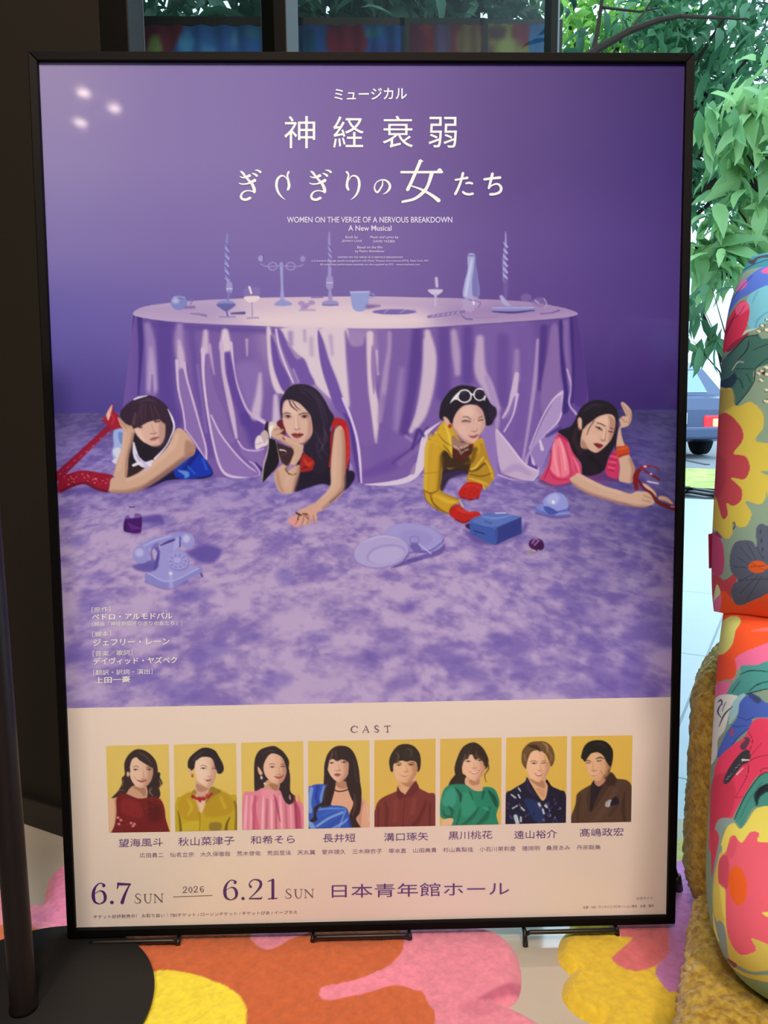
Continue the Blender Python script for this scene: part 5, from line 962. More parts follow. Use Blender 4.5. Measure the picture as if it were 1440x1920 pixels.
def leaves(rng, pts, size, droop=.5):
    n = len(pts); az = rng.uniform(0, 2 * PI, n); el = rng.normal(-droop, .45, n); ro = rng.normal(0, .7, n); s = size * rng.uniform(.6, 1.25, n)
    d = np.stack([np.cos(az) * np.cos(el), np.sin(az) * np.cos(el), np.sin(el)], 1)
    h = np.cross(d, [0, 0, 1.0]); h /= np.linalg.norm(h, axis=1)[:, None]; u = np.cross(h, d)
    side = h * np.cos(ro)[:, None] + u * np.sin(ro)[:, None]; nor = np.cross(side, d)
    prof = [(0, 0, 0), (.22, .125, .03), (.5, .155, .03), (.8, .08, -.03), (1, 0, -.12)]
    rows = []
    for t, w_, zz in prof:
        c = pts + d * (t * s)[:, None] + nor * (zz * s)[:, None]
        rows += [c - side * (w_ * s)[:, None] + nor * (.05 * (w_ > 0) * s)[:, None], c, c + side * (w_ * s)[:, None] + nor * (.05 * (w_ > 0) * s)[:, None]]
    V = np.stack(rows, 1); f = []
    for k in range(4): f += [(3 * k, 3 * k + 1, 3 * k + 4, 3 * k + 3), (3 * k + 1, 3 * k + 2, 3 * k + 5, 3 * k + 4)]
    F = (np.array(f)[None] + (np.arange(n) * 15)[:, None, None]).reshape(-1, 4)
    return V.reshape(-1, 3), F
def tree(base, label, m, seed, clumps, size, per, droop=.5, spread=.35, trunk=.12, limbs=(), group=None):
    rng = np.random.RandomState(seed); o = thing('tree', base, label, 'tree', group)
    pts = []
    for (cx, cy, cz, r, k) in clumps:
        q = rng.normal(0, 1, (int(per * k), 3)); q /= np.linalg.norm(q, axis=1)[:, None]; q *= (rng.uniform(.25, 1, len(q)) ** .6)[:, None] * np.array([r, r * .8, r]); pts.append(q + [cx, cy, cz])
    V, F = leaves(rng, np.concatenate(pts), size, droop)
    put('foliage', V, F, m, o, True)
    b = Shape(); top = np.array(clumps)[:, :3].mean(0)
    b.tube([base, (base[0] + .05, base[1], base[2] + (top[2] - base[2]) * .5), tuple(top)], [trunk, trunk * .8, trunk * .4], 9)
    for (cx, cy, cz, r, k) in clumps: 
        s0 = np.array([base[0], base[1], max(base[2] + .4, cz - 1.2)]); e0 = np.array([cx, cy, cz]); b.tube([s0, (s0 + e0) / 2 + [0, 0, .15], e0], [trunk * .35, trunk * .2, trunk * .06], 6)
    for l in limbs: b.tube(l[0], l[1], 7)
    b.out('trunk', M_bark, o)
    return o
L_near = leaf_mat('bright_leaves', (84, 142, 92), (166, 208, 140), .5, .25)
L_mid = leaf_mat('green_leaves', (44, 92, 62), (84, 138, 92), .35, .5)
L_dark = leaf_mat('dark_leaves', (24, 58, 44), (56, 100, 72), .25, .5)
L_lime = leaf_mat('lime_leaves', (86, 140, 60), (150, 196, 90), .5, .5)
def cl(px, py, y, r, k=1.0):
    q = at_y(px, py, y); return (q[0], q[1], q[2], r, k)
near = [cl(1370,200,3.9,.16,.7), cl(1440,220,4.0,.22,1), cl(1400,290,4.0,.14,.8), cl(1385,395,4.0,.15,.9), cl(1440,420,4.1,.2,1.2), cl(1345,470,4.0,.13,1), cl(1300,460,4.1,.08,.4), cl(1400,470,4.2,.16,1), cl(1500,330,4.3,.3,1.6), cl(1470,140,4.2,.2,1)]
tree((2.9, 4.4, -.02), 'leafy tree by the window, its bright pale green leaves hanging beside the poster', L_near, 4, near, .21, 46, .75, .3, .07)
low = [cl(1292,560,3.6,.05,.5), cl(1320,580,3.6,.05,.5), cl(1340,620,3.6,.05,.55), cl(1300,640,3.6,.05,.5), cl(1335,540,3.7,.05,.4)]
tree((1.85, 3.75, -.02), 'slim sapling with a few drooping leaves, low in the gap beside the poster', L_mid, 8, low, .14, 13, .9, .2, .018)
up = [cl(1290,20,5.6,.5), cl(1240,100,5.9,.35), cl(1360,30,5.4,.6), cl(1300,110,5.9,.5), cl(1420,90,5.6,.5), cl(1340,180,6.2,.4), cl(1330,270,6.2,.42), cl(1390,330,6.4,.4), cl(1310,330,6.4,.3), cl(1450,250,6.0,.5), cl(1200,100,6.0,.5)]
br = [[[at_y(1085,118,4.6), at_y(1120,92,4.6), at_y(1180,58,4.6), at_y(1235,38,4.6), at_y(1275,30,4.6), at_y(1400,36,4.9)], [.028,.024,.020,.016,.012,.006]], [[at_y(1112,96,4.6), at_y(1120,60,4.6), at_y(1130,-10,4.6)], [.016,.013,.009]], [[at_y(1130,14,4.6), at_y(1200,22,4.7), at_y(1240,14,4.7)], [.008,.006,.003]], [[at_y(1180,58,4.6), at_y(1210,20,4.7), at_y(1228,-10,4.7)], [.008,.006,.003]]]
tree((2.0, 6.6, -.1), 'tall green tree with a dark forked branch, at the top right behind the glass', L_mid, 15, up, .17, 130, .6, .5, .12, br)
lime = [cl(1060,20,8.6,.6), cl(1130,60,8.7,.7), cl(1090,110,8.8,.6), cl(1190,0,8.6,.7), cl(1220,80,8.9,.6), cl(1180,130,8.9,.6)]
tree((2.6, 9.0, -.1), 'yellow green tree glowing behind the dark forked branch', L_lime, 21, lime, .2, 190, .5, .5, .12)
back = [cl(x, y, 15.5, r, k) for x, y, r, k in ((1280,0,1.8,1.5), (1350,90,1.8,1.6), (1430,190,1.8,1.5), (1330,230,1.4,1.3), (1390,300,1.3,1.1), (1220,150,1.4,1.2), (1500,60,2.1,1.6), (1310,340,.95,.8))]
tree((3.8, 16.0, -.1), 'dark dense tree farthest back behind the bright hanging leaves', L_dark, 33, back, .24, 330, .5, .6, .2)
lt = [(-1.6, 4.6, 2.6, .9, 1.2), (-1.1, 4.4, 2.3, .6, 1.3), (-.6, 4.8, 2.5, .6, 1.3), (-.1, 5.0, 2.7, .7, 1.4), (.4, 5.4, 2.9, .7, 1.4), (.9, 6.0, 3.3, .7, 1.3), (-.3, 5.2, 3.2, .6, 1.2), (.5, 5.8, 3.5, .6, 1.2), (-.6, 5.2, 2.9, 1.0, 1.3), (.2, 5.6, 3.2, .9, 1.2), (-.9, 4.9, 1.7, .8, 1.0), (.5, 6.0, 2.2, .8, 1.0), (-1.2, 5.4, 3.2, .9, 1)]
tree((-.6, 5.3, -.1), 'dark leafy tree seen through the tinted panes above the poster', L_dark, 41, lt, .2, 330, .5, .6, .16)
# ---------------------------------------------------------------- the framed poster on its low wire feet
PC = np.array([0.0029887, 0.9008868, 0.5385270]); PU = np.array([1.0, 0, 0]); PV = np.array([0.0, 0.0527370, 0.9986084]); PN = np.cross(PU, PV)
PW, PH = 0.728, 1.0145
def sheet(px, py, lift=0.0):
    """a point of the printed sheet, traced through the photograph"""
    d = ray(px, py); n = PN[:, None] if d.ndim == 2 else PN
    k = ((PC - np.array([0, 0, EYE])) @ PN + lift) / (d * n).sum(0)
    return np.stack([k * d[0], k * d[1], EYE + k * d[2]], -1)
pp = lambda u, v, n=0.0: PC + PU * u + PV * v + PN * n
poster = thing('framed_poster', (0, .88, 0), 'large black framed poster, four women lying under a draped table in lilac light', 'poster')
M_frame = mat('black_frame', (4, 4, 5), 0.55, 0.12)
rw, fd, bk = .0098, .006, -.016
f_ = Shape()
o_, i_ = (PW / 2 + rw, PH / 2 + rw), (PW / 2, PH / 2)
for k in range(4):
    c = [(-1, 1), (1, 1), (1, -1), (-1, -1)]; a, b = c[k], c[(k + 1) % 4]
    q = [pp(a[0] * o_[0], a[1] * o_[1], bk), pp(b[0] * o_[0], b[1] * o_[1], bk), pp(b[0] * i_[0], b[1] * i_[1], bk), pp(a[0] * i_[0], a[1] * i_[1], bk)]
    g = [pp(a[0] * o_[0], a[1] * o_[1], fd), pp(b[0] * o_[0], b[1] * o_[1], fd), pp(b[0] * i_[0], b[1] * i_[1], fd - .001), pp(a[0] * i_[0], a[1] * i_[1], fd - .001)]
    f_.add(q + g, [(0, 1, 2, 3), (7, 6, 5, 4), (0, 4, 5, 1), (1, 5, 6, 2), (2, 6, 7, 3), (3, 7, 4, 0)])
fo = f_.out('frame', M_frame, poster)
bv = fo.modifiers.new('bevel', 'BEVEL'); bv.width = .0012; bv.segments = 2; bv.limit_method = 'ANGLE'
bb = [pp(x, y, n) for n in (-.014, -.004) for x, y in ((-.366, -.509), (.366, -.509), (.366, .509), (-.366, .509))]
put('backing_board', bb, [(3, 2, 1, 0), (4, 5, 6, 7), (0, 1, 5, 4), (1, 2, 6, 5), (2, 3, 7, 6), (3, 0, 4, 7)], mat('backing_board', (60, 52, 46), .8), poster)

M_print = printed('printed_paper', 0.5, 0.25, Coat_Weight=0.5, Coat_Roughness=0.05, Coat_IOR=1.45)
cv = paint_scene(); paint_table(cv); paint_people(cv)
PAPER = ink((213, 186, 172))
edge = lambda t: (76 + 65 * t - 4, 1286.5 - 40.5 * t + 4)
def band(y0l, y0r, y1l, y1r, step):
    n = max(2, int(1210 / step)); m = max(2, int((y1l - y0l) / step))
    u, v = np.meshgrid(np.linspace(0, 1, n), np.linspace(0, 1, m))
    yl, yr = y0l + (y1l - y0l) * v, y0r + (y1r - y0r) * v
    xl, xr = 76 + 65 * (yl - 117.5) / 1621.5 - 3, 1286.5 - 40.5 * (yr - 120) / 1594 + 3
    X, Y = (xl + (xr - xl) * u).ravel(), (yl + (yr - yl) * u).ravel()
    i = np.arange(m - 1)[:, None] * n + np.arange(n - 1)[None]
    return X, Y, np.stack([i, i + n, i + n + 1, i + 1], -1).reshape(-1, 4)
vs, fs, cs, nv = [], [], [], 0
for (a, b, c, d, s) in ((114, 116, 430, 430, 7), (430, 430, 1115, 1115, 1.45), (1115, 1115, 1328, 1307, 2.4), (1328, 1307, 1742, 1717, 40)):
    X, Y, f = band(a, b, c, d, s)
    vs.append(sheet(X, Y)); fs.append(f + nv); nv += len(X)
    cs.append(print_ink(cv.get(X, Y), Y) if a < 1300 else np.tile(PAPER, (len(X), 1)))
prt = put('print', np.concatenate(vs), np.concatenate(fs), M_print, poster, False, np.concatenate(cs))
# the eight small cast photographs
pc = paint_cast(); PH_LABEL = ['cast photograph, person with long waves in a dark red dress', 'cast photograph, person with short curls in a mustard shirt', 'cast photograph, person with long hair in a pink blouse', 'cast photograph, person with a long fringe in a blue satin dress', 'cast photograph, person with a bowl cut in a burgundy shirt', 'cast photograph, smiling person in an emerald blouse', 'cast photograph, person with wavy brown hair in a navy shirt', 'cast photograph, person in a brown suit']
for i, (ox, q) in enumerate(QUADS):
    q = np.array(q, float) / 5.538 + [ox, 1340]; n, m = 88, 126
    u, v = np.meshgrid(np.linspace(0, 1, n), np.linspace(0, 1, m)); u, v = u.ravel()[:, None], v.ravel()[:, None]
    P = (q[0] * (1 - u) + q[1] * u) * (1 - v) + (q[3] * (1 - u) + q[2] * u) * v
    ii = np.arange(m - 1)[:, None] * n + np.arange(n - 1)[None]
    Q = q.mean(0) + (P - q.mean(0)) * .985
    o = put('cast_photograph', sheet(P[:, 0], P[:, 1], .0004), np.stack([ii, ii + n, ii + n + 1, ii + 1], -1).reshape(-1, 4), M_print, prt, False, ink(pc.get(Q[:, 0], Q[:, 1])))
    o['label'] = PH_LABEL[i]

def lettering_mat(name, c): 
    m = mat(name, (128, 128, 128), 0.5, 0.25, Coat_Weight=0.5, Coat_Roughness=0.07); nodes(m)[2].inputs['Base Color'].default_value = (*ink(c), 1); return m
M_white_ink = lettering_mat('white_ink', (206, 198, 216)); M_soft_ink = lettering_mat('pale_lilac_ink', (192, 172, 206)); M_credit = lettering_mat('pale_pink_ink', (192, 176, 200))
M_violet = lettering_mat('violet_ink', (92, 52, 110)); M_dimv = lettering_mat('soft_violet_ink', (124, 92, 118)); M_grey = lettering_mat('warm_grey_ink', (104, 78, 84)); M_plum = lettering_mat('plum_ink', (74, 34, 92))
_txt = {}
def glyphs(s, weight=0.0, res=3):
    key = (s, weight, res)
    if key not in _txt:
        c = bpy.data.curves.new('lettering', 'FONT'); c.body = s; c.resolution_u = res; c.offset = weight
        o = bpy.data.objects.new('lettering', c); COL.objects.link(o); bpy.context.view_layer.update()
        e = o.evaluated_get(bpy.context.evaluated_depsgraph_get()); me = e.to_mesh()
        v = np.array([q.co[:2] for q in me.vertices]).reshape(-1, 2); f = [tuple(p.vertices) for p in me.polygons]; e.to_mesh_clear()
        bpy.data.objects.remove(o); bpy.data.curves.remove(c); _txt[key] = (v, f)
    return _txt[key]
class Letters:
    def __init__(self): self.v, self.f, self.n, self.lift = [], [], 0, .0005
    def text(self, s, x0, x1, yt, yb, slope=0.0, weight=0.0, res=3):
        """s set so that its ink fills x0..x1 and yt..yb, the line falling by slope from left to right"""
        v, f = glyphs(s, weight, res)
        if len(v) == 0: return self
        lo, hi = v.min(0), v.max(0); u = (v - lo) / (hi - lo); X = x0 + u[:, 0] * (x1 - x0); Y = yb - u[:, 1] * (yb - yt) + (u[:, 0] - .5) * slope
        return self._add(sheet(X, Y, self.lift), f)
    def _add(self, P, f):
        self.v.append(P); self.f += [tuple(i + self.n for i in q) for q in f]; self.n += len(P); self.lift += .000012; return self
    def stroke(self, Z, pts, w):
        """a brush or pen stroke whose breadth swells and thins along its length"""
        p = np.array(pts, float); ws = np.interp(np.linspace(0, 1, len(p)), np.linspace(0, 1, len(w)), w) if hasattr(w, '__len__') else np.full(len(p), float(w))
        q = np.column_stack([p, ws]); q = spline(q, False) if len(q) > 2 else q
        d = np.gradient(q[:, :2], axis=0); d /= np.linalg.norm(d, axis=1)[:, None] + 1e-9; nrm = np.column_stack([-d[:, 1], d[:, 0]])
        L, R = q[:, :2] + nrm * q[:, 2:] / 2, q[:, :2] - nrm * q[:, 2:] / 2
        def cap(c, dd, nn, r): a = np.linspace(-PI / 2, PI / 2, 7)[1:-1]; return [c + (dd * math.cos(t) + nn * math.sin(t)) * r for t in a]
        e0 = cap(q[0, :2], -d[0], nrm[0], q[0, 2] / 2 * .9); e1 = cap(q[-1, :2], d[-1], nrm[-1], q[-1, 2] / 2 * .9)
        V = np.vstack([L, R, e0, e1]); n = len(q); f = [(i, n + i, n + i + 1, i + 1) for i in range(n - 1)]
        f.append(tuple([0] + list(range(2 * n + 4, 2 * n - 1, -1)) + [n])); f.append(tuple([n - 1, 2 * n - 1] + list(range(2 * n + 5, 2 * n + 10))))
        V = V / Z[2] + [Z[0], Z[1]]
        return self._add(sheet(V[:, 0], V[:, 1], self.lift), f)
    def out(self, name, m): return put(name, np.concatenate(self.v), self.f, m, prt)

t = Letters()
t.text('ミュージカル', 627, 763, 165, 187, -2, .012).out('genre_lettering', M_white_ink)
t = Letters()
for ch, x0, x1, y0, y1 in (('神', 533, 591, 217.5, 278), ('経', 624.5, 682, 218, 277), ('衰', 717.5, 774.5, 217, 277), ('弱', 803.5, 856.5, 219, 277)): Letters().text(ch, x0, x1, y0, y1, 0, 0, 4).out('title_character', M_white_ink)
G, H = (440, 300, 5.538), (690, 290, 5.538)
for dx in (0, 730):
    t = Letters()
    for p, w in (([(60,118),(82,132),(112,172),(150,215),(182,252),(202,300),(205,332)], [12,26,22,26,30,34,30]), ([(55,172),(85,182),(120,176),(155,162)], [9,16,24,34]), ([(45,240),(80,250),(130,246),(180,226),(208,212)], [9,16,18,28,36]),
                 ([(204,334),(186,326),(140,318),(92,332),(66,370),(76,402),(118,412),(160,394)], [28,16,14,18,24,26,28,30]), ([(184,138),(214,150),(230,164)], [10,22,26]), ([(213,104),(245,110),(268,126)], [9,20,26])):
        t.stroke(G, [(x + dx, y) for x, y in p], w)
    t.out('title_character', M_white_ink)
t = Letters(); t.stroke(G, [(560,124),(548,160),(558,220),(565,270),(553,308)], [24,19,26,30,26]); t.stroke(G, [(549,210),(520,172),(482,165),(446,198),(433,260),(450,330),(488,382),(526,413)], [5,14,20,26,28,24,15,4]); t.out('title_character', M_white_ink)
t = Letters(); t.stroke(G, [(1163,124),(1182,152),(1172,210),(1166,270),(1181,308)], [24,18,24,28,26]); t.stroke(G, [(1184,215),(1210,172),(1250,165),(1284,196),(1294,260),(1276,336),(1240,386),(1204,413)], [5,14,20,26,28,24,15,4]); t.out('title_character', M_white_ink)
for grp in ((([(150,262),(150,312),(126,358),(98,390),(73,370),(68,330),(92,284),(140,262),(190,270),(225,310),(222,354),(190,394),(150,412)], [8,16,18,22,18,14,12,14,20,26,26,16,4]),),
             (([(345,182),(560,182),(768,180)], [26,26,28]), ([(712,178),(744,152),(772,180)], [8,22,14]), ([(546,64),(500,170),(452,280),(411,364)], [36,34,34,36]), ([(528,60),(568,69)], [10,14]), ([(440,320),(560,364),(660,420),(734,476)], [12,24,32,44]), ([(662,195),(626,308),(580,384),(484,458),(358,490)], [42,32,36,30,26])),
             (([(986,192),(966,270),(936,350),(906,408)], [28,26,26,28]), ([(908,262),(970,252),(1032,240)], [22,22,28]), ([(1018,298),(1050,292),(1082,299)], [20,24,24]), ([(986,387),(1010,405),(1050,412),(1088,405)], [24,26,26,26])),
             (([(1292,198),(1275,270),(1255,348)], [30,28,24]), ([(1208,256),(1290,246),(1372,238)], [26,26,28]), ([(1256,346),(1300,312),(1350,306),(1382,342),(1370,386),(1322,408),(1270,412)], [8,18,22,28,28,26,28]))):
    t = Letters()
    for p, w in grp: t.stroke(H, p, w)
    t.out('title_character', M_white_ink)
t = Letters()
t.text('WOMEN ON THE VERGE OF A NERVOUS BREAKDOWN', 538, 848, 406.5, 417.5, 0, .012).text('A New Musical', 653, 734, 422.5, 433, 0, .012)
t.out('english_title', M_credit)
t = Letters()
t.text('Book by', 648, 671, 442, 448.5).text('JEFFREY LANE', 641, 678.5, 450, 455).text('Music and Lyrics by', 694, 747, 442, 448.5).text('DAVID YAZBEK', 700, 741, 450, 455).text('Based on the film', 670, 717, 461, 466).text('by Pedro Almodóvar', 666, 721, 468.5, 474.5)
t.text('WOMEN ON THE VERGE OF A NERVOUS BREAKDOWN', 633, 755, 480.6, 484).text('is presented through special arrangement with Music Theatre International (MTI), New York, NY', 584, 803, 487, 491.5).text('All authorized performance materials are also supplied by MTI.   www.mtishows.com', 600, 787, 494, 498.5)
t.out('small_english_credits', M_soft_ink)
t = Letters()
for s, x0, x1, y0, y1, wt in (('［原作］', 172, 207, 1138, 1147.5, .0), ('ペドロ・アルモドバル', 172.5, 323, 1149.5, 1161.5, .014), ('（映画『神経衰弱ぎりぎりの女たち』）', 173, 342, 1164.5, 1173.5, .0), ('［脚本］', 173, 208, 1183.5, 1193.5, .0), ('ジェフリー・レーン', 175, 318, 1197, 1210, .014), ('［音楽／歌詞］', 174, 248, 1219.5, 1229.5, .0), ('デイヴィッド・ヤズベク', 175, 332, 1232, 1245, .014), ('［翻訳・訳詞・演出］', 175, 286, 1255, 1265, .0), ('上田一豪', 178, 244, 1268.5, 1280.5, .014)):
    t.text(s, x0, x1, y0, y1, -2.5, wt, 2)
t.out('staff_credits', lettering_mat('pale_ink', (222, 206, 218)))
t = Letters()
A_, B_ = (440, 1340, 5.538), (690, 1340, 5.538)
for Z_, p, w in ((A_, [(1276,132),(1246,117),(1216,135),(1212,166),(1240,185),(1277,173)], [4,6,13,13,6,4]), (A_, [(1277,120),(1276,140)], 4), (A_, [(1333,182),(1362,118)], 5), (A_, [(1362,117),(1390,182)], 11), (A_, [(1344,160),(1380,159)], 4), (A_, [(1326,184),(1344,183)], 4), (A_, [(1378,183),(1400,182)], 4),
                 (B_, [(112,134),(96,113),(71,124),(80,145),(105,158),(108,173),(90,183),(66,172)], [4,6,10,12,12,10,6,4]), (B_, [(168,120),(232,116)], 6), (B_, [(201,118),(203,180)], 11), (B_, [(188,182),(216,180)], 4), (B_, [(169,120),(168,132)], 4), (B_, [(232,117),(233,129)], 4)): t.stroke(Z_, p, w)
t.out('cast_heading', M_grey)
for s, x0, x1, y0, y1, sl in (('望海風斗', 222.5, 305.5, 1572, 1587.5, -2), ('秋山菜津子', 334, 439.5, 1569, 1585, -2.5), ('和希そら', 470, 552.5, 1566.5, 1582, -2), ('長井短', 605.5, 666.5, 1563, 1579, -1), ('溝口琢矢', 720, 803, 1561, 1576.5, -2), ('黒川桃花', 841, 923, 1558, 1573.5, -2), ('遠山裕介', 964, 1044.5, 1556.5, 1572, -2), ('髙嶋政宏', 1087.5, 1169, 1552.5, 1568, -2)):
    Letters().text(s, x0, x1, y0, y1, sl, 0, 4).out('cast_name', M_violet)
t = Letters()
t.text('広田勇二　仙名立宗　大久保徹哉　荒木啓佑　荒田至法　天丸翼　菅井理久　三木麻衣子　塚本直　山田美貴　杉山真梨佳　小石川茉莉愛　德岡明　桑原あみ　丹宗聡美', 262, 1126, 1591.5, 1600.5, -15.5, 0, 2)
t.out('ensemble_names', M_dimv)
t = Letters(); D1, D2 = (160, 1630, 5.538), (400, 1630, 5.538)
six = (([(192,172),(196,160),(150,144),(110,176),(86,230),(83,290),(102,340),(150,361)], [26,18,9,18,31,35,24,7]), ([(150,361),(196,332),(206,282),(186,236),(146,224),(100,252)], [7,22,33,24,8,5]), ([(186,172),(192,174)], 26))
t2 = Letters()
for p, w in six: t.stroke(D1, p, w); t2.stroke(D2, [(37 + (x - 70) * .985 + 70, 110 + (y - 142) * .955) for x, y in p], w)
for Z_, p, w in ((D1, [(272,343),(279,343)], 36), (D1, [(340,152),(466,156)], [28,20]), (D1, [(343,136),(338,172),(329,204)], [8,16,6]), (D1, [(458,160),(410,262),(381,346)], [10,26,36]),
                 (D2, [(305,303),(311,303)], 34), (D2, [(388,182),(373,152),(400,116),(440,106),(486,126),(490,172),(450,230),(374,304)], [26,12,9,12,26,28,16,7]), (D2, [(372,305),(496,303)], [12,17]), (D2, [(494,305),(508,284)], [12,5]), (D2, [(618,110),(618,300)], 30), (D2, [(566,126),(612,110)], [7,14]), (D2, [(570,306),(664,301)], 9)): (t if Z_ is D1 else t2).stroke(Z_, p, w)
t.out('date_lettering', M_plum); t2.out('date_lettering', M_plum)
for Z_, dx, dy in ((D1, 0, 0), (D2, 234, -50)):
    t = Letters()
    for p, w in (([(572,278),(564,258),(540,255),(522,275),(540,298),(568,318),(571,338),(546,352),(518,346),(514,325)], [4,5,6,11,13,13,11,6,5,4]), ([(619,262),(621,318),(640,348),(664,345),(678,320),(680,258)], [14,13,8,6,6,6]), ([(604,261),(634,259)], 5), ([(667,258),(693,256)], 5),
                 ([(722,262),(723,344)], 6), ([(722,260),(796,340)], [12,14]), ([(797,255),(797,340)], 6), ([(708,262),(730,260)], 5), ([(786,256),(809,254)], 5), ([(710,345),(736,344)], 5)): t.stroke(Z_, [(x + dx, y + dy) for x, y in p], w)
    t.out('weekday_lettering', M_grey)
t = Letters()
for dx in (0, 112):
    for p, w in (([(1018,199),(1020,186),(1034,180),(1050,192),(1042,212),(1014,242)], [9,6,5,10,8,4]), ([(1013,242),(1055,239)], 8)): t.stroke(D1, [(x + dx, y - dx * .04) for x, y in p], w)
t.stroke(D1, [(1090,180),(1075,212),(1092,242),(1108,212),(1093,180)], [4,11,4,11,4]); t.stroke(D1, [(1228,182),(1204,180),(1194,208),(1208,236),(1228,220),(1214,202),(1198,212)], [6,6,11,6,10,5,4])
t.stroke(D1, [(914,286),(1320,271)], 6)
t.out('year_lettering', M_grey)
t = Letters(); t.text('日本青年館ホール', 622, 955, 1655.5, 1681, -5, 0, 4); t.out('venue_lettering', M_violet)
t = Letters(); t.text('チケット好評発売中！ お取り扱い｜TBSチケット / ローソンチケット / チケットぴあ / イープラス', 175, 557, 1711, 1718.5, -9, 0, 2); t.out('ticket_lettering', M_grey)
t = Letters(); t.text('主催｜TBS／サンライズプロモーション東京　企画・製作', 1093, 1226, 1697, 1702.5, -3, 0, 2).text('公式サイト', 1193, 1224, 1681.5, 1686.5, -1, 0, 2); t.out('organiser_lettering', M_dimv)

# wire feet and rear strut
yf = .8635
for x0p, x1p, z0, z1 in ((165, 331, .0195, .0135), (586, 768, .0195, .0135), (986, 1160, .0195, .0)):
    x0, x1 = at_y(x0p, 1742, yf)[0], at_y(x1p, 1738, yf)[0]
    Shape().tube([(x0, yf + .03, .0165), (x0, yf + .006, .0165), (x0, yf, z1 + .001)], [.0026, .0028, .0034], 10).tube([(x0 + .001, yf, .0175), (x0 + .006, yf, z0), (x1 - .006, yf, z0), (x1 - .001, yf, .0175)], .0026, 10).tube([(x1, yf + .03, .0165), (x1, yf + .006, .0165), (x1, yf, z1 + .001)], [.0026, .0028, .0034], 10).out('wire_foot', M_black, poster, True)
g = ground(1272, 1668, .014)
Shape().tube([(.30, .935, .40), (g[0] - .004, g[1] - .002, .03)], .004, 10).out('rear_strut', M_black, poster, True)
Shape().tube([(g[0] - .005, g[1] - .003, .036), (g[0], g[1], .0145)], .0062, 12).out('rubber_tip', M_black, poster, True)

# ---------------------------------------------------------------- rugs
def rug(name, label, outline, inks, ax, th=.0105):
    q = np.array([ground(x, y, .010)[:2] for x, y in outline]); lo, hi = q.min(0) - .02, q.max(0) + .02
    s = 520.0; c = Canvas(lo[0], lo[1], hi[0], hi[1], s); _, m = c.fill(q, (1, 1, 1), 4.4) ; full = np.zeros((c.h, c.w), np.float32)
    b = c.box(spline(c.tr(q), True), 5.4); full[b[1]:b[3], b[0]:b[2]] = m
    X, Y = np.meshgrid(c.x0 + (np.arange(c.w) + .5) / s, c.y0 + (np.arange(c.h) + .5) / s)
    pile = vnoise(X * 330, Y * 330, 5) * .5 + vnoise(X * 150, Y * 150, 6) * .5
    Zz = (th + .0014) * full ** .6 + (pile - .5) * .0022 * full - .0014
    keep = full > 0; idx = np.full(full.shape, -1); idx[keep] = np.arange(keep.sum())
    f = np.stack([idx[:-1, :-1], idx[:-1, 1:], idx[1:, 1:], idx[1:, :-1]], -1).reshape(-1, 4); f = f[(f >= 0).all(1)]
    P = np.stack([X[keep], Y[keep], Zz[keep]], -1)
    P3 = P.copy(); P3[:, 2] = .010; px, py = look(P3)
    C = inks.get(px, py) * (.93 + .14 * pile[keep])[:, None]
    o = put(name, P, f, M_rug, None, True, np.clip(ink(C), .002, .93)); return tag(o, label, 'rug')
M_rug = printed('tufted_wool', 0.95, 0.05, Sheen_Weight=0.25); bump(M_rug, 420, .5, .002)
ci = Canvas(-260, 1560, 1120, 2160, 1.0, (214, 118, 128))
ci.fill([(150,1560),(560,1700),(505,1738),(560,1745),(590,1744),(700,1700),(745,1738),(757,1775),(735,1806),(690,1830),(640,1846),(600,1860),(612,1874),(680,1862),(740,1846),(786,1856),(803,1882),(815,1908),(800,1990),(700,2160),(-200,2160),(-230,1900),(-120,1760),(0,1735),(20,1726),(50,1727),(72,1742),(128,1750),(140,1690),(120,1620)], (190, 88, 48), 1.2)
ci.fill([(128,1620),(100,1640),(96,1668),(90,1700),(60,1722),(110,1735),(140,1748),(150,1690),(150,1610)], (206,106,128), 2)
ci.fill([(512,1728),(556,1739),(588,1745),(545,1762),(520,1776),(495,1780),(470,1760),(480,1735)], (214,118,128), 1.2)
ci.fill([(600,1860),(608,1850),(645,1843),(700,1832),(752,1806),(780,1815),(790,1858),(742,1848),(680,1864),(612,1876)], (222,120,132), 1.2)
ci.fill([(282,1824),(345,1823),(400,1840),(440,1860),(462,1890),(462,1925),(478,1975),(470,2060),(300,2080),(200,2000),(220,1880)], (228, 192, 52), 1.2)
ci.ell(960, 1850, 70, 9, (176, 80, 100), 4, .8, -22)
ci.ell(900, 1890, 40, 14, (190, 96, 112), 8, .5)
rug('flower_rug', 'large pink, orange and yellow flower rug under the poster and the black disc', [(130,1613),(106,1630),(96,1655),(86,1688),(52,1690),(20,1668),(-10,1652),(-90,1650),(-150,1700),(-160,1850),(-120,2000),(200,2080),(700,2080),(960,2050),(1044,1995),(1022,1930),(985,1900),(952,1884),(926,1876),(945,1868),(962,1852),(967,1815),(957,1775),(930,1745),(880,1728),(800,1690),(700,1670),(560,1640),(400,1620),(250,1590),(180,1590)], ci, 0)
cj = Canvas(1040, 1540, 1460, 1980, 1.0, (206, 160, 44))
cj.fill([(1140,1700),(1147,1738),(1165,1757),(1186,1760),(1150,1793),(1148,1800),(1162,1812),(1190,1821),(1228,1812),(1260,1780),(1270,1700),(1230,1650)], (196, 92, 92), 1.2)
cj.fill([(1232,1812),(1231,1832),(1250,1855),(1262,1860),(1300,1850),(1330,1700),(1300,1612),(1258,1613),(1254,1740),(1252,1790)], (178, 104, 146), 1.2)
cj.fill([(1250,1540),(1330,1540),(1330,1608),(1284,1613),(1255,1610)], (168, 148, 84), 1.2)
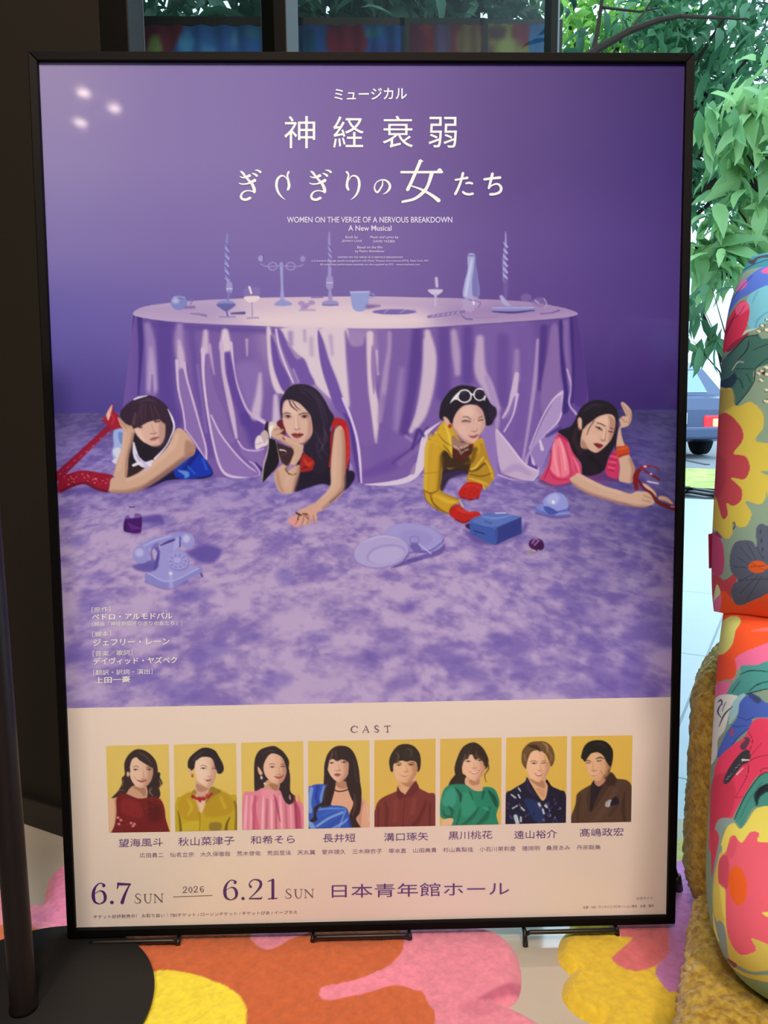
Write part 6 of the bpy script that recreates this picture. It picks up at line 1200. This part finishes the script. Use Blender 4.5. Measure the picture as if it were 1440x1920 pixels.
rug('flower_mat', 'small yellow flower shaped mat with pink and purple petals beside the mustard chair', [(1085,1715),(1074,1737),(1060,1756),(1057,1785),(1072,1806),(1084,1813),(1070,1832),(1066,1858),(1088,1884),(1115,1896),(1140,1898),(1144,1915),(1160,1935),(1185,1950),(1222,1950),(1246,1926),(1262,1900),(1320,1905),(1400,1860),(1425,1750),(1385,1650),(1330,1580),(1285,1568),(1258,1576),(1200,1600),(1140,1640),(1100,1680)], cj, 1)

# ---------------------------------------------------------------- black pole stand on the left
pole = thing('pole_stand', (-.377, .762, .012), 'black metal pole stand with a round disc base at the left edge', 'stand')
Shape().lathe([(.0, 0), (.1335, 0), (.135, .001), (.1355, .0045), (.134, .0065), (.0, .0068)], (-.377, .762, .0125), 96).out('disc_base', mat('black_powder_coat', (31, 31, 30), .6, .3), pole, True)
Shape().lathe([(.0148, 0), (.0148, .004), (.0135, .006), (.0135, .80), (.0125, .803), (.0, .804)], (-.377, .762, .0192), 32).out('pole', M_pole, pole, True)

# ---------------------------------------------------------------- mustard boucle chair with two floral cushions
CH = np.array([.376, .850, 0.0]); chair = thing('armchair', (.376, .85, .012), 'mustard yellow boucle armchair with a tall back panel at the right edge', 'armchair')
M_boucle = mat('mustard_boucle', (150, 112, 40), 0.95, 0.1, Sheen_Weight=0.3); nodes(M_boucle)[2].inputs['Base Color'].default_value = (*ink((172, 132, 52)), 1)
M_boucle_lo = tuple(ink((138, 97, 28))); M_boucle_hi = tuple(ink((178, 138, 54)))
N_, L_, b_ = nodes(M_boucle); t_ = N_.new('ShaderNodeTexCoord'); x_ = N_.new('ShaderNodeTexNoise'); x_.inputs['Scale'].default_value = 130; x_.inputs['Detail'].default_value = 4
r_ = N_.new('ShaderNodeValToRGB'); r_.color_ramp.elements[0].color = (*M_boucle_lo, 1); r_.color_ramp.elements[1].color = (*M_boucle_hi, 1); r_.color_ramp.elements[0].position = .35; r_.color_ramp.elements[1].position = .62
L_.new(t_.outputs['Object'], x_.inputs['Vector']); L_.new(x_.outputs['Fac'], r_.inputs[0]); L_.new(r_.outputs[0], b_.inputs['Base Color'])
bp_ = N_.new('ShaderNodeBump'); bp_.inputs['Strength'].default_value = .8; bp_.inputs['Distance'].default_value = .004; L_.new(x_.outputs['Fac'], bp_.inputs['Height']); L_.new(bp_.outputs[0], b_.inputs['Normal'])
def boucle(name, lo, hi, r, step=.0034):
    lo, hi = np.array(lo, float), np.array(hi, float); P, F, n0 = [], [], 0
    for ax in range(3):
        for s in (0, 1):
            a, b = [k for k in range(3) if k != ax]; na, nb = [max(2, int((hi[k] - lo[k]) / step)) for k in (a, b)]
            u, v = np.meshgrid(np.linspace(lo[a], hi[a], na), np.linspace(lo[b], hi[b], nb)); p = np.zeros((u.size, 3)); p[:, a] = u.ravel(); p[:, b] = v.ravel(); p[:, ax] = hi[ax] if s else lo[ax]
            i = np.arange(nb - 1)[:, None] * na + np.arange(na - 1)[None]; f = np.stack([i, i + 1, i + 1 + na, i + na], -1).reshape(-1, 4)
            if (s == 1) == (ax == 1): f = f[:, ::-1]
            P.append(p); F.append(f + n0); n0 += len(p)
    P, F = np.concatenate(P), np.concatenate(F)
    rr = np.minimum(r, (hi - lo) / 2 - 1e-4); c = np.clip(P, lo + rr, hi - rr); d = (P - c) / rr; d /= np.linalg.norm(d, axis=1)[:, None]
    x, y, z = P.T; k1, k2 = 185, 400
    nz = vnoise(x * k1 + z * 41, y * k1 + z * k1 * .8 + 7, 2) * .65 + vnoise(x * k2 - z * 90, y * k2 + z * k2 * .7, 8) * .35
    Q = c + d * rr + d * ((nz - .6) * .0075)[:, None]
    W = CH + Q[:, :1] * E1 + Q[:, 1:2] * E2 + np.array([0, 0, 1.0]) * Q[:, 2:]
    return put(name, W, F, M_boucle, chair, True)
boucle('back_panel', (-.006, -.005, .014), (.62, .17, .378), np.array([.07, .06, .09]))
boucle('seat', (.012, -.47, .013), (.62, -.004, .105), np.array([.03, .03, .03]))

ck = Canvas(1316, 450, 1452, 1860, 2.0, (126, 142, 120)); ck.sk = .8
F, L, E, Z = ck.fill, ck.line, ck.ell, ck.Z
K = (44, 44, 52)
Z(1200, 400, 4.8)
F([(600,150),(1300,150),(1300,420),(900,430)], (90,128,140)); F([(900,200),(1000,200),(960,400),(880,480),(800,570),(700,640),(760,400)], (218,92,140))
F([(985,300),(1300,300),(1300,440),(1000,500),(900,560),(820,640),(760,790),(700,760),(790,600),(860,500),(960,400)], (62,124,138)); L([(985,380),(880,480),(800,600),(750,780)], 7, K, .8); L([(1200,400),(1000,470),(880,560),(800,680)], 6, K, .8)
L([(960,410),(1010,440),(1060,400),(1160,380)], [14,40,20,30], (66,56,62), 1.5)
F([(820,800),(900,650),(1000,550),(1130,480),(1300,500),(1300,640),(1080,680),(960,740),(880,790),(800,900),(720,1020),(730,900)], (82,106,184)); F([(870,690),(920,610),(965,600),(950,660),(890,700)], (206,96,150), 2); F([(1090,520),(1160,480),(1300,480),(1300,540),(1130,540)], (218,92,140))
L([(1010,560),(900,680),(800,820),(740,960)], 6, (52,64,130), 1)
F([(980,740),(1160,640),(1300,620),(1300,1000),(1160,980),(1000,1050),(960,900)], (112,172,186)); L([(1060,700),(1010,800)], 14, (96,156,176), 2); L([(1140,890),(1060,960),(1040,1030)], [10,20,12], (92,150,170), 2)
F([(780,980),(870,830),(940,785),(985,850),(965,1000),(905,1120),(800,1230),(700,1250),(720,1080)], (204,52,78)); F([(860,850),(940,790),(980,840),(950,880),(880,920)], (224,84,116), 2); L([(860,900),(800,1020),(740,1160)], [8,20,14], (150,34,58), 2); L([(940,830),(900,900),(830,960)], 5, (110,30,50), .9); F([(820,1180),(930,1100),(980,1080),(940,1140),(860,1210),(780,1250)], (140,44,58), 2)
F([(740,1330),(880,1180),(960,1110),(1060,1090),(1100,1130),(1300,1120),(1300,1290),(1040,1400),(1020,1500),(960,1620),(860,1730),(820,1570),(680,1570),(690,1500)], (62,98,88)); 
for p in ([(1060,1095),(960,1110),(880,1190),(790,1290)], [(1090,1130),(1060,1090)], [(1150,1300),(1040,1400),(1030,1500),(960,1620),(860,1730)], [(880,1320),(960,1230),(980,1150)], [(860,1400),(1020,1400)], [(1020,1230),(1160,1170)], [(840,1470),(900,1500),(930,1580)], [(760,1520),(860,1430)], [(960,1440),(1000,1530)]): L(p, [5,9,5], (24,34,34), .8)
F([(700,1530),(800,1480),(850,1440),(870,1500),(800,1580)], (38,56,72), 3); L([(830,1410),(880,1340),(930,1340)], 8, (186,176,166), 1); L([(930,1090),(960,1060),(1040,1040)], [10,20,10], (196,190,180), 1.5)
for q in ((1100,1010),(1140,1050),(1070,1060),(1150,960),(1140,1390),(1100,1420),(1070,1440),(1140,1450),(1090,1500),(1140,1590),(1130,1690)):
    E(q[0],q[1],26,18, (50,46,44), .8); E(q[0],q[1],21,13, (214,200,170), .8, 1, 30)
E(1110,1440,16,14, (60,44,30), 1)
Z(1200, 800, 4.8)
F([(640,-330),(760,-345),(830,-335),(852,-200),(900,-190),(1000,-222),(1100,-130),(1112,0),(1040,120),(1160,150),(1300,160),(1300,390),(1090,400),(1160,470),(1100,690),(950,670),(1003,780),(960,890),(885,900),(832,860),(830,960),(780,1012),(700,940),(640,850),(620,200)], (194,168,68)); F([(700,-300),(830,-330),(850,-200),(760,-140),(690,-60)], (150,132,70), 6, .7)
F([(640,0),(740,-120),(800,-110),(860,-60),(922,30),(920,130),(842,240),(950,268),(988,370),(940,472),(818,460),(912,560),(910,660),(840,712),(778,690),(790,790),(742,825),(690,650),(640,500)], (172,62,68)); F([(640,300),(760,280),(780,460),(700,640),(640,600)], (150,50,62), 8, .6)
L([(845,860),(855,890),(840,920)], 12, (74,60,40), 1)
F([(650,955),(710,985),(752,1100),(752,1290),(700,1340),(600,1250),(600,1050)], (178,66,98)); F([(600,1330),(700,1340),(760,1380),(860,1320),(870,1390),(830,1460),(810,1600),(700,1640),(640,1700),(600,1500)], (178,66,72), 2); L([(690,960),(735,1000)], [30,10], (130,50,60), 2)
F([(862,1040),(1000,1028),(1052,1085),(1043,930),(1090,872),(1160,900),(1300,920),(1300,1480),(1060,1545),(930,1602),(858,1592),(820,1500),(838,1420),(882,1382),(820,1300),(808,1170)], (82,84,100))
for p in ([(880,1180),(980,1240)], [(900,1080),(1000,1200)], [(960,1040),(1040,1190)], [(850,1260),(980,1270)], [(890,1400),(1020,1320)], [(900,1500),(1060,1340)], [(960,1560),(1100,1340)], [(1080,900),(1110,1180)], [(1050,1085),(1110,1200)], [(882,1382),(1150,1370)], [(1140,920),(1150,1100)]): L(p, [4,8,4], (44,44,56), .9)
E(1058,1262,84,56, (206,84,38), 1.5); L([(990,1262),(1130,1250)], 8, (150,50,30), 1); L([(1000,1230),(1120,1290)], 6, (160,60,30), 1)
F([(600,1720),(680,1540),(760,1480),(860,1595),(930,1605),(1060,1548),(1300,1480),(1300,2060),(1000,2100),(640,2200),(560,2000)], (222,78,40)); F([(620,1880),(640,1600),(720,1500),(730,1600),(690,1760),(650,1900)], (206,104,140), 4); F([(690,1420),(725,1490),(690,1540),(660,1560)], (196,200,140), 1.5)
F([(640,2080),(668,1900),(720,1780),(800,1712),(885,1712),(905,1760),(860,1840),(830,1960),(760,2040),(680,2060)], (192,188,104)); L([(1000,1840),(1160,1820)], [6,40], (226,98,96), 3)
Z(1200, 1200, 4.8)
F([(860,160),(1160,20),(1300,-20),(1300,220),(900,250),(780,480),(700,510),(650,640),(560,760),(560,480),(700,390),(850,350)], (216,98,134)); F([(620,250),(720,150),(850,180),(850,330),(700,380),(600,480)], (216,74,46), 3)
F([(775,490),(900,310),(908,235),(1060,222),(1160,185),(1300,180),(1300,400),(1160,440),(960,490),(865,512)], (72,134,128)); 
for p in ([(775,490),(860,510),(960,485),(1160,435),(1250,420)], [(900,310),(1000,275),(1160,285)], [(830,470),(900,370)], [(980,460),(1060,400),(1160,370)]): L(p, [5,9,5], (24,44,46), .8)
F([(690,512),(880,505),(820,600),(765,800),(700,900),(690,1040),(620,1120),(560,900),(600,740)], (206,202,216)); F([(890,500),(950,490),(900,600),(870,680),(800,760),(820,600)], (146,180,184), 2)
for p in ([(740,560),(700,640),(730,700)], [(830,600),(760,670),(710,780)], [(700,560),(730,540),(740,590)], [(650,720),(640,800)], [(770,560),(740,640)]): L(p, [6,14,6], (60,58,70), 1.2)
F([(900,560),(1000,480),(1090,530),(1160,575),(1300,580),(1300,690),(1030,702),(1000,780),(900,870),(830,950),(715,1060),(700,1010),(780,830),(872,700)], (72,92,168)); L([(1000,500),(1060,540)], [40,60], (58,66,104), 4); L([(880,690),(960,720),(1020,690)], 6, (48,60,130), .9); L([(820,760),(860,780),(960,770)], 6, (48,60,130), .9); E(825,830,14,30, (180,60,80), 3); L([(830,940),(900,860),(1000,780)], 6, (46,50,104), .9)
F([(1030,718),(1160,706),(1300,700),(1300,1180),(1080,1212),(980,1330),(880,1500),(830,1600),(760,1660),(690,1900),(620,1860),(650,1400),(690,1100),(830,950),(940,870)], (220,62,92)); F([(640,1300),(760,1200),(860,1330),(820,1560),(700,1700),(640,1800)], (190,54,76), 8, .8)
for p in ([(975,820),(1010,900),(990,1000)], [(980,1120),(960,1230),(860,1420)], [(1160,1030),(1020,1070),(940,1130)], [(1100,920),(1000,1040)], [(1080,1200),(1100,1160),(1160,1150)], [(860,1420),(930,1410)]): L(p, [4,7,4], (130,36,58), .9)
F([(750,1280),(790,1170),(900,1020),(980,990),(988,1080),(920,1130),(850,1220),(790,1290)], (58,54,62)); L([(930,960),(970,900),(940,880)], [60,40,10], (90,60,76), 3)
for k in range(9): L([(770+k*22,1260-k*27),(800+k*20,1240-k*24)], [3,7,3], (176,168,172), .8)
L([(920,1080),(980,1080)], [18,10], (226,214,214), 1); L([(870,1210),(930,1150)], [12,5], (214,200,200), 1)
F([(840,1635),(880,1520),(960,1370),(1090,1212),(1160,1188),(1300,1180),(1300,1500),(1050,1500),(980,1570),(918,1695),(870,1640)], (72,134,122)); L([(845,1630),(890,1520),(960,1380),(1080,1220),(1170,1185)], [6,10,6], (24,40,46), .9); L([(1050,1490),(1060,1390),(1160,1330)], [10,60,40], (36,46,52), 2); L([(1160,1290),(1080,1350),(1060,1400)], [14,40,20], (30,36,44), 2); L([(900,1600),(980,1440),(1100,1280)], 5, (44,96,92), 1)
F([(1300,1480),(1160,1490),(1040,1522),(960,1640),(900,1700),(840,1640),(780,1690),(730,1830),(700,2000),(700,2700),(1300,2900)], (222,200,92)); F([(690,1640),(790,1600),(860,1630),(770,1690),(720,1830),(690,1990),(650,1900)], (136,150,146), 2)
Z(1040, 1560, 3.6)
F([(1060,0),(1110,30),(1080,200),(1060,300)], (196,66,82), 2); F([(1100,120),(1130,100),(1118,200),(1100,330),(1120,620),(1160,740),(1180,860),(1100,700),(1060,400)], (134,144,142), 2); L([(1126,150),(1092,330),(1100,520),(1120,600)], [30,40,60,50], (206,180,84), 2); F([(1100,610),(1140,620),(1160,700),(1180,860),(1130,800)], (136,146,144), 1.5)
F([(1160,125),(1182,40),(1216,24),(1262,72),(1322,0),(1380,8),(1370,62),(1440,70),(1500,70),(1500,770),(1440,760),(1330,718),(1362,792),(1318,822),(1258,830),(1200,770),(1158,640),(1150,380),(1106,340),(1112,190)], (224,90,106)); F([(1110,190),(1170,170),(1170,370),(1110,340)], (190,70,88), 4, .8); F([(1160,120),(1215,24),(1230,100),(1190,180)], (206,80,96), 4, .6)
E(1236,362,62,134, (232,92,36), 3, 1, -6); F([(1400,545),(1440,540),(1500,540),(1500,620),(1440,580)], (222,198,90), 1.2)
F([(1160,690),(1200,775),(1258,832),(1320,826),(1364,792),(1332,720),(1440,762),(1500,770),(1500,1000),(1330,990),(1230,940),(1180,870)], (206,176,84)); L([(1165,860),(1240,915),(1330,952),(1440,950)], [20,24,20,30], (128,140,140), 2); L([(1170,860),(1215,900)], [16,30], (130,70,80), 2)
M_floral = printed('floral_cotton', 0.85, 0.15); bump(M_floral, 700, .15, .0006)
def floral_cushion(label, left, hw, hh, T, lean, seed, kx=.05, kb=.05, kz=.05):
    up = np.array([0, 0, math.cos(lean)]) + E2 * math.sin(lean); nr = E2 * math.cos(lean) - np.array([0, 0, math.sin(lean)])
    c = np.array(left, float) + E1 * hw; P, fs, k = [], [], 0
    for side, n, m in ((-1, 300, 480), (1, 70, 60)):
        s, t = np.meshgrid(-1 + 2 * np.linspace(0, 1, n) ** 1.8, np.linspace(-1, 1, m)); s, t = s.ravel(), t.ravel()
        U = hw * s * (1 - np.where(t > 0, kx, kb) * np.abs(t) ** 5); Wd = hh * t * (1 - kz * np.abs(s) ** 7); th = T * ((1 - s ** 6) * (1 - t ** 6)) ** .5
        th = th * (1 + .05 * np.sin(U * 40 + seed) * np.cos(Wd * 31))
        P.append(c + U[:, None] * E1 + Wd[:, None] * up + side * th[:, None] * nr)
        i = np.arange(m - 1)[:, None] * n + np.arange(n - 1)[None]; f = np.stack([i, i + 1, i + 1 + n, i + n], -1).reshape(-1, 4)
        fs.append((f if side < 0 else f[:, ::-1]) + k); k += len(s)
    P = np.concatenate(P); f = np.concatenate(fs)
    px, py = look(P); px = np.where(px > 1438, 1438 - np.abs((px - 1438 + 90) % 180 - 90) , px)
    o = put('floral_cushion', P, f, M_floral, None, True, np.clip(ink(ck.get(px, py)) * 1.08, .002, .93))
    return tag(o, label, 'cushion', 'floral cushions on the mustard chair'), c, up, nr
lower = floral_cushion('crimson and orange floral cushion standing on the seat of the mustard chair', (.337, .712, .287), .27, .192, .085, .09, 1, .02, .17, .02)
upper = floral_cushion('sage green floral cushion with a yellow flower, topmost on the mustard chair', (.341, .742, .6295), .27, .174, .085, .09, 2, .08, .02, .02)
a, b = at_y(1331, 1002, .742), at_y(1329, 1064, .742)
tg = Shape(); q = [at_y(1328, 1002, .742), at_y(1343, 998, .744), at_y(1344, 1064, .744), at_y(1329, 1066, .742)]
tg.add([p for p in q] + [p + E2 * .0016 for p in q], [(0, 1, 2, 3), (7, 6, 5, 4), (0, 4, 5, 1), (1, 5, 6, 2), (2, 6, 7, 3), (3, 7, 4, 0)])
M_tag = mat('dark_red_tag', (120, 20, 40), .7); nodes(M_tag)[2].inputs['Base Color'].default_value = (*ink((140, 26, 52)), 1)
o = tg.out('fabric_tag', M_tag, upper[0]); o['label'] = 'dark red fabric tag'
